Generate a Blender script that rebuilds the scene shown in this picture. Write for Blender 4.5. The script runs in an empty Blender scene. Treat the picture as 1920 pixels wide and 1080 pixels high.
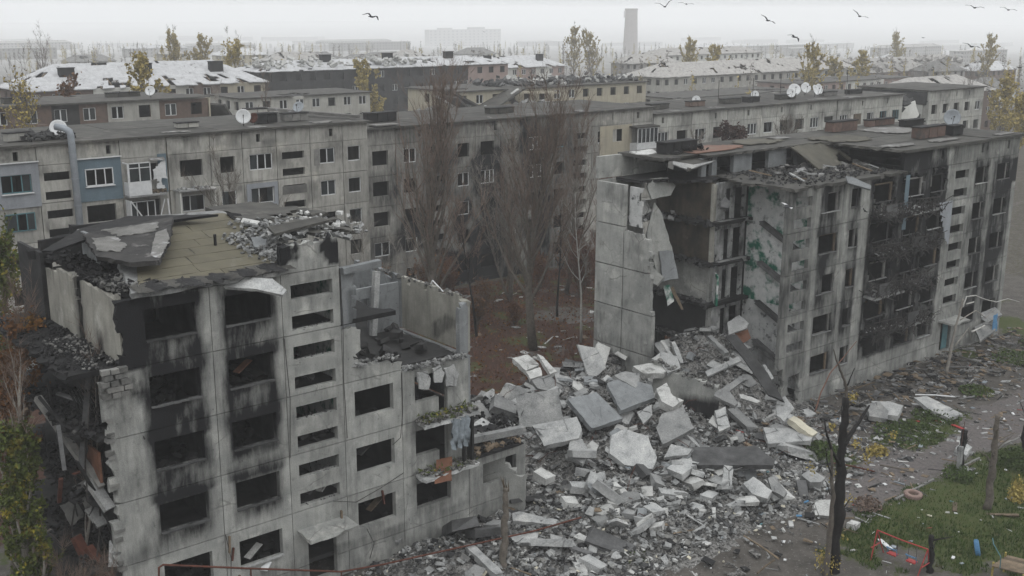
import bpy, bmesh, math, random
import numpy as np
from mathutils import Vector, Matrix, noise
random.seed(7)
R = math.radians
SC = bpy.context.scene
COL = SC.collection
# ---------------------------------------------------------------- camera
CAM = Vector((0.0, -41.865, 26.288)); FPX = 2070.5
YAW, PIT, ROL = R(40.0), R(14.167), R(0.2)
_f = Vector((math.sin(YAW)*math.cos(PIT), math.cos(YAW)*math.cos(PIT), -math.sin(PIT)))
_r0 = Vector((math.cos(YAW), -math.sin(YAW), 0)); _u0 = _r0.cross(_f)
RGT = _r0*math.cos(ROL) + _u0*math.sin(ROL); UPV = -_r0*math.sin(ROL) + _u0*math.cos(ROL); FWD = _f
cd = bpy.data.cameras.new('camera'); cam = bpy.data.objects.new('camera', cd); COL.objects.link(cam)
cd.sensor_width = 36; cd.lens = FPX/1920*36; cd.clip_start = 0.5; cd.clip_end = 20000
cam.matrix_world = Matrix(((RGT.x, UPV.x, -FWD.x, CAM.x), (RGT.y, UPV.y, -FWD.y, CAM.y), (RGT.z, UPV.z, -FWD.z, CAM.z), (0, 0, 0, 1)))
SC.camera = cam
# ---------------------------------------------------------------- sky, sun, exposure
SUN_EL, SUN_AZ = R(50), R(200)
w = bpy.data.worlds.new('World'); SC.world = w; w.use_nodes = True
nt = w.node_tree; nt.nodes.clear()
sky = nt.nodes.new('ShaderNodeTexSky'); sky.sky_type = 'NISHITA'; sky.sun_disc = False
sky.sun_elevation = SUN_EL; sky.sun_rotation = SUN_AZ; sky.air_density = 1.0; sky.dust_density = 6.0; sky.ozone_density = 1.0
hs = nt.nodes.new('ShaderNodeHueSaturation'); hs.inputs['Saturation'].default_value = 0.12
# overcast cloud layer: three times brighter overhead than at the horizon (CIE overcast sky)
tcw = nt.nodes.new('ShaderNodeTexCoord'); sx_ = nt.nodes.new('ShaderNodeSeparateXYZ'); nt.links.new(tcw.outputs['Generated'], sx_.inputs[0])
mr = nt.nodes.new('ShaderNodeMapRange'); mr.inputs[1].default_value = 0; mr.inputs[2].default_value = 1; mr.inputs[3].default_value = 1/3; mr.inputs[4].default_value = 1; nt.links.new(sx_.outputs[2], mr.inputs[0])
cl = nt.nodes.new('ShaderNodeMixRGB'); cl.blend_type = 'MULTIPLY'; cl.inputs[0].default_value = 1; cl.inputs[1].default_value = (16.6, 17.0, 17.4, 1); nt.links.new(mr.outputs[0], cl.inputs[2])
mx = nt.nodes.new('ShaderNodeMixRGB'); mx.inputs[0].default_value = 0.92
bg = nt.nodes.new('ShaderNodeBackground'); bg.inputs['Strength'].default_value = 0.15
wo = nt.nodes.new('ShaderNodeOutputWorld')
nt.links.new(sky.outputs[0], hs.inputs['Color']); nt.links.new(hs.outputs[0], mx.inputs[1]); nt.links.new(cl.outputs[0], mx.inputs[2]); nt.links.new(mx.outputs[0], bg.inputs[0]); nt.links.new(bg.outputs[0], wo.inputs[0])
sl = bpy.data.lights.new('sun', 'SUN'); sl.energy = 0.6; sl.angle = R(60); sl.color = (1, 0.97, 0.93)
so = bpy.data.objects.new('sun', sl); COL.objects.link(so)
_sd = Vector((math.sin(SUN_AZ)*math.cos(SUN_EL), math.cos(SUN_AZ)*math.cos(SUN_EL), math.sin(SUN_EL)))
so.rotation_euler = (-_sd).to_track_quat('-Z', 'Y').to_euler(); so.location = (0, 0, 120)
SC.view_settings.view_transform = 'Standard'; SC.view_settings.look = 'None'; SC.view_settings.gamma = 1; SC.view_settings.exposure = -0.26
SC.view_settings.use_curve_mapping = False
cy = SC.cycles
cy.use_denoising = True; cy.max_bounces = 6; cy.diffuse_bounces = 3; cy.glossy_bounces = 2; cy.volume_bounces = 3; cy.transparent_max_bounces = 8
cy.use_adaptive_sampling = True; cy.adaptive_threshold = 0.02
try: cy.denoiser = 'OPENIMAGEDENOISE'
except Exception: pass

# ---------------------------------------------------------------- helpers
def ray(px, py): return FWD + RGT*((px-960)/FPX) + UPV*((540-py)/FPX)
def atY(px, py, Y): d = ray(px, py); return CAM + d*((Y-CAM.y)/d.y)
def atZ(px, py, Z): d = ray(px, py); return CAM + d*((Z-CAM.z)/d.z)
def nz(x, y=0, z=0, s=1.0): return noise.noise(Vector((x*s, y*s, z*s)))
def fr(x, y=0, z=0, s=1.0, o=4): return noise.fractal(Vector((x*s, y*s, z*s)), 1.0, 2.0, o)
def clamp(a, lo=0.0, hi=1.0): return max(lo, min(hi, a))
def sst(a, b, x):
    t = clamp((x-a)/(b-a)); return t*t*(3-2*t)

class MB:
    def __init__(s): s.v = []; s.f = []; s.a = []; s.m = []
    def add(s, verts, faces, attr=None, mi=0):
        o = len(s.v); s.v += [tuple(q) for q in verts]
        s.f += [tuple(i+o for i in f) for f in faces]
        s.m += [mi]*len(faces)
        s.a += list(attr) if attr is not None else [0.0]*len(verts)
    def box(s, c, size, rot=None, jit=0.0, mi=0, att=0.0):
        hx, hy, hz = size[0]/2, size[1]/2, size[2]/2
        vs = []
        for x in (-hx, hx):
            for y in (-hy, hy):
                for z in (-hz, hz):
                    p = Vector((x, y, z))
                    if jit: p += Vector((random.uniform(-jit, jit), random.uniform(-jit, jit), random.uniform(-jit, jit)))
                    if rot is not None: p = rot @ p
                    vs.append(p+Vector(c))
        s.add(vs, [(0, 1, 3, 2), (4, 6, 7, 5), (0, 4, 5, 1), (2, 3, 7, 6), (0, 2, 6, 4), (1, 5, 7, 3)], [att]*8, mi)
    def bar(s, a, b, w, h=None, up=Vector((0, 0, 1)), mi=0):
        a = Vector(a); b = Vector(b); h = h or w
        d = b-a; L = d.length; d.normalize()
        if abs(d.dot(up)) > 0.95: up = Vector((1, 0, 0))
        sx = d.cross(up).normalized(); sz = sx.cross(d)
        s.box((a+b)/2, (L, w, h), Matrix((d, sx, sz)).transposed(), mi=mi)
    def tube(s, pts, rad, n=6, mi=0, cap=True):
        pts = [Vector(p) for p in pts]; vs = []; fs = []
        if not hasattr(rad, '__len__'): rad = [rad]*len(pts)
        t0 = (pts[1]-pts[0]).normalized(); ref = Vector((0, 0, 1)) if abs(t0.z) < 0.9 else Vector((1, 0, 0))
        nx = t0.cross(ref).normalized()
        for i, p in enumerate(pts):
            t = (pts[min(i+1, len(pts)-1)]-pts[max(i-1, 0)]); t = t.normalized() if t.length > 1e-9 else t0
            nx = nx - t*nx.dot(t); nx = nx.normalized() if nx.length > 1e-6 else t.orthogonal().normalized(); ny = t.cross(nx)
            for k in range(n):
                a = 2*math.pi*k/n; vs.append(p+(nx*math.cos(a)+ny*math.sin(a))*rad[i])
        for i in range(len(pts)-1):
            for k in range(n):
                fs.append((i*n+k, i*n+(k+1) % n, (i+1)*n+(k+1) % n, (i+1)*n+k))
        if cap: fs.append(tuple(range(n-1, -1, -1))); fs.append(tuple((len(pts)-1)*n+k for k in range(n)))
        s.add(vs, fs, None, mi)
    def prism(s, poly, n, t, rag=0.0, sub=0.0, mi=0, att=0.0):
        """flat slab: poly (3-D, in one plane) as its top face, thickness t against normal n; ragged broken edges"""
        n = Vector(n).normalized(); P = [Vector(p) for p in poly]
        if sub > 0:
            Q = []
            for i, p in enumerate(P):
                q = P[(i+1) % len(P)]; k = max(1, int((q-p).length/sub))
                for j in range(k): Q.append(p.lerp(q, j/k))
            P = Q
        c = sum(P, Vector())/len(P)
        area = sum(((P[i]-c).cross(P[(i+1) % len(P)]-c)).dot(n) for i in range(len(P)))
        if area < 0: P = P[::-1]
        m = len(P); top = []; bot = []
        for p in P:
            d = (p-c).normalized()
            top.append(p+d*random.uniform(-rag, rag*.4)+n*random.uniform(-.25, .1)*rag)
            bot.append(p+d*random.uniform(-rag*1.3, rag)-n*t*random.uniform(.92, 1.05))
        vs = top+bot+[c+n*0, c-n*t]
        fs = [(i, (i+1) % m, 2*m) for i in range(m)] + [(m+(i+1) % m, m+i, 2*m+1) for i in range(m)]
        fs += [(m+i, m+(i+1) % m, (i+1) % m, i) for i in range(m)]
        s.add(vs, fs, [att]*len(vs), mi)
    def chunk(s, c, size, rot, k=0.35, mi=0, att=None):
        """broken lump: an irregular 14-sided block"""
        hx, hy, hz = size[0]/2, size[1]/2, size[2]/2; vs = []
        ring = [(-1, -1), (1, -1), (1, 1), (-1, 1)]
        for z in (-1, 1):
            for (x, y) in ring:
                p = Vector((x*hx*random.uniform(1-k, 1.0), y*hy*random.uniform(1-k, 1.0), z*hz*random.uniform(1-k*.5, 1.0)))
                vs.append(rot @ p + Vector(c))
        s.add(vs, [(3, 2, 1, 0), (4, 5, 6, 7), (0, 1, 5, 4), (1, 2, 6, 5), (2, 3, 7, 6), (3, 0, 4, 7)], [random.choice((0, 0, .1, .2, .3, .45, .6)) if att is None else att]*8, mi)
    def lathe(s, c, prof, n=16, rot=None, mi=0):
        vs = []; fs = []
        for (r, z) in prof:
            for k in range(n):
                a = 2*math.pi*k/n; p = Vector((r*math.cos(a), r*math.sin(a), z))
                if rot is not None: p = rot @ p
                vs.append(p+Vector(c))
        for i in range(len(prof)-1):
            for k in range(n): fs.append((i*n+k, i*n+(k+1) % n, (i+1)*n+(k+1) % n, (i+1)*n+k))
        s.add(vs, fs, None, mi)
    def build(s, name, mat, parent=None, smooth=False, **kw):
        me = bpy.data.meshes.new(name); me.from_pydata(s.v, [], s.f)
        at = me.attributes.new('soot', 'FLOAT', 'POINT')
        at.data.foreach_set('value', np.array(s.a, dtype=np.float32))
        for m_ in (mat if isinstance(mat, (list, tuple)) else [mat]): me.materials.append(M[m_] if isinstance(m_, str) else m_)
        if any(s.m): me.polygons.foreach_set('material_index', np.array(s.m, dtype=np.int32))
        if smooth: me.polygons.foreach_set('use_smooth', np.ones(len(me.polygons), dtype=bool))
        me.update()
        return link(name, me, parent, **kw)

def link(name, data, parent=None, **kw):
    o = bpy.data.objects.new(name, data); COL.objects.link(o)
    if parent is not None:
        o.parent = parent; o.matrix_parent_inverse = PINV.get(parent.name, Matrix.Identity(4))
    for k, v in kw.items(): o[k] = v
    return o
PINV = {}
def thing(name, loc, label, category, group=None):
    o = bpy.data.objects.new(name, None); COL.objects.link(o); o.location = loc; o.empty_display_size = 0.3
    PINV[o.name] = Matrix.Translation(-Vector(loc))
    o['label'] = label; o['category'] = category
    if group: o['group'] = group
    return o
def T(o, label, category, group=None):
    o['label'] = label; o['category'] = category
    if group: o['group'] = group
    return o

X3, Y3, Z3 = Vector((1, 0, 0)), Vector((0, 1, 0)), Vector((0, 0, 1))
def lines(a, b, brk, cell):
    ks = sorted(set([a, b]+[round(k, 4) for k in brk if a < k < b])); out = []
    for p, q in zip(ks, ks[1:]):
        n = max(1, int(math.ceil((q-p)/cell))); out += [p+(q-p)*i/n for i in range(n)]
    return out+[b]
def wall(mb, O, U, V, t, u0, u1, v0, v1, holes=(), cell=0.3, keep=None, soot=None, rag=0.0, bend=None):
    """a plate with real openings: front at O+uU+vV, thickness t behind; keep(u,v) breaks pieces off; soot(u,v) writes the burn stain"""
    N = U.cross(V).normalized(); O = Vector(O)
    us = lines(u0, u1, [h[0] for h in holes]+[h[1] for h in holes], cell)
    vs = lines(v0, v1, [h[2] for h in holes]+[h[3] for h in holes], cell)
    nu, nv = len(us)-1, len(vs)-1; K = {}; broke = set()
    for i in range(nu):
        for j in range(nv):
            uc, vc = (us[i]+us[i+1])/2, (vs[j]+vs[j+1])/2
            ok = not any(h[0] < uc < h[1] and h[2] < vc < h[3] for h in holes)
            if ok and keep is not None and not keep(uc, vc):
                ok = False
                for a in (0, 1):
                    for b in (0, 1): broke.add((i+a, j+b))
            K[i, j] = ok
    idx = {}; VS = []; AT = []
    def vert(i, j, back):
        k = (i, j, back)
        if k not in idx:
            u, v = us[i], vs[j]
            p = O+U*u+V*v
            if rag and (i, j) in broke:
                p = p+U*random.uniform(-rag, rag)+V*random.uniform(-rag, rag)
            if back: p = p-N*t*(1 if not (rag and (i, j) in broke) else random.uniform(.7, 1.1))
            if bend: p = bend(p)
            idx[k] = len(VS); VS.append(p); AT.append(clamp(soot(u, v)) if soot else 0.0)
        return idx[k]
    F = []
    for i in range(nu):
        for j in range(nv):
            if not K[i, j]: continue
            F.append((vert(i, j, 0), vert(i+1, j, 0), vert(i+1, j+1, 0), vert(i, j+1, 0)))
            F.append((vert(i, j, 1), vert(i, j+1, 1), vert(i+1, j+1, 1), vert(i+1, j, 1)))
            if not K.get((i, j-1)): F.append((vert(i, j, 1), vert(i+1, j, 1), vert(i+1, j, 0), vert(i, j, 0)))
            if not K.get((i, j+1)): F.append((vert(i, j+1, 0), vert(i+1, j+1, 0), vert(i+1, j+1, 1), vert(i, j+1, 1)))
            if not K.get((i-1, j)): F.append((vert(i, j, 0), vert(i, j+1, 0), vert(i, j+1, 1), vert(i, j, 1)))
            if not K.get((i+1, j)): F.append((vert(i+1, j, 1), vert(i+1, j+1, 1), vert(i+1, j+1, 0), vert(i+1, j, 0)))
    mb.add(VS, F, AT)
def plate(name, parent, mat, O, U, V, t, u0, u1, v0, v1, **k):
    kw = k.pop('kw', {}); mb = MB(); wall(mb, O, U, V, t, u0, u1, v0, v1, **k)
    return mb.build(name, mat, parent, **kw) if mb.f else None
def rot3(): return Matrix.Rotation(random.uniform(0, 6.28), 3, 'Z') @ Matrix.Rotation(random.uniform(-.7, .7), 3, 'X') @ Matrix.Rotation(random.uniform(-.7, .7), 3, 'Y')

# ---------------------------------------------------------------- materials
M = {}
KA = 0.74          # all albedos were first judged under a dimmer sky
def mat(name, c1, c2=None, scale=1.5, rough=0.9, bump=0.15, bscale=18, streak=0.0, rnd=0.12, soot=False, spec=0.2, c3=None, s3=0.62, sc3=0.5, grain=0.18, sootcol=(0.010, 0.010, 0.011), lo=.35, hi=.65, crack=0.0, c4=None, s4=.6, sc4=.8, pock=0.0, coords='Object', metal=0.0):
    m = bpy.data.materials.new(name); m.use_nodes = True; t = m.node_tree; N = t.nodes; L = t.links
    b = N['Principled BSDF']; b.inputs['Roughness'].default_value = rough; b.inputs['Specular IOR Level'].default_value = spec; b.inputs['Metallic'].default_value = metal
    tc = N.new('ShaderNodeTexCoord'); co = tc.outputs[coords]
    def noi(s, det=6, vec=None, ro=.6):
        n = N.new('ShaderNodeTexNoise'); n.inputs['Scale'].default_value = s; n.inputs['Detail'].default_value = det; n.inputs['Roughness'].default_value = ro
        L.new(vec or co, n.inputs['Vector']); return n.outputs['Fac']
    def rng(src, a, bb, x=0.0, y=1.0):
        r = N.new('ShaderNodeMapRange'); r.inputs[1].default_value = a; r.inputs[2].default_value = bb; r.inputs[3].default_value = x; r.inputs[4].default_value = y; L.new(src, r.inputs[0]); return r.outputs[0]
    def mix(fac, A, B, bt='MIX'):
        x = N.new('ShaderNodeMixRGB'); x.blend_type = bt
        for k, q in ((0, fac), (1, A), (2, B)):
            if isinstance(q, (int, float)): x.inputs[k].default_value = q if k == 0 else (q, q, q, 1)
            elif isinstance(q, tuple): x.inputs[k].default_value = (*q, 1) if len(q) == 3 else q
            else: L.new(q, x.inputs[k])
        return x.outputs[0]
    def mth(op, A, B=0.0):
        x = N.new('ShaderNodeMath'); x.operation = op
        for k, q in ((0, A), (1, B)):
            if isinstance(q, (int, float)): x.inputs[k].default_value = q
            else: L.new(q, x.inputs[k])
        return x.outputs[0]
    c2 = c2 or tuple(k*.7 for k in c1); c1 = tuple(k*KA for k in c1); c2 = tuple(k*KA for k in c2); c3 = c3 and tuple(k*KA for k in c3)
    col = mix(rng(noi(scale, 8), lo, hi), c1, c2)
    if c3: col = mix(rng(noi(sc3, 7), s3, s3+.1), col, c3)
    if c4: col = mix(mth('MULTIPLY', rng(noi(sc4, 9, None, .7), s4, s4+.14), .8), col, tuple(k*KA for k in c4))
    if streak:
        mp = N.new('ShaderNodeMapping'); mp.inputs['Scale'].default_value = (1.7, 1.7, 0.2); L.new(co, mp.inputs[0])
        col = mix(mth('MULTIPLY', rng(noi(1.6, 5, mp.outputs[0]), .45, .75), streak), col, tuple(k*.35 for k in c1))
    if crack:
        vo = N.new('ShaderNodeTexVoronoi'); vo.feature = 'DISTANCE_TO_EDGE'; vo.inputs['Scale'].default_value = .55
        dm = N.new('ShaderNodeMixRGB'); dm.inputs[0].default_value = .25; L.new(co, dm.inputs[1]); nn = N.new('ShaderNodeTexNoise'); nn.inputs['Scale'].default_value = 1.3; nn.inputs['Detail'].default_value = 6; L.new(co, nn.inputs['Vector']); L.new(nn.outputs['Color'], dm.inputs[2]); L.new(dm.outputs[0], vo.inputs['Vector'])
        ck = mth('MULTIPLY', rng(vo.outputs['Distance'], .004, .016, 1, 0), rng(noi(.7, 3), .5, .62)); col = mix(mth('MULTIPLY', ck, crack), col, (.02, .02, .02))
    if pock:
        v2 = N.new('ShaderNodeTexVoronoi'); v2.inputs['Scale'].default_value = 3.2; L.new(co, v2.inputs['Vector'])
        pk = mth('MULTIPLY', rng(v2.outputs['Distance'], .05, .16, 1, 0), rng(noi(.9, 4), .47, .6)); col = mix(mth('MULTIPLY', pk, pock), col, tuple(k*.22 for k in c1))
    if grain: col = mix(1.0, col, rng(noi(bscale*1.7, 3), .3, .7, 1-grain, 1+grain), 'MULTIPLY')
    if rnd:
        oi = N.new('ShaderNodeObjectInfo'); col = mix(1.0, col, rng(oi.outputs['Random'], 0, 1, 1-rnd, 1+rnd), 'MULTIPLY')
    if soot:
        at = N.new('ShaderNodeAttribute'); at.attribute_name = 'soot'
        ms = N.new('ShaderNodeMapping'); ms.inputs['Scale'].default_value = (2.6, 2.6, .55); L.new(co, ms.inputs[0])
        s1 = mth('ADD', at.outputs['Fac'], rng(noi(1.3, 9, ms.outputs[0], .7), .3, .7, -.24, .24)); s1 = rng(s1, .05, .85)
        s1 = mth('MULTIPLY', s1, rng(at.outputs['Fac'], 0, .06)); col = mix(s1, col, sootcol)
    L.new(col, b.inputs['Base Color'])
    if bump:
        bp = N.new('ShaderNodeBump'); bp.inputs['Strength'].default_value = bump; bp.inputs['Distance'].default_value = 0.05
        L.new(noi(bscale, 6), bp.inputs['Height']); L.new(bp.outputs[0], b.inputs['Normal'])
    M[name] = m; return m
mat('concrete', (.41, .412, .385), (.27, .275, .262), 0.9, streak=.3, soot=True, rnd=.12, c3=(.50, .495, .46), s3=.58, sc3=.7, c4=(.13, .13, .125), s4=.6, sc4=1.1, crack=.4, grain=.28, bump=.3, pock=.8)
mat('concrete_blue', (.255, .268, .272), (.18, .188, .192), 0.8, streak=.4, soot=True, rnd=.10, c3=(.35, .36, .355), s3=.6, c4=(.10, .105, .105), s4=.6, sc4=1.2, crack=.4, grain=.28, bump=.3, pock=.8)
mat('concrete_far', (.47, .46, .42), (.33, .325, .295), 0.5, streak=.4, soot=True, rnd=.16, c3=(.55, .53, .47), s3=.58, c4=(.17, .165, .15), s4=.59, sc4=.6, bump=.05, grain=.15)
mat('concrete_pale', (.50, .50, .46), (.36, .36, .33), 0.5, streak=.4, soot=True, rnd=.12, c3=(.60, .58, .53), s3=.58, c4=(.2, .195, .18), s4=.6, sc4=.6, bump=.05, grain=.15)
mat('charred', (.028, .027, .027), (.014, .014, .015), 1.8, rnd=.2, c3=(.12, .115, .11), s3=.64, sc3=1.4)
mat('charred_wall', (.05, .05, .05), (.022, .022, .023), 1.1, rnd=.3, streak=.5, c3=(.16, .155, .15), s3=.66, sc3=.9)
mat('inner_dark', (.045, .044, .043), (.02, .02, .02), 0.8, rnd=.35, c3=(.12, .115, .11), s3=.68)  # near-black room tone, interior shade put into the colour so openings read dark
mat('rubble', (.37, .372, .362), (.235, .24, .238), 1.4, rnd=.34, bump=.6, bscale=9, soot=True, c3=(.47, .465, .445), s3=.58, c4=(.12, .12, .117), s4=.58, sc4=1.4, crack=.9, grain=.22, pock=.5)
mat('rubble_dark', (.12, .12, .12), (.06, .06, .06), 1.6, rnd=.45, bump=.3, bscale=10, soot=True)
mat('rubble_white', (.52, .52, .50), (.37, .37, .355), 1.8, rnd=.15, bump=.5, bscale=9, c3=(.2, .2, .19), s3=.56, sc3=1.1, crack=.8, grain=.25)
mat('cream', (.62, .58, .46), (.5, .47, .38), 2.0, rnd=.05)
mat('debris', (.20, .195, .185), (.055, .053, .05), 6, rnd=.3, bump=.8, bscale=11, c3=(.33, .33, .32), s3=.58, sc3=9, lo=.42, hi=.58, grain=.4)
mat('felt_olive', (.135, .122, .085), (.105, .096, .07), 1.0, rnd=.1, c3=(.16, .15, .12), s3=.64, grain=.1, soot=True)
mat('felt', (.085, .082, .073), (.045, .043, .04), 0.9, rnd=.14, c3=(.155, .148, .13), s3=.60, sc3=.5, c4=(.03, .03, .028), s4=.6, sc4=1.0, soot=True, grain=.25)
mat('felt_dark', (.05, .048, .046), (.025, .024, .024), 1.2, rnd=.1, c3=(.13, .125, .12), s3=.60, sc3=1.6, grain=.3)
mat('felt_light', (.20, .195, .185), (.12, .118, .11), 1.2, rnd=.1, c3=(.38, .38, .38), s3=.58, sc3=.9)
mat('wall_pale', (.40, .39, .34), (.28, .27, .24), 0.9, streak=.55, rnd=.06, soot=True, c3=(.5, .49, .44), s3=.6)
mat('wall_brown', (.115, .095, .07), (.04, .035, .03), 0.9, streak=.7, rnd=.2, c3=(.18, .15, .11), s3=.62, sc3=.8)
mat('stair_green', (.68, .68, .66), (.52, .53, .52), 2.0, rnd=.06, c3=(.012, .13, .08), s3=.505, sc3=.8, c4=(.03, .035, .035), s4=.55, sc4=2.2, soot=True)
mat('stair_white', (.60, .60, .59), (.42, .43, .42), 2.0, rnd=.06, c3=(.05, .055, .055), s3=.56, sc3=2.2, c4=(.02, .10, .07), s4=.62, sc4=1.1, soot=True)
mat('brick', (.185, .13, .105), (.125, .095, .08), 2.5, rnd=.25, c3=(.28, .26, .24), s3=.62)
mat('brick_grey', (.22, .215, .20), (.13, .13, .125), 2.0, rnd=.35, bump=.3, soot=True)
mat('white_frame', (.72, .73, .73), (.6, .61, .61), 3, rnd=.08, rough=.5, bump=.02)
mat('teal_frame', (.10, .22, .24), (.08, .17, .19), 3, rnd=.1, rough=.6, bump=.02)
mat('blue_clad', (.145, .20, .235), (.12, .165, .195), 0.8, rnd=.05, rough=.7, streak=.2, bump=.05)
mat('grey_clad', (.31, .33, .355), (.26, .275, .295), 0.8, rnd=.05, rough=.7, streak=.25, bump=.05)
mat('galv', (.30, .325, .35), (.23, .25, .27), 1.5, rnd=.1, rough=.55, metal=.2, bump=.02)
mat('beige', (.46, .42, .32), (.38, .35, .28), 0.6, rnd=.08, streak=.4, bump=.05)
mat('pink', (.38, .29, .26), (.31, .235, .21), 0.6, rnd=.15, bump=.05)
mat('offwhite', (.62, .62, .58), (.5, .5, .47), 0.5, rnd=.1, bump=.05, streak=.25)
mat('slate', (.54, .545, .55), (.42, .42, .425), 1.2, rnd=.1, bump=.1, c3=(.13, .125, .12), s3=.60, sc3=.9, grain=.25)
mat('slate_dim', (.40, .385, .36), (.26, .25, .24), 1.4, rnd=.1, bump=.1, c3=(.11, .10, .09), s3=.58, sc3=1.1)
mat('wood', (.19, .145, .10), (.11, .085, .06), 3, rnd=.35, bump=.1)
mat('wood_red', (.19, .09, .055), (.12, .06, .04), 2, rnd=.15, bump=.1)
mat('rust', (.12, .045, .03), (.075, .03, .022), 4, rnd=.2, bump=.2, bscale=30)
mat('red_paint', (.42, .055, .05), (.30, .04, .04), 4, rnd=.1, rough=.5, bump=.05, c3=(.16, .06, .04), s3=.64)
mat('blue_plastic', (.10, .25, .42), (.07, .18, .32), 4, rnd=.1, rough=.5)
mat('rubber', (.045, .043, .04), (.025, .025, .025), 6, rnd=.1)
mat('rubber_pink', (.30, .21, .18), (.22, .16, .14), 6, rnd=.1)
mat('steel_dark', (.05, .045, .042), (.03, .028, .027), 6, rnd=.2, rough=.6)
mat('cloth', (.33, .37, .40), (.2, .23, .25), 4, rnd=.1)
mat('bark', (.165, .145, .122), (.10, .087, .073), 4, rnd=.2, bump=.5, bscale=9)
mat('bark_black', (.022, .02, .019), (.012, .011, .011), 5, rnd=.1, bump=.5, bscale=9)
mat('bark_birch', (.52, .51, .48), (.42, .41, .38), 3, rnd=.1, c3=(.05, .045, .04), s3=.60, sc3=5)
mat('bark_pale', (.30, .28, .245), (.2, .185, .165), 4, rnd=.1, bump=.4, bscale=9)
mat('twig_brown', (.19, .14, .11), (.13, .095, .078), 3, rnd=.15, bump=0)
mat('twig_grey', (.24, .22, .19), (.17, .155, .14), 3, rnd=.1, bump=0)  # lightened for the distant woods, their haze put into the colour
mat('twig_red', (.19, .105, .08), (.14, .08, .062), 3, rnd=.1, bump=0)
mat('leaf_yellow', (.42, .33, .10), (.30, .24, .075), 2, rnd=.12, bump=0, grain=.3)
mat('leaf_green', (.10, .125, .026), (.055, .072, .018), 2, rnd=.12, bump=0, c3=(.30, .245, .035), s3=.55, sc3=1.2, grain=.3)
mat('leaf_rust', (.17, .075, .025), (.11, .052, .022), 2, rnd=.12, bump=0, c3=(.24, .13, .03), s3=.6, grain=.3)
mat('leaf_dark', (.055, .028, .022), (.04, .022, .018), 2, rnd=.1, bump=0, grain=.3)
mat('grass', (.060, .098, .022), (.036, .062, .014), 1.2, rnd=.05, bump=0, c3=(.12, .115, .035), s3=.60, grain=.3)
mat('bird', (.05, .052, .056), (.03, .03, .033), 9, rnd=.2, bump=0)
mat('bird_white', (.62, .62, .62), (.5, .5, .5), 9, rnd=.05, bump=0)
mat('glass', (.035, .042, .045), (.02, .024, .026), 1, rough=.12, spec=.5, rnd=.3, bump=0, grain=0)
mat('dish_white', (.70, .71, .71), (.6, .61, .61), 3, rnd=.05, rough=.5, bump=.02, c3=(.3, .24, .2), s3=.68, sc3=3)
mat('dish_grey', (.34, .37, .39), (.28, .30, .32), 3, rnd=.05, rough=.5, bump=.02)
mat('far_wall', (.32, .31, .29), (.26, .25, .24), 0.15, rnd=.25, bump=0)
mat('far_brick', (.27, .235, .215), (.21, .185, .17), 0.4, rnd=.05, bump=0)  # paler brick for the distant chimney, haze put into the colour
mat('stack_brick', (.155, .105, .088), (.10, .072, .062), 2.5, rnd=.2, c3=(.08, .075, .07), s3=.56)
mat('weed_green', (.075, .11, .032), (.045, .07, .02), 2, rnd=.15, bump=0, c3=(.14, .14, .04), s3=.6, grain=.3)
mat('felt_olive_dark', (.115, .108, .085), (.07, .066, .055), 1.0, rnd=.1, c3=(.16, .15, .125), s3=.6, grain=.2)
# ---------------------------------------------------------------- ground
def G2(x, y, cx, cy_, sx, sy): return math.exp(-((x-cx)/sx)**2-((y-cy_)/sy)**2)
def mound(x, y):
    h = 3.3*G2(x, y, 46.5, 5.5, 7.5, 6.2)
    h = max(h, 5.3*G2(x, y, 56.3, 5.0, 4.0, 4.6), 2.7*G2(x, y, 39.5, 7, 4.5, 5.5), 3.0*G2(x, y, 51.5, 9.5, 3.5, 3.5))
    h += 1.0*G2(x, y, 43, -3.5, 9, 4.0) + .55*G2(x, y, 30, -2.0, 5, 2.2) + .45*G2(x, y, 38, -7.5, 9, 3.2)
    h += (0.45*fr(x, y, 3, .45, 3)+.2*fr(x, y, 9, 1.3, 2))*clamp(h)
    if y > 12: h *= max(0, 1-(y-12)/4)
    return max(0, h)
def gmask(x, y):
    n = fr(x, y, 1, .16, 4); n2 = fr(x, y, 5, .5, 3)
    grass = leaf = path = 0.0
    if y < -7:
        e = -12.3 if x < 75 else -12.3+(x-75)*.25
        grass = sst(.8, -.8, y-e-1.0*n2)*sst(44.5, 47.5, x+2.5*n2+.6*(y+14))
    grass = max(grass, .9*sst(.25, .55, G2(x, y, 63.5, -7.6, 4.5, 1.7)+.25*n2), .9*sst(.3, .6, G2(x, y, 54.5, -6.5, 2.2, 1.6)+.25*n2))
    if x > 80 and y < 6: grass = max(grass, .85*sst(-.05, .3, n+.35*n2+.012*(x-88)))
    if 12 < y < 41:
        leaf = sst(12.5, 15, y)*sst(-.45, .1, n+.5*n2+.25)
        grass = max(grass, .55*sst(.18, .42, n2+.3*n))
        path = .8*sst(.9, .4, abs(y-24.5-.06*(x-58)))
    if y >= 41 or x > 108: leaf, grass = .35, .3
    if y < -7: path = max(path, (1-grass)*sst(-7.2, -8.4, y+.8*n2)*sst(47, 51, x+n2*2))
    if x < 13.5 and y < 60: grass = max(grass, .5*sst(-.1, .3, n2)); leaf = max(leaf, .6*sst(-.2, .3, n))
    if math.hypot(x, y+42) > 330: leaf = grass = 0.0
    return grass, leaf, path
def hz(x, y):        # far ground sunk, a valley added so distant things fade deeper in haze
    return -min(60.0, max(0.0, (math.hypot(x, y+42)-430)*.026))
xs = sorted(set([-6000, -3000, -1200, -500, -200, -80, -30] + [i*.6 for i in range(0, 176)] + [108+i*3 for i in range(0, 24)] + [185, 210, 240, 280, 320, 360, 400, 450, 500, 560, 630, 700, 800, 950, 1100, 1300, 1600, 2000, 2500, 3100, 4000, 7000]))
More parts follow.
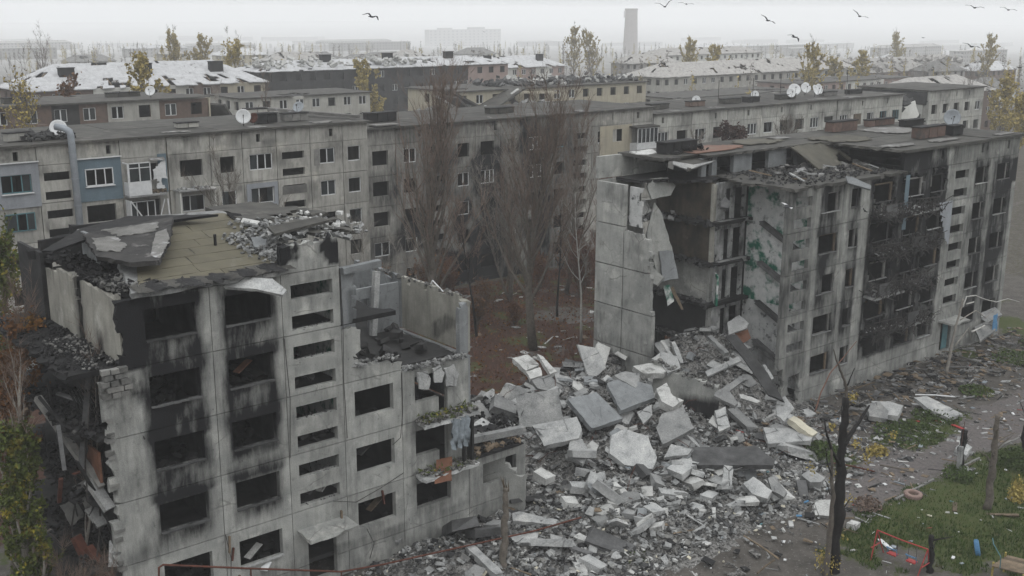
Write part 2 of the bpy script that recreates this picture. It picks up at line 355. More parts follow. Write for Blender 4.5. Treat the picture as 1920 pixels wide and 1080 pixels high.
ys = sorted(set([-3000, -800, -200, -80, -50, -40, -32] + [-27+i*.6 for i in range(0, 118)] + [44+i*3 for i in range(0, 20)] + [110, 130, 160, 200, 240, 280, 320, 360, 400, 450, 500, 560, 630, 700, 800, 950, 1100, 1300, 1600, 2000, 2500, 3100, 4000, 7000]))
gv, gf, gg, gl, gp = [], [], [], [], []
for y in ys:
    for x in xs:
        z = .12*fr(x, y, 2, .25, 3) if abs(x) < 300 and abs(y) < 300 else 0.0
        z += hz(x, y)
        gv.append((x, y, z)); a, b_, c_ = gmask(x, y); gg.append(a); gl.append(b_); gp.append(c_)
nx_ = len(xs)
for j in range(len(ys)-1):
    for i in range(nx_-1): gf.append((j*nx_+i, j*nx_+i+1, (j+1)*nx_+i+1, (j+1)*nx_+i))
me = bpy.data.meshes.new('ground'); me.from_pydata(gv, [], gf)
for nm, arr in (('grass', gg), ('leaf', gl), ('path', gp)):
    me.attributes.new(nm, 'FLOAT', 'POINT').data.foreach_set('value', np.array(arr, dtype=np.float32))
me.polygons.foreach_set('use_smooth', np.ones(len(me.polygons), dtype=bool))
gm = bpy.data.materials.new('ground'); gm.use_nodes = True; t = gm.node_tree; Nn = t.nodes; Ln = t.links
b = Nn['Principled BSDF']; b.inputs['Roughness'].default_value = .95; b.inputs['Specular IOR Level'].default_value = .1
tc = Nn.new('ShaderNodeTexCoord')
def gnoise(s, d=6):
    n = Nn.new('ShaderNodeTexNoise'); n.inputs['Scale'].default_value = s; n.inputs['Detail'].default_value = d; n.inputs['Roughness'].default_value = .65; Ln.new(tc.outputs['Object'], n.inputs['Vector']); return n.outputs['Fac']
def gramp(src, a, b2):
    r = Nn.new('ShaderNodeMapRange'); r.inputs[1].default_value = a; r.inputs[2].default_value = b2; Ln.new(src, r.inputs[0]); return r.outputs[0]
def gmix(f, A, B):
    m = Nn.new('ShaderNodeMixRGB')
    for k, q in enumerate((f, A, B)):
        if isinstance(q, tuple): m.inputs[k].default_value = (*q, 1)
        elif isinstance(q, (int, float)): m.inputs[k].default_value = q
        else: Ln.new(q, m.inputs[k])
    return m.outputs[0]
def gattr(n, amp=.35, s=3.0):
    a = Nn.new('ShaderNodeAttribute'); a.attribute_name = n
    ad = Nn.new('ShaderNodeMath'); ad.operation = 'MULTIPLY_ADD'; Ln.new(gramp(gnoise(s, 8), .3, .7), ad.inputs[0]); ad.inputs[1].default_value = amp*2; 
    s2 = Nn.new('ShaderNodeMath'); s2.operation = 'SUBTRACT'; Ln.new(a.outputs['Fac'], s2.inputs[0]); s2.inputs[1].default_value = amp; Ln.new(s2.outputs[0], ad.inputs[2])
    ml = Nn.new('ShaderNodeMath'); ml.operation = 'MULTIPLY'; Ln.new(gramp(ad.outputs[0], .3, .6), ml.inputs[0]); Ln.new(gramp(a.outputs['Fac'], 0, .05), ml.inputs[1]); return ml.outputs[0]
col = gmix(gramp(gnoise(.7, 8), .35, .65), (0.090, 0.082, 0.074), (0.048, 0.044, 0.039))
col = gmix(gramp(gnoise(7, 4), .58, .70), col, (0.156, 0.148, 0.140))
ln = Nn.new('ShaderNodeVectorMath'); ln.operation = 'LENGTH'; Ln.new(tc.outputs['Object'], ln.inputs[0])     # far ground paled with distance, haze put into its colour
col = gmix(gramp(ln.outputs['Value'], 280, 620), col, gmix(gramp(gnoise(.02, 6), .4, .6), (.21, .207, .198), (.155, .152, .144)))
col = gmix(gattr('path', .25), col, gmix(gramp(gnoise(5, 5), .4, .65), (0.117, 0.105, 0.101), (0.074, 0.068, 0.066)))
col = gmix(gattr('leaf'), col, gmix(gramp(gnoise(4, 6), .35, .65), (0.056, 0.028, 0.020), (0.028, 0.017, 0.013)))
col = gmix(gattr('grass'), col, gmix(gramp(gnoise(2.5, 7), .35, .65), (0.039, 0.056, 0.017), (0.055, 0.058, 0.023)))
Ln.new(col, b.inputs['Base Color'])
bp = Nn.new('ShaderNodeBump'); bp.inputs['Strength'].default_value = .6; bp.inputs['Distance'].default_value = .12; Ln.new(gnoise(6, 7), bp.inputs['Height']); Ln.new(bp.outputs[0], b.inputs['Normal'])
me.materials.append(gm); link('ground', me, None, kind='structure')
# kerb along the path
mb = MB()
for i in range(22):
    x = 52.5+i*1.02
    if i in (4, 9, 10, 15): continue
    mb.box((x+.5, -12.35+.05*math.sin(i*.7), .05+.03*math.sin(i*2.3)), (1.0, .13, .2), Matrix.Rotation(random.uniform(-.02, .02), 3, 'Z'))
mb.build('kerb', 'brick_grey', None, kind='structure')
# ---------------------------------------------------------------- the two halves of the ruined five-storey block
FZ = [1.15+2.8*k for k in range(6)]          # floor joints
def soot_fn(wins, extra=None, amp=1.0):
    """burn stain licking up out of the listed openings (u0,u1,top,sill,strength)"""
    def f(u, z):
        s = 0.0
        for (a, b_, top, sill, k) in wins:
            dx = max(a-u, 0, u-b_); 
            if dx > 2: continue
            if z >= top: q = math.exp(-((z-top)/1.0)**2)*math.exp(-(dx/(.34+.2*(z-top)))**2)
            elif z >= sill: q = .75*math.exp(-(dx/.22)**2)
            else: q = .8*math.exp(-((sill-z)/.7)**2)*math.exp(-(dx/.22)**2)
            s = max(s, q*k)
        if extra: s = max(s, extra(u, z))
        return clamp(s*amp*(1+.3*fr(u, z, 0, .9, 3)+.4*fr(u*2.4, z*.3, 4, 1, 2)))
    return f
XA = thing('ruined_apartment_block', (24, 5.5, 0), 'burnt left half of the shelled concrete block with sagging olive roof', 'building')
winA = {1: (16.0, 18.16), 2: (19.45, 21.56), 4: (25.6, 27.75)}
sA = []
for k, (p, q) in {5: (1, 1), 4: (1, 1), 3: (1, 1), 2: (1.0, .85)}.items():
    z0 = 2.1+2.8*(k-1); sA += [(16.0, 18.16, z0+1.32, z0, p), (19.45, 21.56, z0+1.32, z0, q)]
sA += [(22.55, 24.64, 14.6, 13.95, .25), (29.0, 30.9, 6.2, 4.9, .5), (29.0, 31.1, 3.4, 2.1, .5), (33.2, 35.4, 3.4, 2.1, .4)]
def exA(u, z):
    s = 0
    if u < 16.2 and z > 12.3: s = 1.0
    for (p, q, zt, zb) in ((16.0, 18.16, 15.2, 6.0), (19.45, 21.56, 15.2, 8.0)):
        if zb < z < zt: s = max(s, (.8+.4*fr(u, z*.6, 14, .6))*math.exp(-(max(p-u, 0, u-q)/.3)**2)*sst(zb, zb+.8, z))
    s = max(s, .09+.16*fr(u, z*.4, 27, .5))
    if u < 16 and z < 12.3: s = max(s, .22+.25*fr(u, z, 29, .7))
    if z < 1.6: s = max(s, .3+.25*fr(u, z, 8, .6))
    if 18.1 < u < 19.5 and z > 5: s = max(s, .16+.2*fr(u, z, 3, .6))
    if u < 16 and 7 < z < 12.3: s = max(s, .75*sst(.05, .5, fr(u*1.4, z, 17, .55)))
    if u < 17.5 and z > 14.6: s = max(s, .5)
    if u > 28.3 and z < 9.6: s = max(s, .18+.3*fr(u, z, 4, .5))
    if 22 < u < 25.1 and z > 15.2: s = max(s, 1.2*sst(0, .35, fr(u, z, 7, .9)))
    return s
sootA = soot_fn(sA, exA)
colsA = [(14.05, 18.78), (18.81, 22.08), (22.11, 25.0), (25.03, 28.22), (28.25, 32.28), (32.31, 36.1)]
def keepA(u, v):
    n = .22*fr(u, v, 11, 1.3, 3)
    if u < 18.8:
        lim = 14.05+.1 if v < 12.3 else 15.0
        if v > 11.2 and v < 12.4: lim = 14.1+.4*abs(nz(v*3, 5))
        return u > lim+n*.3 and v < 15.15
    if u < 25.02: return v < 15.15 or (v < 16.42+n*.5 and u > 22.1)
    if u < 28.24: return v < 10.3+n*.6-.12*(u-26) or (u < 25.85+n and v < 12.2)
    if u < 32.3: return v < 9.5+n*.8
    return v < 3.85+n*.7
for ci, (a, b_) in enumerate(colsA):
    for k in range(0, 6):
        z0, z1 = (0, 1.13) if k == 0 else (FZ[k-1]+.018, FZ[k]-.018)
        holes = []
        if k:
            s0 = 2.1+2.8*(k-1)
            if ci in (0, 1): holes = [(*winA[ci+1], s0, s0+1.32)]
            elif ci == 2:
                if k == 1: holes = [(22.85, 24.35, .0, 2.75)]
                else: holes = [(22.55, 24.64, s, s+.65) for s in (4.15+1.4*i for i in range(8)) if z0 < s < z1]
            elif ci == 3: holes = [(25.6, 27.75, s0, s0+1.32)] if k < 4 else [(26.0, 27.9, s0+.2, 13)]
            elif ci == 4:
                holes = [(29.0, 31.1, s0, s0+1.32)] if k == 1 else [(29.0, 30.42, s0, s0+1.32), (30.42, 30.97, s0-.85, s0+1.32)]
            elif ci == 5 and k == 1: holes = [(33.2, 35.45, 2.1, 3.35)]
        elif ci == 2: holes = [(22.85, 24.35, .25, 2)]
        plate('wall_panel', XA, 'concrete', (0, 0, 0), X3, Z3, .3, a, b_, z0, z1, holes=holes, cell=.22, keep=keepA, soot=sootA, rag=.09)
plate('wall_panel', XA, 'concrete', (0, 0, 0), X3, Z3, .28, 22.11, 25.0, 15.165, 16.6, cell=.22, keep=keepA, soot=sootA, rag=.1)
# projecting sills, door canopy
for k in range(1, 6):
    for c in (1, 2):
        a, b_ = winA[c]; z = 2.1+2.8*(k-1)
        mb = MB(); n = 7
        for i in range(n):
            mb.box((a+(b_-a)*(i+.5)/n, -.03+random.uniform(-.02, .02), z+.02), ((b_-a)/n*1.02, .16, .05+random.uniform(0, .03)), Matrix.Rotation(random.uniform(-.08, .08), 3, 'Y'))
        mb.build('window_sill', 'rubble_dark' if k > 1 else 'rubble', XA)
mb = MB(); mb.prism([(22.3, -1.25, 2.98), (24.9, -1.25, 3.0), (24.9, 0, 3.05), (22.3, 0, 3.05)], Z3, .14, .05, .4); mb.build('door_canopy', 'concrete', XA)
# floors
def slabA(k, x0, x1, y0=.3, y1=11, rl=.4, rr=.4, mat_='charred', keep=None):
    f = keep or (lambda u, v: u > x0+rl*(1+fr(u*.3, v, k, .8)) and u < x1-rr*(1+fr(u*.3, v, k+9, .8)))
    plate('floor_slab', XA, mat_, (0, 0, FZ[k]+.1), X3, Y3, .22, x0, x1, y0, y1, cell=.5, keep=f, rag=.15)
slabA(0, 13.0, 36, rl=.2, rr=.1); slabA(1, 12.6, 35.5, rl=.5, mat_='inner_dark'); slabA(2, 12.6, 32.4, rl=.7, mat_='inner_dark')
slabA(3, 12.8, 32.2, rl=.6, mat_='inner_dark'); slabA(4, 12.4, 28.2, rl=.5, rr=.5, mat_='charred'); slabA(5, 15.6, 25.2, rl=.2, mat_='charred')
# cross walls and the long inner wall
for x, top, m_ in ((18.78, 15.0, 'charred_wall'), (22.1, 15.0, 'charred_wall'), (25.0, 15.0, 'stair_white'), (28.22, 9.5, 'inner_dark')):
    for k in range(5):
        if FZ[k+1] > top+.3: continue
        for (ya, yb) in ((-10.9, -5.8), (-5.5, -.32)):
            plate('cross_wall', XA, m_ if not (x == 25.0 and k > 2 and yb > -1) else 'stair_green', (x, 0, 0), Vector((0, -1, 0)), Z3, .16, -yb if False else ya*-1*-1, yb, FZ[k]+.105, FZ[k+1]-.13, cell=1.2) if False else None
            plate('cross_wall', XA, m_ if x != 25.0 else ('stair_green' if k >= 2 else 'stair_white'), (x, 0, 0), Vector((0, -1, 0)), Z3, .16, ya, yb, FZ[k]+.105, FZ[k+1]-.13, cell=1.2)
for k in range(5):
    for ci, (a, b_) in enumerate(((15.2, 18.6), (18.95, 22.0), (22.25, 24.9), (25.15, 28.1), (28.35, 32.0))):
        if k == 4 and ci > 2: continue
        z0 = FZ[k]+.105
        mt = 'charred_wall' if ci < 2 else ('concrete_blue' if k == 3 else 'inner_dark')
        kp = None
        if k == 3 and ci == 3: kp = lambda u, v: v < 11.9+.4*nz(u*2, 3) and u > 26.3
        plate('inner_wall', XA, mt, (0, 5.65, 0), X3, Z3, .16, a, b_, z0, FZ[k+1]-.13, holes=[(a+.9, a+1.75, z0, z0+2.0)], cell=.45, keep=kp, rag=.1 if kp else 0)
# right-hand end wall left standing above the collapse
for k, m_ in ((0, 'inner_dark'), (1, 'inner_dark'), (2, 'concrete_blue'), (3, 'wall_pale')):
    for (ya, yb) in ((-10.6, -5.72), (-5.68, -.02)):
        z1 = FZ[k+1]-.1 if k < 3 else 12.5
        kp = (lambda u, v: v < 12.35+.22*fr(u, 1, 2, 1.4)) if k == 3 else None
        plate('cross_wall', XA, m_ if k < 3 or yb > -1 else 'concrete_blue', (32.2, 0, 0), Vector((0, -1, 0)), Z3, .22, ya, yb, FZ[k]+.1, z1, cell=.3, keep=kp, rag=.1, soot=(lambda u, v: .5*sst(.25, .5, fr(u, v, 3, .6))) if k == 3 else None)
plate('wall_panel', XA, 'concrete_blue', (0, 0, 0), X3, Z3, .3, 31.75, 32.28, 9.56, 12.2, cell=.25, keep=lambda u, v: v < 12.1+.15*nz(u*4, 2), rag=.06)
plate('wall_panel', XA, 'concrete_blue', (0, 0, 0), X3, Z3, .28, 25.1, 25.85, 12.37, 15.0, cell=.2, keep=lambda u, v: u < 25.75+.3*nz(v*2, 1) and v < 14.95, rag=.06, soot=lambda u, v: .4*(v < 14) if u > 25.45 else .05)
mb = MB(); mb.box((26.1, -.15, 14.95), (2.0, .26, .3), Matrix.Rotation(-.05, 3, 'Y'), .03); mb.build('lintel', 'concrete_blue', XA)
mb = MB(); mb.bar((29.9, 5.0, 9.8), (30.4, 5.3, 13.1), .3, .3); mb.build('pillar', 'rubble', XA)
# sagging broken floor by the right end
mb = MB(); mb.prism([(28.3, 5.5, 9.7), (28.6, 4.2, 9.65), (30.5, 4.6, 9.3), (32.0, 3.6, 9.0), (32.1, .4, 9.55), (31.5, .3, 9.5), (31.2, 3.2, 8.6), (30.8, 5.5, 9.4)], Z3, .22, .12, .3); mb.build('floor_slab', 'rubble_dark', XA)
mb = MB(); mb.bar((31.95, .4, 9.6), (31.95, 4.0, 8.9), .4, .14); mb.bar((31.95, 4.0, 8.9), (31.8, 5.4, 9.5), .4, .14); mb.build('floor_slab', 'rubble', XA)
plate('inner_wall', XA, 'charred', (0, 3.6, 0), X3, Z3, .16, 32.4, 36.0, 1.3, 3.75, cell=1); plate('cross_wall', XA, 'charred', (35.8, 0, 0), Vector((0, -1, 0)), Z3, .2, -3.5, -.32, 1.3, 3.7, cell=.6)  # these walls and the ceiling below added to make the window read dark
plate('ceiling_slab', XA, 'charred', (0, 0, 3.95), X3, Y3, .16, 32.3, 36.2, -.1, 3.8, cell=.35, keep=lambda u, v: v < 3.2+.5*fr(u, v, 2, .8) and u < 36+.3*fr(u, v, 5, .8), rag=.1)
mb = MB(); mb.bar((32.6, .9, 4.5), (36.4, .5, 4.35), .4, .35); mb.build('beam', 'rubble', XA)
# rear facade
for ci, (a, b_) in enumerate(((15.05, 18.78), (18.81, 22.08), (22.11, 25.0), (25.03, 28.22), (28.25, 32.2))):
    for k in range(1, 6):
        if (ci == 3 and k > 4) or (ci == 4 and k > 3): continue
        c = (a+b_)/2; s0 = 2.1+2.8*(k-1)
        plate('wall_panel', XA, 'charred_wall', (0, 10.95, 0), X3, Z3, .3, a, b_, FZ[k-1]+.01, FZ[k]-.01, holes=[(c-.9, c+.9, s0, s0+1.35)], cell=.9)
# burnt left end: pale room wall on the top floor, torn floors below
def kpale(u, v): y = -u; return v < 15.3-.10*y*.3+.18*fr(u, v, 6, 1.1) and not (4.55+.15*nz(v*2, 8) < y < 5.05+.2*nz(v*2, 3)) and not (y > 8.3 and v > 14.9)
plate('cross_wall', XA, 'wall_pale', (15.08, 0, 0), Vector((0, -1, 0)), Z3, .16, -8.9, -.3, 12.47, 15.4, cell=.25, keep=kpale, rag=.08, soot=lambda u, v: 1.0*math.exp(-((u+2.6)/.35)**2)*sst(13.9, 12.6, v)+.8*math.exp(-((u+4.8)/.5)**2)+.5*sst(-7.2, -8.6, u)*sst(14, 15, v))
plate('cross_wall', XA, 'charred_wall', (14.9, 0, 0), Vector((0, -1, 0)), Z3, .16, -12.2, -9.0, 12.0, 15.6, cell=.4, keep=lambda u, v: v < 15.5+.3*nz(u, 4), rag=.1)
for k in range(4):
    plate('cross_wall', XA, 'charred_wall', (15.1, 0, 0), Vector((0, -1, 0)), Z3, .16, -10.8, -1.3, FZ[k]+.1, FZ[k+1]-.13, cell=.5, keep=lambda u, v, k=k: fr(u, v, k, .35, 3) < .28, rag=.15)
# exposed bricks on the left corner pier
for r_ in range(5):
    for c in range(3):
        x = 14.2+c*.36+(r_ % 2)*.15+random.uniform(-.04, .04); z = 12.42-r_*.24
        if x > 15.1: continue
        mb = MB(); mb.box((x, -.1+random.uniform(-.05, .03), z), (.33, .3, .2), Matrix.Rotation(random.uniform(-.06, .06), 3, 'Z'), .015); mb.build('brick', 'brick_grey', XA)
for i in range(14):
    z = random.uniform(1.3, 12); x = 14.08+random.uniform(0, .1)
    mb = MB(); mb.box((x+.1, .02, z), (random.uniform(.2, .45), .2, .17), Matrix.Rotation(random.uniform(-.1, .1), 3, 'Y'), .03); mb.build('brick', 'brick_grey', XA)
# roof of the left half: olive felt slab fallen at the front, strips of felt on it
def zro(y): return 15.42+(y+.3)*.118
nrm = Vector((0, -.118, 1)).normalized()
def rp(x, y, dz=0): return (x, y, zro(y)+dz)
mb = MB(); mb.prism([rp(15.5, -.2), rp(22.3, -.35), rp(22.9, 2), rp(24.2, 5.2), rp(24.6, 7.2), rp(23.6, 9.2), rp(20.2, 9.6), rp(16.6, 8.8), rp(17.0, 5.2), rp(16.0, 2)], nrm, .22, .12, .4); rs = mb.build('roof_slab', 'rubble', XA)
ed = [(-.15, 15.9, 22.3), (.9, 16.2, 22.3), (1.95, 16.6, 22.6), (3.0, 17.0, 23.0), (4.05, 17.4, 23.6), (5.1, 18.2, 24.0), (6.2, 18.6, 24.3), (7.3, 18.8, 24.3), (8.5, 19.2, 23.6)]
for (y, a, b_), (y2, a2, b2) in zip(ed, ed[1:]):
    xm = a+(b_-a)*random.uniform(.4, .6); nn = 10
    for (p0, p1, q0, q1) in ((a, xm, a2, xm+.1), (xm+.015, b_, xm+.115, b2)):
        mb = MB(); mb.prism([rp(p0, y, .05), rp(p1, y, .05), rp(q1, y2-.03, .05), rp(q0, y2-.03, .05)], nrm, .03, .035, .3); mb.build('felt_strip', 'felt_olive', XA)
mb = MB(); mb.tube([rp(21.0, 3.9, .0), rp(21.0, 3.9, .55)], .07, 8); mb.build('vent_pipe', 'charred', XA)
for i in range(16):      # torn black felt along the eaves
    x = 15.7+i*.42; mb = MB(); mb.prism([rp(x, -.45+random.uniform(-.1, .1), .07), rp(x+.6, -.45+random.uniform(-.15, .1), .08), rp(x+.6, .25+random.uniform(-.1, .5), .09), rp(x, .2+random.uniform(-.1, .5), .09)], nrm, .03, .1, .15); mb.build('torn_felt', 'charred' if i % 3 else 'felt', XA)
def pxplane(poly, c, n):
    """outline seen in the photograph carried onto a plane through c with normal n, at its real distance"""
    n = Vector(n).normalized(); c = Vector(c); out = []
    for (px, py) in poly:
        d = ray(px, py); out.append(CAM+d*((c-CAM).dot(n)/d.dot(n)))
    return out
TOC = Vector((-.643, -.766, 0))              # horizontally towards the viewer
def tiltn(a, b_=0.0):                         # normal leaning a degrees to the viewer, b to the right
    return (Z3*math.cos(R(a))+TOC*math.sin(R(a))+_r0*math.sin(R(b_))).normalized()
def pslab(name, parent, m_, poly, c, n, t, rag=.06, sub=.25, **kw):
    mb = MB(); mb.prism(pxplane(poly, c, n), n, t, rag, sub); return mb.build(name, m_, parent, **kw)
# hanging pale slab, upturned roof piece, its standing panel, charred sheet
pslab('roof_slab', XA, 'rubble', [(402, 532), (450, 519), (512, 522), (538, 544), (531, 553), (480, 542), (412, 537)], (20.5, -.45, 15.3), tiltn(35), .16, .03)
pslab('roof_slab', XA, 'felt_dark', [(155, 438), (300, 410), (325, 406), (318, 452), (298, 488), (244, 492), (180, 480)], (18.0, 7.0, 16.85), tiltn(6), .2, .08)
pslab('torn_felt', XA, 'felt_light', [(172, 446), (215, 442), (235, 456), (240, 458), (225, 470), (185, 470)], (18.0, 7.0, 16.9), tiltn(6), .03, .12, .15)
pslab('torn_felt', XA, 'felt_light', [(190, 430), (298, 415), (292, 432), (225, 442)], (18.0, 7.0, 16.9), tiltn(6), .03, .1, .15)
pslab('torn_felt', XA, 'felt_light', [(292, 436), (312, 428), (318, 448), (300, 484), (282, 478)], (18.0, 7.0, 16.9), tiltn(6), .03, .08, .15)
pslab('torn_felt', XA, 'charred', [(182, 478), (245, 488), (248, 499), (215, 492), (182, 484)], (17.0, 5.5, 16.7), tiltn(30), .08, .04, .2)
plate('attic_wall', XA, 'concrete_blue', (16.35, 0, 0), Vector((0, -1, 0)), Z3, .14, -7.6, -5.6, 15.3, 16.62, cell=.5)
pslab('roof_slab', XA, 'charred', [(78, 470), (150, 428), (240, 405), (410, 401), (330, 410), (160, 436), (155, 445), (100, 470)], (16.5, 9.5, 16.65), tiltn(3), .12, .06)
plate('attic_wall', XA, 'charred', (0, 9.6, 0), X3, Z3, .15, 14.6, 19.5, 15.2, 16.5, cell=.5, keep=lambda u, v: v < 15.6+(u-14.6)*.35, rag=.1)
# debris left on the top floor and the attic
def heap(name, parent, m_, n, fx, size, seed=1, k=.45):
    rs_ = random.getstate(); random.seed(seed); mb = MB()
    for i in range(n):
        p = fx(); s = size*random.uniform(.45, 1.3); mb.chunk(p, (s*random.uniform(.7, 1.6), s*random.uniform(.6, 1.2), s*random.uniform(.3, .8)), rot3(), k)
    o = mb.build(name, m_, parent, kind='stuff'); random.setstate(rs_); return o
U = random.uniform
heap('fallen_roofing', XA, 'wood', 60, lambda: (U(32.4, 35.9), U(-.1, 1.8), 4.0+U(0, .15)), .3, 34); heap('fallen_roofing', XA, 'charred', 60, lambda: (U(32.4, 35.9), U(-.1, 2.4), 4.0+U(0, .15)), .35, 35)
heap('broken_masonry', XA, 'rubble', 240, lambda: rp(U(21.8, 23.6)+U(-.4, .3), U(.4, 4.8), U(.06, .3)), .2, 2)
heap('broken_masonry', XA, 'charred', 420, lambda: (U(15.1, 17.2), U(.4, 8.8), 15.3+U(0, .3)), .2, 3)
heap('broken_masonry', XA, 'brick_grey', 130, lambda: (U(15.1, 16.6), U(.1, 3.2), 15.35+U(0, .25)), .16, 4)
heap('broken_masonry', XA, 'charred', 420, lambda: (U(12.9, 15.0), U(.4, 10), 12.48+U(0, .12)), .15, 5)
heap('broken_masonry', XA, 'brick_grey', 150, lambda: (U(13.6, 15.0), U(.2, 5.5), 12.48+U(0, .14)), .13, 6)
for k in (1, 2, 3): heap('broken_masonry', XA, 'charred', 320, lambda k=k: (U(12.9, 15.0), U(.4, 8), FZ[k]+.12+U(0, .25)), .2, 7+k)
heap('broken_masonry', XA, 'rubble_white', 22, lambda: (U(24.0, 28.0), U(1.0, 5.5), 16.5+U(0, .2)), .26, 12)
heap('broken_masonry', XA, 'rubble', 220, lambda: (U(22.6, 27.0), U(.6, 6.5), 16.2+U(0, .35)), .22, 13)
for ci, k in ((2, 7), (2, 6), (2, 4), (2, 2), (2, 1)):
    heap('broken_masonry', XA, 'rubble_dark', 40, lambda k=k: (U(22.6, 24.6), U(.05, .5), 4.12+1.4*(k-1)+U(-.02, .04)), .09, 20+k)
heap('broken_masonry', XA, 'rubble', 50, lambda: (U(25.5, 27.9), U(-.2, .3), 10.3+U(-.05, .1)), .16, 30)
heap('broken_masonry', XA, 'rubble', 140, lambda: (U(28.3, 32), U(-.25, .1), 9.55+U(-.05, .12)), .17, 31)
heap('broken_masonry', XA, 'brick_grey', 80, lambda: (32.3, U(.0, 10.3), 12.4+U(-.05, .12)), .2, 32)
for k in (1, 3, 4): heap('broken_masonry', XA, 'inner_dark', 120, lambda k=k: (U(15.4, 31), U(.5, 5), FZ[k-1]+.2+U(0, .5)), .5, 40+k)
plate('roof_slab', XA, 'felt', (0, 0, 16.5), X3, Y3, .2, 23.6, 28.2, .6, 10.5, cell=.5, keep=lambda u, v: fr(u, v, 21, .3) > -.25 and u < 27.6-.25*abs(v-6) and not (u < 24.7 and v < 6), rag=.2)
for poly, c, n, t, m_ in (([(518, 438), (612, 412), (622, 420), (522, 447)], (25.6, 4.6, 16.9), tiltn(55), .25, 'concrete_blue'), ([(500, 425), (600, 406), (618, 412), (516, 438)], (25.9, 5.4, 17.1), tiltn(4), .12, 'felt'),
                         ([(455, 408), (505, 418), (498, 426), (450, 416)], (24.6, 6.5, 16.9), tiltn(20), .18, 'rubble_white'), ([(612, 425), (640, 428), (660, 440), (655, 446), (618, 436)], (28.0, 4.5, 16.6), tiltn(35), .2, 'rubble'),
                         ([(500, 432), (535, 440), (540, 450), (505, 446)], (24.5, 3.6, 16.75), tiltn(20), .2, 'rubble_white'), ([(470, 445), (500, 440), (500, 470), (476, 462)], (23.4, 3.4, 16.6), tiltn(25), .15, 'concrete_blue'),
                         ([(424, 398), (452, 400), (462, 430), (448, 422)], (24.2, 8.0, 17.0), tiltn(30), .12, 'charred')):
    pslab('roof_slab', XA, m_, poly, c, n, t, .04)
# burnt beams and hanging pieces at the torn left end
mb = MB(); mb.bar((14.6, 2.5, 12.3), (13.4, 1.2, 8.2), .24, .18); mb.build('beam', 'rubble_dark', XA)
mb = MB(); mb.bar((13.0, 4.8, 10.3), (13.9, .6, 7.4), .3, .25); mb.build('beam', 'brick_grey', XA)
mb = MB(); mb.bar((13.6, 1.0, 7.7), (14.0, .1, 6.6), .5, .2); mb.build('beam', 'rubble', XA)
mb = MB(); mb.bar((13.4, 1.4, 4.6), (14.0, -.1, 3.1), .3, .3); mb.bar((13.1, 1.9, 5.0), (13.9, .1, 1.6), .4, .25); mb.build('beam', 'rust', XA)
for (p, q, w_) in (((14.3, .7, 4.9), (14.0, .2, 4.0), .45), ((13.7, 1.6, 6.2), (13.9, .9, 5.6), .5)):
    mb = MB(); mb.bar(p, q, w_, .12); mb.build('floor_slab', 'rubble', XA)
for i in range(16):
    x, y = U(13.2, 14.6), U(.2, 4); z = U(4, 12); mb = MB(); mb.tube([(x, y, z), (x+U(-.3, .3), y+U(-.3, .3), z-U(.7, 1.6)), (x+U(-.5, .5), y+U(-.5, .5), z-U(1.6, 2.8))], .035, 5); mb.build('bent_rebar', 'steel_dark', XA)
for (cx, cy_, cz, m_) in ((13.6, 2.6, 10.6, 'felt_light'), (14.4, 1.1, 9.8, 'felt_light')):      # crumpled corrugated sheet, rib by rib
    mb = MB()
    for i in range(9): mb.bar((cx+i*.11, cy_-i*.1, cz+.55), (cx+.35+i*.11, cy_-.3-i*.1, cz-.55), .09, .05)
    mb.build('corrugated_sheet', 'inner_dark', XA)
plate('floor_slab', XA, 'wood_red', (13.9, 0, 0), Vector((0, -1, 0)), Z3, .1, -2.2, -.6, 7.6, 8.9, cell=.4, keep=lambda u, v: fr(u, v, 3, .8) < .3, rag=.1)
for i in range(22):      # charred joists, hanging boards and torn plates in the open end
    y = U(.3, 7); z = U(1.2, 11.8); x = U(12.6, 14.6); a_ = Vector((U(-.8, .8), U(-1.2, 1.2), U(-1.6, .4))).normalized()*U(.9, 2.6); mb = MB(); mb.bar((x, y, z), Vector((x, y, z))+a_, U(.08, .26), U(.05, .14)); mb.build(random.choice(['joist', 'joist', 'hanging_board']), random.choice(['charred', 'charred', 'rubble_dark', 'wood', 'charred', 'rust']), XA)
for i in range(9):
    y = U(.4, 5); z = U(1.0, 10.5); x = U(13.0, 14.4); mb = MB(); s_ = U(.5, 1.1); n_ = Vector((-.8, -.5, U(.1, .9))).normalized(); e1 = n_.orthogonal().normalized(); e2 = n_.cross(e1); c = Vector((x, y, z)); mb.prism([c-e1*s_*.5-e2*s_*.4, c+e1*s_*.6-e2*s_*.3, c+e1*s_*.4+e2*s_*.5, c-e1*s_*.4+e2*s_*.3], n_, .1, .08, .2); mb.build('torn_plate', random.choice(['charred', 'brick_grey', 'rubble_dark', 'inner_dark']), XA)
heap('fallen_brick', XA, 'brick', 160, lambda: (U(12.3, 14.2), U(-.6, 3), U(.1, 1.9)), .25, 48)
# balconies of the right bay with plants, cloth and a fallen plank
for k, m_ in ((2, 'rubble'), (1, 'rubble')):
    z = FZ[k]+.02
    bal = MB(); bal.prism([(28.9, -.95, z), (32.3, -.9, z+.02), (32.3, -.01, z), (28.9, -.01, z)], Z3, .16, .1, .3); bo = bal.build('balcony_slab', m_, XA)
    heap('balcony_debris', bo, 'debris', 90, lambda z=z: (U(29, 32.2), U(-.9, 0), z+U(.02, .22)), .22, 50+k)
    mb = MB()
    for i in range(260 if k == 2 else 120):
        p = Vector((U(29, 32.2), U(-.95, 0), z+U(.05, .3))); d = Vector((U(-1, 1), U(-1, 1), U(-.2, 1))).normalized()*U(.1, .3); e = d.cross(Vector((U(-1, 1), U(-1, 1), U(-1, 1)))).normalized()*.05
        mb.add([p-e, p+e, p+d], [(0, 1, 2)])
    mb.build('weeds', 'leaf_green', bo, kind='stuff')
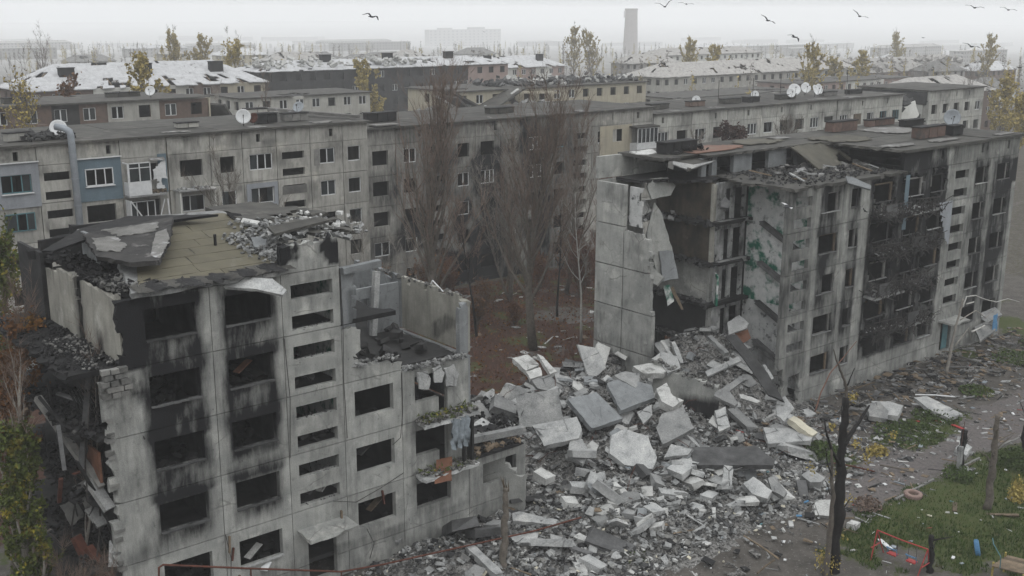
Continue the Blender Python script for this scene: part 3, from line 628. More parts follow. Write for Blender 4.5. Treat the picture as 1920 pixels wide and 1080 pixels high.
mb = MB(); mb.prism([(29.3, -1.1, 3.75), (30.3, -1.2, 3.7), (31.0, -.3, 4.5), (30.1, -.2, 4.5)], Vector((0, -.7, .7)), .05, .05, .3); mb.build('plank', 'wood_red', XA)
mb = MB(); n = 9
pts = [[Vector((30.4+1.1*i/n+.08*math.sin(j*1.7), -1.0-.12*math.sin(i*2.1+j*.6)-.05*j/4, 6.75-1.55*j/6*(1 if i % 3 else .7))) for i in range(n+1)] for j in range(7)]
vs = [p for r_ in pts for p in r_]+[p+Vector((0, .02, 0)) for r_ in pts for p in r_]; o_ = len(vs)//2
fs = [(j*(n+1)+i, (j+1)*(n+1)+i, (j+1)*(n+1)+i+1, j*(n+1)+i+1) for j in range(6) for i in range(n)]
mb.add(vs, fs+[tuple(o_+q for q in f[::-1]) for f in fs]); mb.build('hanging_cloth', 'cloth', XA, smooth=True)
# loose chunks hanging from the third-floor edge
for (x, z, s) in ((29.35, 8.9, .8), (30.2, 9.0, .7), (31.0, 8.75, .9)):
    mb = MB(); mb.prism([(x-s*.4, -.36, z-.5*s), (x+s*.3, -.36, z-.7*s), (x+s*.5, -.34, z), (x+s*.2, -.32, z+.6*s), (x-s*.45, -.32, z+.5*s)], Vector((0, -1, .1)), .12, .06, .2); mb.build('wall_fragment', 'rubble', XA)
for x in (31.6, 32.0): 
    mb = MB(); mb.bar((x, -.5, 3.9), (x, -.5, 6.6), .25 if x < 32 else .45, .12); mb.build('balcony_divider', 'inner_dark', XA)

for pts in ([(28.24, -.04, 9.4), (28.2, -.1, 7.4), (28.0, -.16, 6.2), (27.6, -.06, 5.9)], [(25.0, -.05, 15.0), (25.05, -.12, 12.6), (25.0, -.08, 9.8), (25.1, -.05, 6.9)], [(24.2, -.1, 4.0), (25.4, -.15, 3.6), (26.8, -.12, 3.9), (28.2, -.08, 4.3)], [(22.1, -.05, 12.3), (22.2, -.14, 9.5), (22.1, -.06, 6.7)], [(26.0, -.06, 2.0), (26.3, -.2, 1.2), (26.1, -.1, .4)], [(18.8, -.05, 4.0), (18.9, -.25, 2.9), (18.75, -.3, 1.2)]):
    mb = MB(); mb.tube(pts, .018, 5); mb.build('loose_wire', 'steel_dark', XA)
for (x, z, m_) in ((18.95, 3.9, 'wood'), (19.3, 1.9, 'wood'), (24.6, 3.4, 'wood'), (26.9, 3.75, 'rust'), (19.1, 3.3, 'rust')):
    mb = MB(); mb.bar((x, -.12, z), (x+U(-.15, .15), -.2, z-U(.4, .9)), .12, .07); mb.build('splintered_board', m_, XA)
for (x, y, z, L_, m_) in ((19.9, .3, 2.35, 1.0, 'rubble_white'), (20.4, -.25, 1.8, .5, 'white_frame'), (23.1, .4, 4.5, 1.2, 'rubble_dark'), (23.8, .5, 4.4, .7, 'rubble_white'), (26.2, .8, 5.5, 1.6, 'rubble_dark'), (20.2, .9, 10.9, 1.0, 'wood_red'), (26.6, .7, 2.5, 1.4, 'wood')):
    mb = MB(); mb.bar((x, y, z), (x+L_*.8, y+.3, z+L_*.35), .35, .05); mb.build('fallen_board', m_, XA)
# ---------------------------------------------------------------- right half
XB = thing('ruined_apartment_block', (72, 5.5, 0), 'soot blackened right half of the shelled concrete block with torn open stairwell', 'building')
colsB = [(58.1, 61.0), (61.03, 64.4), (64.43, 67.2), (67.23, 71.3), (71.33, 75.0), (75.03, 78.1), (78.13, 81.2), (81.23, 84.4), (84.43, 88.3)]
winB = [None, (61.65, 63.75), (65.1, 66.1), (68.0, 70.2), (72.0, 74.2), (75.3, 77.1), None, (81.73, 83.61), (85.02, 87.09)]
sB = []
for ci, w_ in enumerate(winB):
    if not w_: continue
    for k in range(1, 6):
        z0 = 2.1+2.8*(k-1); st = {1: .75, 2: .8, 3: 1, 4: 1, 5: .9, 7: .85, 8: .8}[ci]*(.35 if k == 1 else 1)*random.uniform(.75, 1.1)
        sB.append((*w_, z0+1.32, z0, st))
def exB(u, z):
    n = fr(u, z*.6, 31, .35, 4); s = .78+.45*n
    if u < 61.2: s = .5+.3*n
    elif u < 66.2: s = .66+.5*n
    if 60.9 < u < 61.6 or 64.2 < u < 64.8: s = .28+.25*n
    if 66.1 < u < 67.25: s = .2+.25*n
    if 67.3 < u < 77.5 and 2.5 < z < 15.2: s = max(s, .85+.4*n)
    if 70 < u < 77.6 and z > 15: s = .95+.3*n
    if 77.5 < u < 81.3: s = .24+.3*n
    if 80.6 < u < 81.9 or 83.7 < u < 84.8: s = .42+.4*n
    if u > 84.6: s = .75+.5*n
    if z > 14.8 and u > 77.6: s = .4+.4*n
    if u > 87.6 and z < 13: s = .2
    if z < 1.9: s = .22+.3*n
    return clamp(s)
sootB = soot_fn(sB, exB)
def keepB(u, v):
    n = .2*fr(u, v, 17, 1.2, 3)
    if u < 61.02:
        if v < 3.3: return u > 58.7+n and not (59.3 < u < 60.5 and v < 2.6)
        return u > 58.12 and v < 15.1+n*.5
    if 67.3 < u < 77.6 and 3 < v < 15.2:
        for w_ in winB[3:6]:
            d = max(w_[0]-u, 0, u-w_[1]); s_ = (v-2.1) % 2.8; e = max(s_-1.32, 0) if s_ < 2.1 else 2.8-s_
            if d+e < .28+.55*fr(u, v, 23, .9, 3): return False
    return True
for ci, (a, b_) in enumerate(colsB):
    for k in range(0, 6):
        z0, z1 = (0, 1.13) if k == 0 else (FZ[k-1]+.022, FZ[k]-.022)
        holes = []; s0 = 2.1+2.8*(k-1)
        if k:
            if ci in (0, 6):
                w_ = (58.84, 60.62) if ci == 0 else (78.64, 80.6)
                holes = [(*w_, s, s+.65) for s in (4.15+1.4*i for i in range(8)) if z0 < s < z1]
                if k == 1 and ci == 6: holes = [(78.75, 80.3, .0, 2.65)]
            elif ci in (3, 4):
                a_, b2 = winB[ci]; holes = [(a_, a_+1.35, s0, s0+1.32), (a_+1.35, b2, s0-.85 if k > 1 else s0, s0+1.32)]
            elif ci == 1 and k in (5, 3): holes = [(62.35, 63.7, s0, s0+1.32)]
            else: holes = [(*winB[ci], s0, s0+1.32)]
        elif ci == 6: holes = [(78.75, 80.3, .35, 2)]
        plate('wall_panel', XB, 'concrete', (0, 0, 0), X3, Z3, .3, a, b_, z0, z1, holes=holes, cell=.25, keep=keepB, soot=sootB, rag=.09)
        if k and ci not in (0, 6) and winB[ci]:
            a_, b2 = winB[ci]; mb = MB(); mb.box(((a_+b2)/2, -.03, s0+.015), (b2-a_, .14, .04), None, .012); mb.build('window_sill', 'rubble_dark' if (k+ci) % 3 else 'rubble', XB)
for ci in range(4, 9):
    a, b_ = colsB[ci]; a = max(a, 70.6); hv = {5: 76.3, 7: 82.2, 8: 86.3}.get(ci)
    plate('attic_panel', XB, 'concrete', (0, 0, 0), X3, Z3, .28, a, b_, 15.17, 16.6, holes=[(hv, hv+.34, 15.7, 16.4)] if hv else [], cell=.3, soot=sootB, keep=(lambda u, v: u > 70.75+.3*fr(u, v, 2, 1)) if ci == 4 else None, rag=.06)
for ci in (7, 8):      # surviving window frames
    for k in (2, 3, 4, 5):
        a_, b2 = winB[ci]; s0 = 2.1+2.8*(k-1); mb = MB(); x = b2-.42
        mb.bar((x, .15, s0+.03), (x, .15, s0+1.3), .07, .1); mb.bar((x, .15, s0+1.28), (b2-.02, .15, s0+1.28), .06, .1); mb.build('window_frame', 'brick_grey', XB)
for ci in (1, 2, 3, 4, 5):
    for k in range(1, 6):
        a_, b2 = winB[ci]; s0 = 2.1+2.8*(k-1); mb = MB(); mb.bar((b2-.06, .2, s0+.02), (b2-.06, .2, s0+1.3), .1, .24); mb.bar((a_+.05, .22, s0+1.27), (b2, .22, s0+1.27), .2, .07); mb.build('window_reveal', ('brick_grey', 'charred', 'wood')[(ci+k) % 3], XB)
# floors, inner walls
for k in range(0, 6):
    x0 = 57.6 if k < 5 else 61.2; x1 = 88.1
    if k == 5: continue
    plate('floor_slab', XB, 'charred', (0, 0, FZ[k]+.1), X3, Y3, .22, 61.1, x1, .3, 11, cell=1.4)
    plate('floor_slab', XB, 'inner_dark', (0, 0, FZ[k]+.1), X3, Y3, .22, 55.3, 61.0, 5.0, 11, cell=.4, keep=lambda u, v, k=k: u > 56.9+.5*fr(v, k, 3, .7) and v > 5.15+.2*fr(u, k, 5, 1), rag=.12)
for x in (64.4, 67.2, 71.3, 75.0, 78.1, 81.2, 84.4, 88.1):
    for k in range(5):
        for (ya, yb) in ((-10.9, -5.8), (-5.5, -.32)):
            plate('cross_wall', XB, 'charred_wall', (x, 0, 0), Vector((0, -1, 0)), Z3, .16, ya, yb, FZ[k]+.105, FZ[k+1]-.13, cell=2)
# stairwell wall, white over green, and the flights broken off along it
for k in range(5):
    plate('stairwell_wall', XB, 'stair_green' if k >= 2 else 'stair_white', (61.02, 0, 0), Vector((0, -1, 0)), Z3, .18, -5.5, -.32, FZ[k]-.1, FZ[k+1]-.12, cell=.4, soot=lambda u, v, k=k: .4*sst(7, 2, v)*(.6+fr(u, v, 3, .8)) + .25*sst(.25, .6, fr(u, v, 41, .5)))
for k in range(1, 5):
    z = FZ[k]; mb = MB()
    mb.prism([(60.9, 3.9, z-.05), (60.9, 4.2, z-.05), (60.9, 1.3, z-1.45), (60.9, 1.0, z-1.45)], X3, .35, .03, .5); mb.bar((60.7, 4.0, z-.1), (60.7, 1.1, z-1.5), .4, .28)
    mb.build('stair_flight', 'rubble_dark', XB)
    plate('landing', XB, 'rubble_dark', (0, 0, z-1.4), X3, Y3, .2, 60.2, 60.95, .35, 1.3, cell=.4)
# doors wall by the landing and brown room walls
for k in range(1, 5):
    z0 = FZ[k]+.105
    plate('inner_wall', XB, 'stair_white', (0, 5.6, 0), X3, Z3, .16, 57.65, 60.95, z0, FZ[k+1]-.13, holes=[(58.75, 59.35, z0, z0+2.1), (59.7, 60.6, z0, z0+2.1)], cell=.35, soot=lambda u, v, k=k: .35+.5*fr(u, v, k, .8))
    mb = MB(); mb.box((59.25, 5.3, z0-.12), (3.1, .4, .26), None, .04); mb.build('landing_beam', 'rubble', XB)
    plate('room_wall', XB, 'wall_brown' if k > 2 else ('concrete' if k == 2 else 'inner_dark'), (57.6, 0, 0), Vector((0, -1, 0)), Z3, .18, -10.9, -5.7, z0, FZ[k+1]-.13, cell=.5)
    mb = MB(); mb.box((57.5, 5.62, z0+1.25), (.3, .22, 2.55), None, .02); mb.build('door_post', 'wall_pale' if k > 2 else 'concrete', XB)
    plate('inner_wall', XB, 'charred_wall', (0, 5.6, 0), X3, Z3, .16, 61.2, 88, z0, FZ[k+1]-.13, cell=4)
mb = MB(); mb.box((57.3, 4.9, 7.9), (1.0, .12, 2.1), Matrix.Rotation(.9, 3, 'Z')); mb.build('door', 'stair_green', XB)
# rear facade and the grey end panels left of the tear
for i in range(11):
    a = 55.4+i*3.0; b_ = a+2.97
    for k in range(1, 6):
        c = (a+b_)/2; s0 = 2.1+2.8*(k-1); plate('wall_panel', XB, 'concrete', (0, 10.95, 0), X3, Z3, .3, a, b_, FZ[k-1]+.01, FZ[k]-.01, holes=[(c-.8, c+.8, s0, s0+1.3)], cell=1.0)
    plate('attic_panel', XB, 'concrete', (0, 10.95, 0), X3, Z3, .3, a, b_, FZ[5]+.01, 16.55, cell=1.5)
def gk(u, v):
    y = -u; n = .15*fr(u, v, 5, 1.4)
    if y > 8.45: return v < 15.1+n*.3
    if v < 6.75: return y > 5.75
    if v < 9.55: return y > 5.85+n
    return v < 12.15-.22*(8.4-y)*.6+n*.7 and y > 6.1+n+.25*max(0, v-11)
for (ya, yb) in ((-11.1, -8.50), (-8.42, -5.7)):
    for k in range(0, 5):
        plate('end_panel', XB, 'concrete', (51.9, 0, 0), Vector((0, -1, 0)), Z3, .32, ya, yb, FZ[k]+.035, FZ[k+1]-.035, cell=.25, keep=gk, rag=.08, soot=lambda u, v: .3*sst(.1, .5, fr(u, v, 13, .5))+.3*sst(5.5, 4, v))
plate('attic_panel', XB, 'concrete', (0, 11.05, 0), X3, Z3, .3, 52.0, 55.3, 15.25, 16.72, cell=.5)
for k in range(0, 5):
    plate('wall_panel', XB, 'concrete', (0, 10.95, 0), X3, Z3, .3, 52.25, 55.37, FZ[k]+.01, FZ[k+1]-.01, holes=[(53.0, 54.4, FZ[k]+.95, FZ[k]+2.3)], cell=.4)
plate('inner_wall', XB, 'stair_white', (52.3, 0, 0), Vector((0, -1, 0)), Z3, .12, -8.4, -7.0, 12.4, 15.0, cell=.3, keep=lambda u, v: u < -7.4+.3*nz(v, 3), rag=.08)
# hanging floor plates inside the tear
for poly, c, n, t, m_ in (
    ([(1218, 335), (1252, 332), (1268, 348), (1258, 366), (1222, 374), (1214, 350)], (55.0, 8.0, 14.2), tiltn(70, 15), .2, 'concrete'),
    ([(1228, 380), (1240, 398), (1262, 470), (1272, 520), (1236, 530), (1212, 440)], (54.2, 7.5, 11.5), tiltn(80, 10), .2, 'concrete'),
    ([(1236, 470), (1262, 470), (1272, 522), (1242, 528)], (54.0, 7.2, 10.5), tiltn(72, 5), .2, 'concrete_blue'),
    ([(1222, 498), (1246, 520), (1232, 535), (1216, 530)], (53.4, 7.0, 9.4), tiltn(60, -10), .2, 'concrete'),
    ([(1244, 536), (1256, 534), (1264, 565), (1252, 573)], (54.2, 7.2, 8.4), tiltn(70), .12, 'stair_green'),
    ([(1256, 540), (1262, 536), (1282, 580), (1278, 582)], (54.6, 7.0, 8.2), tiltn(70), .1, 'wood'),
    ([(1195, 295), (1240, 286), (1345, 282), (1326, 302), (1292, 316), (1262, 302)], (55.3, 8.0, 16.55), tiltn(6, 3), .22, 'felt'),
    ([(1180, 284), (1222, 279), (1235, 285), (1202, 293)], (55.0, 10.4, 16.95), tiltn(8), .08, 'rubble_white'),
    ([(1262, 302), (1292, 312), (1342, 300), (1335, 304), (1290, 319), (1262, 308)], (54.5, 6.3, 16.3), tiltn(60), .18, 'rubble'),
    ([(1254, 303), (1266, 302), (1262, 318), (1252, 314)], (54.3, 6.6, 16.1), tiltn(70), .05, 'felt_light'),
    ([(1192, 380), (1212, 374), (1222, 395), (1192, 414)], (54.6, 9.5, 13.2), tiltn(45), .15, 'rubble_white'),
    ([(1186, 366), (1198, 364), (1200, 374), (1190, 378)], (53.6, 9.0, 14.0), tiltn(50), .1, 'rubble_white'),
    ([(1350, 378), (1360, 368), (1370, 378), (1366, 390), (1352, 388)], (57.6, 4.8, 13.9), tiltn(50), .25, 'rubble_dark')):
    pslab('floor_plate', XB, m_, poly, c, n, t, .05)
for k in (1, 2, 3, 4): heap('broken_edge', XB, 'rubble_dark', 70, lambda k=k: (U(56.9, 57.5), U(5.4, 10.5), FZ[k]+U(-.2, .15)), .28, 60+k)
heap('broken_edge', XB, 'rubble', 60, lambda: (U(52.6, 56.8), U(8, 10.6), 12.5+U(0, .3)), .3, 66)
plate('floor_slab', XB, 'rubble', (0, 0, 12.45), X3, Y3, .2, 52.3, 57.6, 8.6, 10.8, cell=.4, rag=.1, keep=lambda u, v: v > 9.2+.5*fr(u, v, 1, .6))
plate('floor_slab', XB, 'charred', (0, 0, 15.25), X3, Y3, .2, 53.5, 61.5, 5.7, 10.9, cell=.4, keep=lambda u, v: v > 6.2+.5*fr(u, v, 3, .7)+.75*max(0, 57.2-u), rag=.12)
# attic: standing piers with dark openings, the rear roof, the front roof further on, olive slab drooping between
pz = 15.3
for (a, b_) in ((57.6, 58.1), (58.7, 59.2), (61.0, 63.0), (64.9, 67.0), (68.2, 70.5)):
    plate('attic_pier', XB, 'concrete_blue', (0, 6.9, 0), X3, Z3, .3, a, b_, pz, 16.55, cell=.6)
plate('attic_wall', XB, 'charred', (0, 9.4, 0), X3, Z3, .15, 57, 71, pz, 16.5, cell=3)
def roofk(u, v):
    n = .35*fr(u, v, 8, .6)
    if u < 57.6: return v > 7.2+n*1.5
    if u < 70.6: return v > 6.6+n*.4
    return True
for i in range(6):
    for j in range(4):
        a, b_ = 54.2+i*5.75, 54.2+(i+1)*5.75-.02; c, d = -.35+j*3.0, -.35+(j+1)*3.0-.02
        plate('roof_slab', XB, 'felt', (0, 0, 16.78+.012*((i*3+j*5) % 4)), X3, Y3, .2, a, min(b_, 88.7), c, min(d, 11.5), cell=.45, keep=roofk, rag=.14, soot=lambda u, v: .0)
for (x, y, dx, dy, m_) in ((60.5, 8.6, 6.2, 2.6, 'pinkfelt'), (73.0, 6.5, 5.0, 4.0, 'felt_olive_dark'), (66.5, 9.2, 4.5, 2.6, 'felt_olive_dark'), (72.5, 1.4, 4.2, 1.2, 'felt_light'), (78.5, 1.2, 4.0, 1.0, 'felt_light'), (86.3, .4, 3.0, .7, 'felt_light'), (69.5, 9.6, 2.6, 1.0, 'felt_light'), (81.5, 7.5, 5.0, 4.0, 'felt_light')):
    if m_ == 'pinkfelt' and 'pinkfelt' not in M: mat('pinkfelt', (.20, .115, .085), (.13, .08, .062), 1.0, rnd=.05, c3=(.2, .17, .13), s3=.6)
    plate('felt_patch', XB, m_, (0, 0, 16.9), X3, Y3, .045, x-dx/2, x+dx/2, y-dy/2, y+dy/2, cell=.3, keep=lambda u, v, x=x, y=y, dx=dx, dy=dy: ((u-x)/dx*2)**2+((v-y)/dy*2)**2 < 1+.8*fr(u, v, 3, .7), rag=.1)
# drooping olive roof sheet
n = 16; mb = MB(); vs = []; fs = []
for i in range(n+1):
    for j in range(9):
        s_ = i/n; q = j/8; x = 66.3+4.6*s_+.5*(1-q); y = 6.75-3.2*q*(1-.15*s_); z = 16.80-1.38*(q**1.15)*(1-.25*sst(.75, 1, s_))+.03*math.sin(i*1.3)*q
        vs.append((x, y, z))
m_ = len(vs); vs += [(a, b_, c-.12) for (a, b_, c) in vs]
for i in range(n):
    for j in range(8):
        if (i in (13, 14) and j in (5, 6, 7)) or (i == 12 and j == 6): continue
        a = i*9+j; fs.append((a, a+1, a+10, a+9)); fs.append((m_+a, m_+a+9, m_+a+10, m_+a+1))
mb.add(vs, fs); mb.build('roof_sheet', 'felt_olive_dark', XB, smooth=True)
# fifth-floor ceiling laid bare, littered with debris
plate('ceiling_slab', XB, 'felt', (0, 0, 15.32), X3, Y3, .2, 57.4, 71.2, -.4, 6.9, cell=.4, keep=lambda u, v: v > -.25+.25*fr(u, v, 2, .9) and u > 58.0+.5*fr(u, v, 4, .7)+.25*max(0, v-3.2), rag=.14)
pslab('ceiling_slab', XB, 'concrete_blue', [(1586, 330), (1600, 332), (1634, 348), (1632, 355), (1590, 343)], (63.4, -.5, 15.5), tiltn(45), .15, .03)
heap('attic_debris', XB, 'rubble_dark', 240, lambda: (U(58.6, 70.5), U(.0, 6.4), 15.36+U(0, .1)), .18, 71)
heap('attic_debris', XB, 'charred', 240, lambda: (U(60, 70.5), U(.2, 6.4), 15.36+U(0, .12)), .2, 72)
heap('attic_debris', XB, 'felt_light', 36, lambda: (U(62, 72), U(1.5, 6.4), 15.38+U(0, .08)), .4, 73)
for i in range(12):
    x, y = U(59, 70), U(.5, 5.5); a = U(0, 3.1); L_ = U(.8, 2.2); mb = MB(); mb.bar((x, y, 15.5), (x+L_*math.cos(a), y+L_*math.sin(a), 15.5+U(.0, .5)), .12, .08); mb.build('fallen_beam', random.choice(['charred', 'wood', 'rubble']), XB)
# vent stacks on the roof
def stack(parent, x, y, z, L_, w_, h, m_, n=3, ang=0):
    r_ = Matrix.Rotation(ang, 3, 'Z'); o0 = None
    mb = MB(); mb.box((x, y, z+h+.04), (L_+.1, w_+.1, .08), r_); root = mb.build('vent_stack', 'charred', parent)
    for i in range(n):
        mb = MB(); mb.box(Vector((x, y, z+h/2)) + r_ @ Vector(((i-(n-1)/2)*L_/n, 0, 0)), (L_/n-.05, w_, h), r_, .02); mb.build('stack_block', m_, root)
stack(XB, 57.3, 8.9, 16.85, 3.2, .9, .7, 'charred', 4); stack(XB, 78.2, 9.9, 16.85, 3.4, .8, .75, 'stack_brick', 3); stack(XB, 79.5, 3.0, 16.85, 3.6, .8, .8, 'stack_brick', 3); stack(XB, 82.6, 2.6, 16.85, 1.6, .7, .7, 'charred', 2); stack(XB, 86.5, 8.6, 16.85, 3.0, .6, .45, 'charred', 2); stack(XB, 84.5, 10.4, 16.85, 4, .5, .5, 'stack_brick', 4)
heap('attic_debris', XB, 'charred', 60, lambda: (U(56.2, 59.6), U(8, 9.6), 16.9+U(0, .3)), .3, 75)
# burnt balconies
for ci, ks in ((3, (2, 3, 4, 5)), (4, (2, 3, 4, 5)), (5, ())):
    a, b_ = colsB[ci]
    for k in ks:
        z = FZ[k-1]+.05; mb = MB(); mb.prism([(a+.2, -1.05, z-.04), (b_-.1, -1.05, z-.02), (b_-.1, -.01, z), (a+.2, -.01, z)], Z3, .16, .1, .3); bo = mb.build('balcony_slab', 'charred' if (ci+k) % 3 else 'rubble', XB)
        mb = MB()
        for i in range(130): 
            p = Vector((U(a+.1, b_-.1), U(-1.5, -.1), z+U(-.25, .95 if k in (3, 4) else .5))); d = Vector((U(-1, 1), U(-.6, .6), U(-.7, .8))).normalized()*U(.25, 1.0); mb.tube([p, p+d*.5+Vector((0, 0, U(-.06, .06))), p+d], .032, 3)
        mb.build('burnt_tangle', 'steel_dark', bo, kind='stuff')
        heap('balcony_debris', bo, 'rubble_dark' if k % 2 else 'charred', 60, lambda a=a, b_=b_, z=z: (U(a+.2, b_-.2), U(-1.1, 0), z+U(0, .25)), .26, 80+k+ci*7)
        heap('balcony_debris', bo, 'rubble', 26, lambda a=a, b_=b_, z=z: (U(a+.2, b_-.2), U(-1.15, -.3), z+U(.1, .4)), .15, 180+k+ci*7)
        mb = MB()
        for i in range(13):
            x = a+.3+(b_-a-.5)*i/12; mb.bar((x, -1.02, z), (x+U(-.12, .12), -1.02+U(-.15, .15), z+U(.5, 1.0)), .03)
        mb.bar((a+.3, -1.02, z+.95), (b_-.25, -1.05, z+.8), .05); mb.build('railing', 'steel_dark', bo)
        if (ci+k) % 2 == 0:
            plate('railing_panel', bo, 'rubble_dark', (0, -1.1, 0), X3, Z3, .04, a+.5, a+1.9, z+.05, z+.9, cell=.3, keep=lambda u, v: fr(u, v, 5, 1) < .35, rag=.08)
# pale wall patch by the second stair, downpipe strip, door canopy, red foot of the wall
plate('torn_sheet', XB, 'grey_clad', (0, -.34, 0), X3, Z3, .03, 75.9, 78.0, 9.2, 12.5, cell=.25, keep=lambda u, v: u-76.0 > (12.5-v)*.5+.2*fr(u, v, 3, 1), rag=.08)
plate('torn_sheet', XB, 'blue_clad', (0, -.33, 0), X3, Z3, .03, 71.2, 71.7, 10.8, 15.0, cell=.3, keep=lambda u, v: v > 11.2+.4*nz(u*3, 2), rag=.05)
mb = MB(); mb.prism([(78.3, -1.2, 2.95), (80.9, -1.25, 2.9), (80.9, 0, 3.0), (78.3, 0, 3.0)], Z3, .14, .06, .4); mb.build('door_canopy', 'concrete', XB)
plate('door', XB, 'teal_frame', (0, .22, 0), X3, Z3, .06, 79.5, 80.28, .4, 2.6, cell=.6)
heap('interior_debris', XB, 'charred', 300, lambda: (U(62, 87), U(.5, 5), FZ[random.randrange(5)]+.2+U(0, .6)), .5, 99)
# ---------------------------------------------------------------- long block behind the yard, in stepped sections
def frame(parent, x0, x1, z0, z1, y, m_='white_frame', mull=(.5,), broken=0.0, glass=0.0):
    mb = MB(); t = .07
    mb.bar((x0, y, z0+t/2), (x1, y, z0+t/2), t, t); mb.bar((x0, y, z1-t/2), (x1, y, z1-t/2), t, t)
    mb.bar((x0+t/2, y, z0), (x0+t/2, y, z1), t, t); mb.bar((x1-t/2, y, z0), (x1-t/2, y, z1), t, t)
    for f in mull:
        if random.random() >= broken: x = x0+(x1-x0)*f; mb.bar((x, y, z0), (x+random.uniform(-.02, .02), y, z1), t, t)
    w_ = mb.build('window', m_, parent)
    ms = [0]+list(mull)+[1]
    for p, q in zip(ms, ms[1:]):
        if random.random() < glass:
            g = MB(); g.box((x0+(x1-x0)*(p+q)/2, y+.01, (z0+z1)/2), ((x1-x0)*(q-p)-.1, .015, z1-z0-.12)); g.build('pane', 'glass', w_)
    return w_
def dish(x, y, z, r, az, el, m_, label, group='satellite dishes on the flat roofs'):
    o = thing('satellite_dish', (x, y, z), label, 'satellite dish', group)
    n = Vector((math.cos(el)*math.cos(az), math.cos(el)*math.sin(az), math.sin(el))); q = n.to_track_quat('Z', 'Y').to_matrix(); c = Vector((x, y, z+r*1.25))
    mb = MB(); pr = [(0.001, 0)]+[(r*i/5, .28*r*(i/5)**2) for i in range(1, 6)]+[(r*i/5, .28*r*(i/5)**2-.03) for i in range(5, 0, -1)]+[(0.001, -.03)]
    mb.lathe(c, pr, 20, q); mb.build('reflector', m_, o, smooth=True)
    mb = MB(); mb.tube([(x, y, z), (x, y, z+r), c], .04, 6); mb.build('mast', 'steel_dark', o)
    mb = MB(); mb.tube([c+q @ Vector((0, -r*.95, .25*r)), c+q @ Vector((0, 0, r*1.0))], .02, 5); mb.box(c+q @ Vector((0, 0, r)), (.1, .1, .14), q); mb.build('feed_arm', 'steel_dark', o)
def section(label, x0, x1, y0, dz, bays, attic_vents=(), soot=None, floors=5, panel='concrete_far', dep=11.4, cell=.8, frames=.55, skip=(), rear=False):
    o = thing('apartment_block', ((x0+x1)/2, y0+dep/2, 0), label, 'building', 'sections of the long block behind the yard')
    for (a, b_, w_) in bays:
        for k in range(0, floors+1):
            z0, z1 = (0, FZ[0]+dz-.025) if k == 0 else (FZ[k-1]+dz+.025, FZ[k]+dz-.025)
            holes = []; s0 = 2.1+2.8*(k-1)+dz
            if k:
                if w_[0] == 's': holes = [(w_[1], w_[2], s, s+.62) for s in (4.15+1.4*i+dz for i in range(8)) if z0 < s < z1]
                else: holes = [(p, q, s0, s0+1.32) for (p, q) in w_[1:]]
            plate('wall_panel', o, panel, (0, y0, 0), X3, Z3, .3, a+.03, b_-.03, z0, z1, holes=holes, cell=cell, soot=soot)
            if k and w_[0] != 's':
                for (p, q) in w_[1:]:
                    if (round(p), k) in skip: continue
                    r_ = random.random()
                    if r_ < frames: frame(o, p, q, s0, s0+1.32, y0+.12, 'white_frame' if r_ < frames*.85 else 'teal_frame', (.5,) if q-p < 1.7 else (.36, .7), .35, .35)
        hv = [v for v in attic_vents if a < v < b_]
        plate('attic_panel', o, panel, (0, y0, 0), X3, Z3, .28, a+.03, b_-.03, FZ[5]+dz+.012, 16.55+dz, holes=[(v, v+.36, 15.6+dz, 16.25+dz) for v in hv], cell=cell, soot=soot)
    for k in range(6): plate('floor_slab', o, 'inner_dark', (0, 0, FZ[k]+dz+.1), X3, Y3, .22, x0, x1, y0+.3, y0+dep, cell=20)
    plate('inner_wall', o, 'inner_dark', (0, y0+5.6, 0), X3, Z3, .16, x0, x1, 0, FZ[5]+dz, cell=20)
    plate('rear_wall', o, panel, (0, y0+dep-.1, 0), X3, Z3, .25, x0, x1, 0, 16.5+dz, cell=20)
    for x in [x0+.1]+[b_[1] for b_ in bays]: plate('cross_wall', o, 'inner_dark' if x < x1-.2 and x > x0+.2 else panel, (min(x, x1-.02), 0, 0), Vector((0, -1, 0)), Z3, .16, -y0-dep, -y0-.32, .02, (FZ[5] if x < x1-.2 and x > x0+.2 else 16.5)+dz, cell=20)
    nb = max(2, int((x1-x0)/6))
    for i in range(nb):
        a, b_ = x0-.2+(x1-x0+.4)*i/nb, x0-.2+(x1-x0+.4)*(i+1)/nb-.02
        for j in range(2):
            plate('roof_slab', o, 'felt', (0, 0, 16.75+dz+.015*((i+j) % 2)), X3, Y3, .18, a, b_, y0-.35+j*(dep/2+.4), y0-.35+(j+1)*(dep/2+.4)-.02, cell=.7, keep=lambda u, v: not (v < y0-.2 and fr(u, 0, 3, .8) > .25), rag=.1)
        if random.random() < .7:
            x = (a+b_)/2; plate('felt_patch', o, 'felt_light', (0, 0, 16.80+dz+.02), X3, Y3, .03, x-2, x+2, y0-.1, y0+1.4, cell=.3, keep=lambda u, v, x=x: fr(u, v, x, .5) > .12 and abs(u-x) < 1.8, rag=.12)
    return o
sC2 = lambda u, z: clamp((.46 if u < 80 else .22)+.3*fr(u, z, 5, .3)+.75*math.exp(-((u-64)/9)**2)*sst(-.35, .45, fr(u, z, 2, .3))*sst(14.5, 9, z)+.5*math.exp(-((u-71)/5)**2)*sst(-.3, .3, fr(u, z, 6, .4)))
sC1 = lambda u, z: .34*sst(.05, .5, fr(u, z, 8, .35))+.12*sst(.2, 0, abs(((z-1.15) % 2.8)-1.4)-1.25)
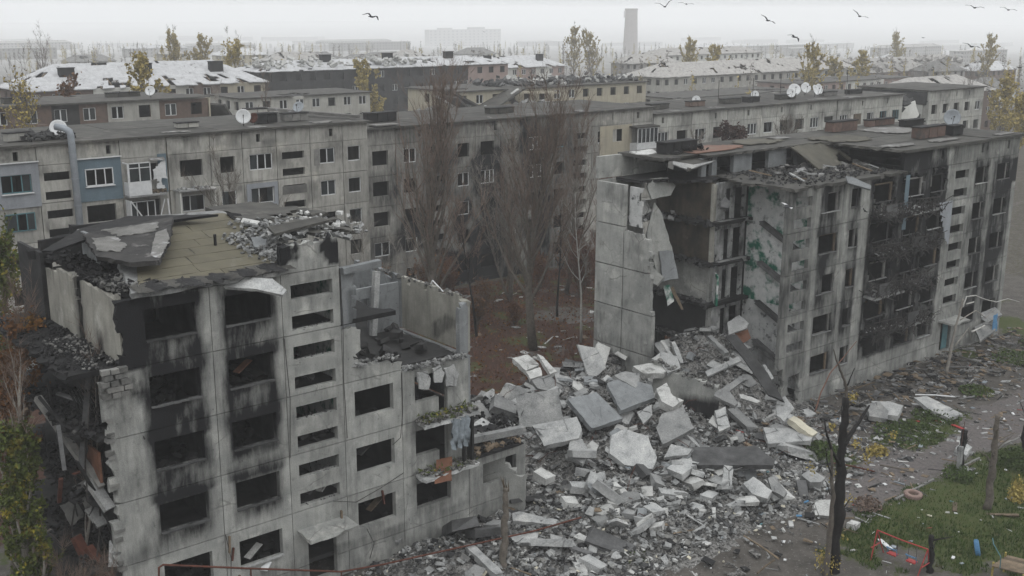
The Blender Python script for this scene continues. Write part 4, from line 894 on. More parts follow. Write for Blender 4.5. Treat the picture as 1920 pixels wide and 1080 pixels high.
C1 = section('long grey block section with satellite dishes, glazed balcony and blue cladding', 18.6, 53.2, 41.5, 0, [(18.6, 21.6, ('w', (19.2, 20.8))), (21.6, 24.9, ('w', (22.3, 24.4))), (24.9, 27.6, ('s', 25.3, 27.2)), (27.6, 31.0, ('w', (28.2, 30.4))), (31.0, 34.7, ('w', (31.6, 33.9))), (34.74, 38.3, ('w', (35.7, 37.6))), (38.3, 41.1, ('w', (39.1, 40.4))), (41.1, 44.2, ('w', (41.7, 43.8))), (44.2, 47.4, ('s', 44.7, 46.8)), (47.4, 50.6, ('w', (48.3, 49.8))), (50.6, 53.2, ('w', (51.1, 52.4)))], (23.3, 30.0, 42.4, 49.3), sC1, cell=.45, skip=[(28, 5), (22, 4)])
b2 = [(53.35+i*3.1, 53.35+(i+1)*3.1, ('s', 53.35+i*3.1+.5, 53.35+i*3.1+2.4) if i in (2, 8) else ('w', (53.35+i*3.1+(.9 if i % 2 else .6), 53.35+i*3.1+2.3))) for i in range(12)]
C2 = section('sooty middle section of the rear block behind the bare poplars', 53.35, 90.55, 42.0, -.75, b2, (59, 68, 84.2, 88), sC2, cell=.6, frames=.35)
b3 = [(90.7+i*3.15, 90.7+(i+1)*3.15, ('s', 90.7+i*3.15+.5, 90.7+i*3.15+2.4) if i in (4, 10) else ('w', (90.7+i*3.15+.7, 90.7+i*3.15+2.5))) for i in range(11)]
C3 = section('pale rear block section beyond the red bush, roof crowded with dishes', 90.7, 125.35, 42.0, -1.55, b3, (92, 101, 107, 113.5, 119.5), sC1, panel='concrete_pale', frames=.6)
b4 = [(125.5+i*3.1, 125.5+(i+1)*3.1, ('w', (125.5+i*3.1+.7, 125.5+i*3.1+2.4))) for i in range(5)]
C4 = section('low pale rear block section with boarded window left of the bombed gap', 125.5, 141, 42.0, -1.6, b4, (131, 137), sC1, panel='concrete_pale', frames=.5)
b5 = [(148+i*3.1, 148+(i+1)*3.1, ('w', (148+i*3.1+.8, 148+i*3.1+2.3))) for i in range(5)]
C5 = section('far end of the rear block standing past the bombed gap', 148, 163.5, 42.0, -1.45, b5, (155.3, 159), sC1, panel='concrete_pale', frames=.2)
plate('end_wall', C5, 'offwhite', (147.95, 0, 0), Vector((0, -1, 0)), Z3, .1, -53, -43, 8, 13.2, cell=2); plate('end_wall', C5, 'charred_wall', (147.9, 0, 0), Vector((0, -1, 0)), Z3, .1, -53, -42.4, 13.2, 15.0, cell=2)
pslab('fallen_wall', C4, 'offwhite', [(1675, 195), (1715, 190), (1723, 215), (1712, 228), (1668, 222)], (141, 47, 12.0), tiltn(75), .3, .3, 1.0)
heap('broken_roof', C4, 'rubble_dark', 120, lambda: (U(141, 149), U(43, 53), U(10, 14)), 1.4, 110); heap('broken_roof', C4, 'rubble', 160, lambda: (U(141, 149), U(42, 53), U(0, 10)), 1.6, 111)
# details on the nearest section: cladding, glazed balcony, wrecked loggias, flue
def clad(a, b_, z0, z1, m_, hole, fr_=True, sill=True):
    plate('cladding', C1, m_, (0, 41.42, 0), X3, Z3, .08, a, b_, z0, z1, holes=[hole], cell=.6)
    mb = MB(); mb.box(((a+b_)/2, 41.35, z1+.04), (b_-a+.1, .2, .07)); mb.build('cladding_cap', 'white_frame', C1)
    mb = MB(); mb.box(((hole[0]+hole[1])/2, 41.33, hole[2]-.04), (hole[1]-hole[0]+.1, .2, .07)); mb.build('window_sill', 'white_frame', C1)
clad(21.3, 24.95, 12.2, 15.45, 'grey_clad', (22.3, 24.4, 13.3, 14.62)); clad(27.65, 31.0, 12.15, 15.35, 'blue_clad', (28.25, 30.35, 13.3, 14.6)); frame(C1, 28.25, 30.35, 13.3, 14.6, 41.4, 'white_frame', (.36, .7), 0, .3)
frame(C1, 22.3, 24.4, 10.5, 11.82, 41.45, 'teal_frame', (.4, .72), 0, .8)
for (k, full) in ((4, 1), (3, 0)):
    z = FZ[k]+.05; mb = MB(); mb.box((32.6, 40.95, z-.08), (3.0, 1.05, .16), None, .02); bal = mb.build('balcony', 'rubble', C1)
    if full:
        mb = MB(); mb.box((32.0, 40.42, z+.5), (1.75, .06, 1.0)); mb.box((31.12, 40.9, z+.5), (.06, 1.0, 1.0)); mb.build('balcony_front', 'white_frame', bal)
        frame(bal, 31.15, 32.88, z+1.0, z+2.5, 40.42, 'white_frame', (.5,), 0, 1.0); mb = MB(); mb.bar((31.12, 40.45, z+1), (31.12, 40.45, z+2.5), .08); mb.bar((31.12, 40.45, z+2.45), (31.12, 41.4, z+2.45), .08); mb.bar((31.15, 40.45, z+2.1), (32.9, 40.45, z+2.1), .06); mb.build('balcony_frame', 'white_frame', bal)
        mb = MB(); mb.prism([(33.0, 40.6, z+2.6), (34.2, 40.8, z+2.5), (34.4, 41.3, z+2.7), (33.0, 41.3, z+2.7)], Z3, .05, .1, .2); mb.build('torn_roofing', 'felt_light', bal)
        plate('torn_sheet', bal, 'white_frame', (0, 40.9, 0), X3, Z3, .03, 33.3, 34.3, z+.3, z+2.4, cell=.2, keep=lambda u, v: u > 33.7+.5*fr(u, v, 3, 1) and fr(u, v, 6, .9) < .25, rag=.08)
        plate('cladding', C1, 'blue_clad', (0, 41.43, 0), X3, Z3, .05, 33.9, 34.6, 12.3, 15.3, cell=.4)
        heap('balcony_debris', bal, 'wood', 40, lambda z=z: (U(32.9, 34.2), U(40.6, 41.3), z+U(0, .2)), .2, 115)
    else:
        mb = MB(); mb.box((31.15, 40.9, z+1.2), (.06, 1.0, 2.4)); mb.bar((31.2, 40.5, z+2.4), (32.3, 40.45, z+.6), .16, .08); mb.bar((34.1, 40.5, z+2.3), (34.2, 40.5, z+.1), .12, .08); mb.bar((33.9, 40.6, z+2.3), (33.3, 40.6, z+.4), .1, .05); mb.build('broken_frame', 'white_frame', bal)
        frame(bal, 31.3, 33.4, z+.5, z+2.2, 41.3, 'white_frame', (.3, .7), 0, .2)
mb = MB(); mb.box((36.6, 40.95, FZ[4]-.02), (3.2, 1.0, .14), Matrix.Rotation(.02, 3, 'Y'), .04); bal = mb.build('balcony', 'rubble', C1); heap('balcony_debris', bal, 'rubble', 50, lambda: (U(35.1, 38.1), U(40.5, 41.4), FZ[4]+U(.05, .2)), .2, 117)
for x in (35.2, 38.1): mb = MB(); mb.box((x, 41.0, FZ[3]+1.5), (.12, .9, 2.5)); mb.build('loggia_wall', 'offwhite', C1)
plate('brick_infill', C1, 'brick_grey', (0, 41.46, 0), X3, Z3, .05, 47.75, 48.28, 13.2, 14.6, cell=.5); plate('brick_infill', C1, 'brick_grey', (0, 41.47, 0), X3, Z3, .05, 44.6, 46.9, 11.0, 11.7, cell=.5)
plate('cladding', C1, 'grey_clad', (0, 41.44, 0), X3, Z3, .05, 41.3, 44.15, 8.8, 12.2, holes=[(41.7, 43.8, 10.5, 11.82)], cell=.5)
fl = thing('flue_pipe', (27.3, 41.1, 0), 'tall galvanised flue pipe fixed to the front of the rear block', 'pipe')
mb = MB(); mb.tube([(27.5, 41.05, .6), (27.35, 41.05, 17.2), (27.3, 41.1, 17.5), (27.0, 41.4, 17.75), (26.6, 41.9, 17.85)], .26, 12); mb.build('duct', 'galv', fl, smooth=True)
for z in range(2, 17, 2): mb = MB(); mb.tube([(27.49-.009*z, 41.05, z), (27.49-.009*z, 41.05, z+.08)], .29, 12); mb.build('pipe_band', 'galv', fl)
dish(27.2, 43.2, 16.8, .62, R(250), R(25), 'dish_white', 'white satellite dish by the flue pipe on the nearest rear roof')
dish(42.2, 43.2, 16.8, .62, R(245), R(15), 'dish_white', 'large white satellite dish beside a rusty one on the rear roof')
dish(43.3, 43.4, 16.8, .45, R(200), R(20), 'rust', 'rusty brown satellite dish right of a white one')
dish(48.2, 44.6, 17.3, .5, R(215), R(30), 'dish_grey', 'grey satellite dish mounted on the brick vent stack')
stack(C1, 24.3, 43.6, 16.85, 1.8, .6, .55, 'concrete_far', 2, .3); stack(C1, 44.8, 44.4, 16.85, 1.9, .9, .75, 'charred', 2); stack(C1, 47.7, 44.6, 16.85, 2.3, .9, .6, 'brick_grey', 3); stack(C1, 38.0, 45.0, 16.85, 1.8, .8, .35, 'concrete_far', 2); stack(C1, 45.5, 47.5, 16.85, 1.9, .9, .9, 'concrete_far', 2)
heap('roof_debris', C1, 'rubble_dark', 140, lambda: (U(24.6, 28.2), U(42.6, 45), 16.9+U(0, .4)), .35, 120)
mb = MB(); mb.bar((48.5, 52.5, 17.3), (53.0, 42.6, 17.0), .5, .25); mb.build('parapet', 'felt_light', C1)
stack(C2, 57.5, 46, 16.05, 3.2, .9, .8, 'charred', 3); stack(C2, 72, 46, 16.05, 3.2, .9, .5, 'felt', 3); mb = MB(); mb.box((55.6, 42.4, 16.15), (2.6, 1.2, .1)); mb.build('roof_hatch', 'felt_light', C2)
plate('cladding', C2, 'beige', (0, 41.93, 0), X3, Z3, .05, 82.4, 87.2, 11.2, 14.3, holes=[(84.3, 85.7, 12.55, 13.87)], cell=.8)
mb = MB(); mb.box((88.6, 41.4, 11.7), (3.3, 1.1, 1.1)); bal = mb.build('balcony', 'white_frame', C2); frame(bal, 87.0, 90.2, 12.25, 13.9, 40.86, 'white_frame', (.2, .4, .6, .8), 0, .7); mb = MB(); mb.box((88.6, 41.4, 14.0), (3.6, 1.3, .15), Matrix.Rotation(.05, 3, 'X')); mb.build('balcony_roof', 'felt', bal)
ac = thing('air_conditioner', (70.0, 41.7, 4.2), 'white air conditioner box on the dark rear facade behind the poplars', 'air conditioner'); mb = MB(); mb.box((70.0, 41.75, 4.6), (.95, .4, .7)); mb.build('casing', 'dish_white', ac); mb = MB(); mb.lathe((69.85, 41.54, 4.6), [(.26, .0), (.26, .03), (.05, .03), (.04, .0)], 14, Matrix.Rotation(R(90), 3, 'X')); mb.build('fan_grille', 'steel_dark', ac)
# roof furniture of the far sections
dn = ['small white satellite dish among several on the pale rear roof', ]
for i, (px, py, Y, r_) in enumerate(((1306, 178, 46, .5), (1416, 165, 47, .5), (1490, 155, 46, .8), (1483, 163, 45, .6), (1510, 148, 48, .7), (1513, 138, 49, .7), (1535, 155, 46, .7), (1528, 167, 45, .7))):
    p = atY(px, py, Y); zz = 15.25; dish(p.x, Y, zz, r_, R(215+i*9), R(20+5*(i % 3)), 'dish_white', ['white dish at the left end of the pale rear roof', 'white dish over the beige roof hatch of the pale rear block', 'tilted large white dish left in the cluster on the pale rear roof', 'half hidden white dish low in the cluster on the rear roof', 'white dish on a tall mast in the roof cluster', 'topmost white dish of the cluster on the rear roof', 'white dish at the right of the roof cluster', 'low white dish right under the roof cluster'][i])
dish(86.8, 5.2, 16.85, .7, R(225), R(12), 'dish_grey', 'big grey satellite dish on the roof of the burnt right block')
dish(19.5, 52.0, 16.8, 1.1, R(190), R(40), 'dish_grey', 'big pale satellite dish cut off by the left picture edge')
for (x, L_) in ((95, 3), (101.5, 2.6), (108, 3.2), (112, 2.4), (119, 3.4)): stack(C3, x, 45.5, 15.25, L_, .9, .55, random.choice(['felt', 'charred', 'brick', 'offwhite']), 2)
stack(C4, 129, 46, 15.2, 3, .9, .5, 'felt_light', 2); stack(C4, 135, 46, 15.2, 3, .9, .5, 'charred', 2)
for x in (104.5, 111, 116.5, 131): mb = MB(); mb.tube([(x, 44.5, 15.2), (x, 44.5, 18.2)], .04, 5); mb.build('aerial', 'steel_dark', C3 if x < 125 else C4)
plate('boarding', C4, 'wood', (0, 41.95, 0), X3, Z3, .05, 129.4, 131, 11.6, 13.0, cell=1)
BOXES = []
# ---------------------------------------------------------------- town beyond
def simple_block(name_label, x0, x1, y0, dep, z1, wallm, bay=3.0, fl=2.9, floors=3, win=(1.4, 1.4), soot=None, roof='flat', roofm='felt', ridge=4.0, framep=.6, cols=None, group=None, cat='building', hip=True, eave=.6):
    o = thing('apartment_building', ((x0+x1)/2, y0+dep/2, 0), name_label, cat, group)
    BOXES.append((x0, x1, y0, y0+dep)); n = max(1, round((x1-x0)/bay)); bw = (x1-x0)/n; zb = z1-fl*floors
    holes = []
    for i in range(n):
        for k in range(floors):
            c = x0+bw*(i+.5); s = zb+fl*k+.95; holes.append((c-win[0]/2, c+win[0]/2, s, s+win[1]))
    plate('wall', o, wallm, (0, y0, 0), X3, Z3, .3, x0, x1, min(0, zb)-.4, z1, holes=holes, cell=2.5, soot=soot)
    if cols:
        for (a, b_, m_) in cols: plate('painted_wall', o, m_, (0, y0-.06, 0), X3, Z3, .05, a, b_, zb, z1, holes=[h for h in holes if a < h[0] < b_], cell=2.5)
    nh = int(dep/3.5); sh = [(-(y0+3.0*(i+.5))-.7, -(y0+3.0*(i+.5))+.7, zb+fl*k+.95, zb+fl*k+.95+win[1]) for i in range(nh) for k in range(floors)]
    plate('side_wall', o, wallm, (x0, 0, 0), Vector((0, -1, 0)), Z3, .3, -y0-dep, -y0-.31, min(0, zb)-.4, z1-.01, holes=sh, cell=3)
    plate('side_wall', o, wallm, (x1-.3, 0, 0), Vector((0, -1, 0)), Z3, .3, -y0-dep, -y0-.31, min(0, zb)-.4, z1-.01, cell=6)
    plate('rear_wall', o, wallm, (0, y0+dep-.3, 0), X3, Z3, .28, x0+.31, x1-.31, min(0, zb)-.4, z1-.02, cell=30)
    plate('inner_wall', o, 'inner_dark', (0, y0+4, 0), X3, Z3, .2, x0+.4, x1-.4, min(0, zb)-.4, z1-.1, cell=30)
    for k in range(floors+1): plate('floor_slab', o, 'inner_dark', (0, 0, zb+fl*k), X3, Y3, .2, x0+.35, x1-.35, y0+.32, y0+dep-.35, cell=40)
    for h in holes:
        if random.random() < framep:
            mb = MB(); x = (h[0]+h[1])/2; y = y0+.12
            for (p, q) in (((h[0], h[2]), (h[1], h[2])), ((h[0], h[3]), (h[1], h[3])), ((h[0], h[2]), (h[0], h[3])), ((h[1], h[2]), (h[1], h[3])), ((x, h[2]), (x, h[3]))): mb.bar((p[0], y, p[1]), (q[0], y, q[1]), .12)
            w_ = mb.build('window', 'white_frame', o)
            if random.random() < .5: g = MB(); g.box((x, y+.03, (h[2]+h[3])/2), (win[0]-.1, .02, win[1]-.1)); g.build('pane', 'glass', w_)
    if roof == 'flat':
        plate('roof', o, roofm, (0, 0, z1+.22), X3, Y3, .2, x0-.4, x1+.4, y0-.4, y0+dep+.4, cell=1.2, keep=lambda u, v: fr(u, v, z1, .15) > -.55, rag=.3)
    else:
        a, b_, c, d = x0-eave, x1+eave, y0-eave, y0+dep+eave; ym = (c+d)/2; h = (ym-c) if hip else 0; zr = z1+ridge
        mb = MB(); P = [Vector(q) for q in ((a, c, z1), (b_, c, z1), (b_, d, z1), (a, d, z1), (a+h, ym, zr), (b_-h, ym, zr))]
        nu, nv = int((b_-a)/1.0), 10; vs = []; fs = []
        def patch(p00, p10, p11, p01, nu, nv):
            base = len(vs)
            for j in range(nv+1):
                for i in range(nu+1):
                    q = p00.lerp(p10, i/nu).lerp(p01.lerp(p11, i/nu), j/nv); vs.append(q+Vector((0, 0, .1*fr(q.x, q.y, q.z, 1.1, 2))))
            for j in range(nv):
                for i in range(nu):
                    q = vs[base+j*(nu+1)+i]
                    if fr(q.x, q.y, 3.3, .28, 3) > .42: continue
                    fs.append((base+j*(nu+1)+i, base+j*(nu+1)+i+1, base+(j+1)*(nu+1)+i+1, base+(j+1)*(nu+1)+i))
        patch(P[0], P[1], P[5], P[4], nu, nv); patch(P[2], P[3], P[4], P[5], nu, nv); patch(P[1], P[2], P[5], P[5], 10, nv); patch(P[3], P[0], P[4], P[4], 10, nv)
        m0 = len(vs); vs2 = [v-Vector((0, 0, .12)) for v in vs]; mb.add(vs+vs2, fs+[tuple(m0+i for i in f[::-1]) for f in fs]); mb.build('roof', roofm, o)
        mb = MB()      # rafters under the torn slates
        for i in range(int((b_-a)/2)):
            x = a+1+i*2; xr = min(max(x, a+h), b_-h); mb.bar((x, c+.1, z1-.1), (xr, ym, zr-.25), .14); mb.bar((x, d-.1, z1-.1), (xr, ym, zr-.25), .14)
        mb.build('rafters', 'wood', o, kind='stuff')
    return o
def chimney(o, x, y, z, h, m_='brick_grey', w_=1.6):
    mb = MB(); mb.box((x, y, z+h/2), (w_, .9, h), None, .03); mb.box((x, y, z+h+.06), (w_+.2, 1.1, .12)); mb.build('chimney_stack', m_, o)
D1 = simple_block('brick block with flat roof collapsing at its right end, far left', 33, 58.5, 85, 11, 15.8, 'brick', bay=3.1, fl=2.8, floors=5, soot=lambda u, v: .35*sst(0, .4, fr(u, v, 3, .3)), framep=.4, cols=[(40, 43, 'inner_dark'), (46.2, 52.3, 'concrete_far')])
for k in range(5): mb = MB(); mb.box((37.5, 84.4, 2.2+2.8*k), (3.2, 1.2, 1.0), None, .05); mb.build('balcony', 'concrete_far' if k % 2 else 'brick', D1)
stack(D1, 37, 88, 16, 2.4, 1, .6, 'felt', 2); stack(D1, 50, 90, 16, 4, 1, .5, 'felt', 3)
dish(52.2, 87, 16, .6, R(230), R(25), 'dish_white', 'white and rust satellite dish on the collapsing brick block')
plate('cross_wall', D1, 'beige', (58.4, 0, 0), Vector((0, -1, 0)), Z3, .3, -90, -85, 6, 15.8, cell=1)
for i, (a, b_, t_) in enumerate((((59, 86, 15), (64, 88, 8.5), 5), ((60, 90, 14.5), (66, 89, 9), 5), ((66, 87, 12.5), (68.5, 88, 7), 2.5), ((68, 87, 13.2), (65.5, 86, 7.5), 2.2), ((63, 92, 13), (72, 94, 8.5), 5), ((70.5, 86.5, 11), (73, 87.5, 8), 2.0))):
    mb = MB(); mb.bar(a, b_, t_, .3); mb.build('fallen_slab', random.choice(['concrete_far', 'felt', 'concrete_blue']), D1)
heap('collapse_rubble', D1, 'rubble', 420, lambda: (U(58.5, 82), U(85, 96), max(.3, U(3, 10)-abs(U(-4, 4)))), 1.0, 130); heap('collapse_rubble', D1, 'rubble_dark', 200, lambda: (U(58, 78), U(86, 96), U(2, 10)), 1.4, 131)
E1 = simple_block('brick house block with white slate hipped roof and two chimneys', 56, 99, 148, 14, 13.1, 'brick', bay=3.3, fl=3.0, floors=4, roof='hip', roofm='slate', ridge=3.9, framep=.5, cols=[(67, 74, 'offwhite'), (90, 99, 'beige'), (76, 84, 'concrete_far')])
chimney(E1, 77.5, 151.5, 14.2, 2.6, 'charred', 2.6); chimney(E1, 95-4, 151.5, 14.2, 2.6, 'charred', 2.6); chimney(E1, 64, 151.5, 14.2, 2.2, 'charred', 2.6)
F1 = simple_block('burnt out long block with white shattered roof behind the dishes', 107, 172, 165, 13, 13.8, 'charred_wall', bay=3.4, fl=3.0, floors=4, roof='hip', roofm='slate', ridge=1.8, framep=.1, cols=[(160, 172, 'pink')])
for x in (125, 141, 158): chimney(F1, x, 170, 14.0, 2.6, 'charred', 2.4)
heap('roof_rubble', F1, 'rubble_white', 260, lambda: (U(108, 150), U(165, 176), 14.2+abs(random.gauss(0, .9))), 1.1, 140)
G1 = simple_block('pink and white house with bright slate roof near the chimney', 185, 219, 196, 12, 10.7, 'pink', bay=3.3, fl=3.0, floors=3, roof='hip', roofm='slate', ridge=2.9, framep=.8, cols=[(185, 201, 'offwhite'), (208, 214, 'offwhite')])
chimney(G1, 193, 199, 11.7, 2.2, 'charred', 2.2); chimney(G1, 212, 199, 11.7, 2.2, 'charred', 2.2)
H1 = simple_block('flat roofed pale yellow block with caved in roof beyond the poplars', 107, 151, 100, 13, 13.4, 'beige', bay=3.4, fl=2.9, floors=4, roofm='felt', framep=.2, soot=lambda u, v: .4*sst(.0, .4, fr(u, v, 3, .2)) if u < 138 else 0)
for (a, b_, t_, m_) in (((104, 99.5, 14.2), (111, 98, 10.5), 6, 'felt'), ((112, 98.5, 11), (119, 99.5, 13.8), 5, 'felt'), ((103, 96, 13.2), (107.5, 97, 10.2), 3, 'felt'), ((112, 97.5, 10.4), (118.3, 97.7, 13.6), .6, 'rubble_white'), ((119, 98.8, 13.0), (128, 98.8, 12.6), .8, 'beige'), ((101, 96.5, 13.3), (105.5, 96.5, 10.8), .7, 'rubble_white')):
    mb = MB(); mb.bar(a, b_, t_, .3); mb.build('fallen_slab', m_, H1)
heap('roof_rubble', H1, 'rubble', 240, lambda: (U(104, 127), U(97, 108), U(8.6, 11.5)), 1.0, 150); heap('roof_rubble', H1, 'rubble_dark', 220, lambda: (U(118, 150), U(101, 112), 13.7+abs(random.gauss(0, .4))), .9, 151); heap('roof_rubble', H1, 'rubble_white', 90, lambda: (U(125, 150), U(101, 112), 13.8+abs(random.gauss(0, .3))), .8, 152)
I1 = simple_block('low pale building between the rear block and the yellow ruin', 62, 98, 66, 9, 11.6, 'offwhite', bay=3.2, fl=2.8, floors=3, roofm='felt', framep=.6)
K1 = simple_block('grey flat roofed block half hidden behind the dark roofs', 80, 104, 120, 11, 12.4, 'concrete_far', bay=3.2, floors=4, fl=2.8, roofm='felt', framep=.3)
# right-hand distance
R1 = simple_block('long block with pale torn roof behind the yellow poplars, far right', 210, 300, 150, 13, 9.8, 'concrete_far', bay=3.6, fl=3.0, floors=3, roof='hip', roofm='slate_dim', ridge=3.2, framep=.3)
R2 = simple_block('long shed with whitish shattered roof at the right distance', 300, 400, 170, 18, 6.0, 'brick', bay=5, fl=3.0, floors=2, roof='hip', roofm='slate_dim', ridge=4.2, framep=.2)
R3 = simple_block('pink and white low block under the right rear roofs', 225, 275, 120, 12, 9.0, 'pink', bay=3.4, fl=3.0, floors=3, roofm='felt', framep=.6, cols=[(245, 262, 'offwhite')])
R4 = simple_block('low dark shed with long open front below the pale roofs', 165, 205, 105, 12, 9.3, 'concrete_far', bay=4, fl=4.0, floors=2, win=(3, 2.6), roofm='felt', framep=0)
R5 = simple_block('brick house with broken roof at the far right edge', 196, 226, 72, 11, 10.5, 'brick', bay=3.2, fl=2.9, floors=3, roof='hip', roofm='slate_dim', ridge=3.0, framep=.5)
R6 = simple_block('pale hazy block with torn white roof right of the chimney', 330, 392, 260, 13, 8.8, 'offwhite', bay=3.6, fl=3.0, floors=3, roof='hip', roofm='slate_dim', ridge=2.6, framep=.3)
heap('roof_rubble', R2, 'slate_dim', 300, lambda: (U(300, 400), U(170, 188), 6.5+U(0, 3.4)), 1.8, 160)
# tall brick chimney
CH = atZ(1170, 500, 0); _d = ray(1170, 500); _d.z = 0; _d.normalize(); CH = Vector((CAM.x, CAM.y, 0))+_d*1300; CH.z = hz(CH.x, CH.y)
ch = thing('brick_chimney', CH, 'tall round brick chimney rising into the fog', 'chimney'); HT = 26.6-CH.z
def crad(z): return 8.6-1.7*z/HT
mb = MB(); mb.lathe(CH, [(crad(HT*i/16), HT*i/16) for i in range(17)], 20); mb.build('shaft', 'far_brick', ch)
for f_ in (.3, .5, .68, .8, .92): mb = MB(); r_ = crad(HT*f_); mb.lathe(CH+Vector((0, 0, HT*f_)), [(r_-.1, 0), (r_+.12, 0), (r_+.12, .5), (r_-.1, .5)], 20); mb.build('iron_band', 'far_brick', ch)
mb = MB(); mb.lathe(CH+Vector((0, 0, HT-1)), [(6.2, 0), (7.5, 0), (7.5, 2), (5.6, 2), (5.6, 0)], 20); mb.build('rim', 'far_brick', ch)
mb = MB(); p0 = CH-_r0*8; mb.bar(p0+Z3*(HT-9), p0+Z3*(HT-1.5), .5)
for i in range(6): mb.bar(p0+Z3*(HT-8.5+i*1.3)-_r0*.6, p0+Z3*(HT-8.5+i*1.3)+_r0*.8, .4)
mb.build('ladder', 'far_brick', ch)
_d = ray(880, 500); _d.z = 0; _d.normalize(); TP = Vector((CAM.x, CAM.y, 0))+_d*2600; TP.z = hz(TP.x, TP.y); TZ = 26.3-36*2600/2070.5*math.cos(math.atan((880-960)/2070.5))
T1 = simple_block('tall pale slab block fading into fog on the skyline', TP.x-110, TP.x+98, TP.y, 16, TZ, 'far_wall', bay=12, fl=6.4, floors=8, roofm='far_wall', framep=0, win=(5, 3.2))
for (x, w_, z) in ((-60, 36, 3.6), (30, 45, 4.4)): mb = MB(); mb.box((TP.x+x, TP.y+8, TZ+.2+z/2), (w_, 10, z)); mb.build('roof_house', 'far_wall', T1)
rng_ = random.Random(5); ORD = 'first second third fourth fifth sixth seventh eighth ninth tenth eleventh twelfth thirteenth fourteenth fifteenth sixteenth seventeenth eighteenth nineteenth twentieth'.split()
fx_ = sorted((rng_.uniform(20, 1900), rng_.uniform(900, 3300)) for i in range(40)); fx_ = [q for q in fx_ if not ((790 < q[0] < 970 or 1120 < q[0] < 1220) and q[1] < 2600)]
for i, (px, d) in enumerate(fx_):
    dr = ray(px, 60); dr.z = 0; dr.normalize(); p = CAM+dr*d; L_, dp, zt = rng_.uniform(30, 70)*(1+d/1500), 12, rng_.uniform(7, 13); h_ = len(fx_)//2
    simple_block('pale far building dissolving in the fog, %s from the %s on the horizon' % ((ORD[i], 'left') if i < h_ else (ORD[len(fx_)-1-i], 'right')), p.x-L_/2, p.x+L_/2, p.y, dp, zt+hz(p.x, p.y), 'far_wall', bay=4, fl=2.9, floors=3, roof='hip' if i % 2 else 'flat', roofm=('slate_dim', 'slate', 'far_wall')[i % 3], ridge=2.5, framep=0, group='foggy buildings on the horizon')
hs_ = []; rg_ = random.Random(15)
while len(hs_) < 18:
    px = rg_.uniform(30, 1890); d = rg_.uniform(250, 620); dr = ray(px, 60); dr.z = 0; dr.normalize(); p = CAM+dr*d; L_ = rg_.uniform(12, 26)
    if any(a-6 < p.x+L_/2 and p.x-L_/2 < b_+6 and c-8 < p.y+10 and p.y < d_+8 for (a, b_, c, d_) in BOXES) or p.y < 75: continue
    BOXES.append((p.x-L_/2, p.x+L_/2, p.y, p.y+10)); hs_.append((px, p, L_))
hs_.sort(key=lambda q: q[0])
for i, (px, p, L_) in enumerate(hs_):
    simple_block('small weathered house among the misty trees, %s from the %s' % ((ORD[i], 'left') if i < 9 else (ORD[17-i], 'right')), p.x-L_/2, p.x+L_/2, p.y, 10, rg_.uniform(5, 8.5)+hz(p.x, p.y), rg_.choice(['far_wall', 'brick', 'offwhite', 'beige']), bay=3.4, fl=2.8, floors=2, roof='hip', roofm=rg_.choice(['slate_dim', 'slate_dim', 'slate', 'felt_light']), ridge=3.0, framep=0, group='small houses in the misty middle distance')
# ---------------------------------------------------------------- rubble of the fallen middle
mb = MB(); vs = []; fs = []; gx = [26+i*.4 for i in range(96)]; gy = [-11+i*.4 for i in range(68)]
for y in gy:
    for x in gx:
        e = min((x-26)/2, (64-x)/2, (y+11)/2, (16-y)/2, 1); vs.append((x, y, mound(x, y)*clamp(e)-.12+.1*fr(x, y, 1, 2.2, 2)))
m_ = len(gx)
for j in range(len(gy)-1):
    for i in range(m_-1): fs.append((j*m_+i, j*m_+i+1, (j+1)*m_+i+1, (j+1)*m_+i))
mb.add(vs, fs); mb.build('rubble_mound', 'debris', None, kind='stuff', label='grey crushed masonry heaped between the two ruined halves')
def inbld(x, y):          # keeps loose lumps out of the standing walls
    return (14 < x < 36.3 and -.2 < y < 11.2) or (61 < x < 89 and -.35 < y < 11.3) or (58 < x < 61.2 and -.4 < y < .4)
def dens(x, y):
    h = mound(x, y); return clamp(h/1.2+.2)
def scatter(n, mats, smin, smax, seed, area, name, lift=.3, flat=.6, lab=None):
    random.seed(seed); mbs = [MB() for _ in mats]; c = 0
    while c < n:
        x, y = U(area[0], area[1]), U(area[2], area[3])
        if inbld(x, y) or random.random() > dens(x, y): continue
        c += 1; s = smin+(smax-smin)*random.random()**2.2
        mbs[random.randrange(len(mats))].chunk((x, y, mound(x, y)+s*U(-.1, lift)), (s*U(.7, 1.9), s*U(.5, 1.2), s*U(.2, flat)), rot3(), .6)
    for q, m__ in zip(mbs, mats): q.build(name, m__, None, kind='stuff', label=lab)
scatter(5200, ['rubble', 'rubble', 'rubble_dark', 'rubble', 'brick_grey'], .12, .42, 11, (27, 62, -10, 15), 'small_rubble', lab='small broken concrete lumps strewn over the heap')
scatter(700, ['rubble_white'], .08, .34, 12, (28, 60, -10, 14), 'small_rubble', lab='small whitish plaster lumps strewn over the heap')
scatter(6500, ['rubble', 'rubble_dark', 'debris', 'rubble'], .05, .18, 13, (26, 62, -12, 12), 'gravel_rubble', lab='fine crushed concrete gravel over the heap and forecourt')
_d0 = dens
dens = lambda x, y: .55
scatter(2600, ['rubble', 'rubble_dark', 'rubble', 'brick_grey'], .08, .42, 14, (24, 47, -9.5, -.3), 'small_rubble', lab='broken lumps littering the ground before the left half')
scatter(420, ['rubble_white', 'cream'], .06, .26, 15, (24, 50, -11, -.3), 'small_rubble', lab='white bits littering the ground before the left half')
scatter(700, ['rubble', 'rubble_dark'], .06, .3, 16, (46, 62, -9.5, -.3), 'small_rubble', lab='broken lumps littering the ground before the right half')
dens = _d0
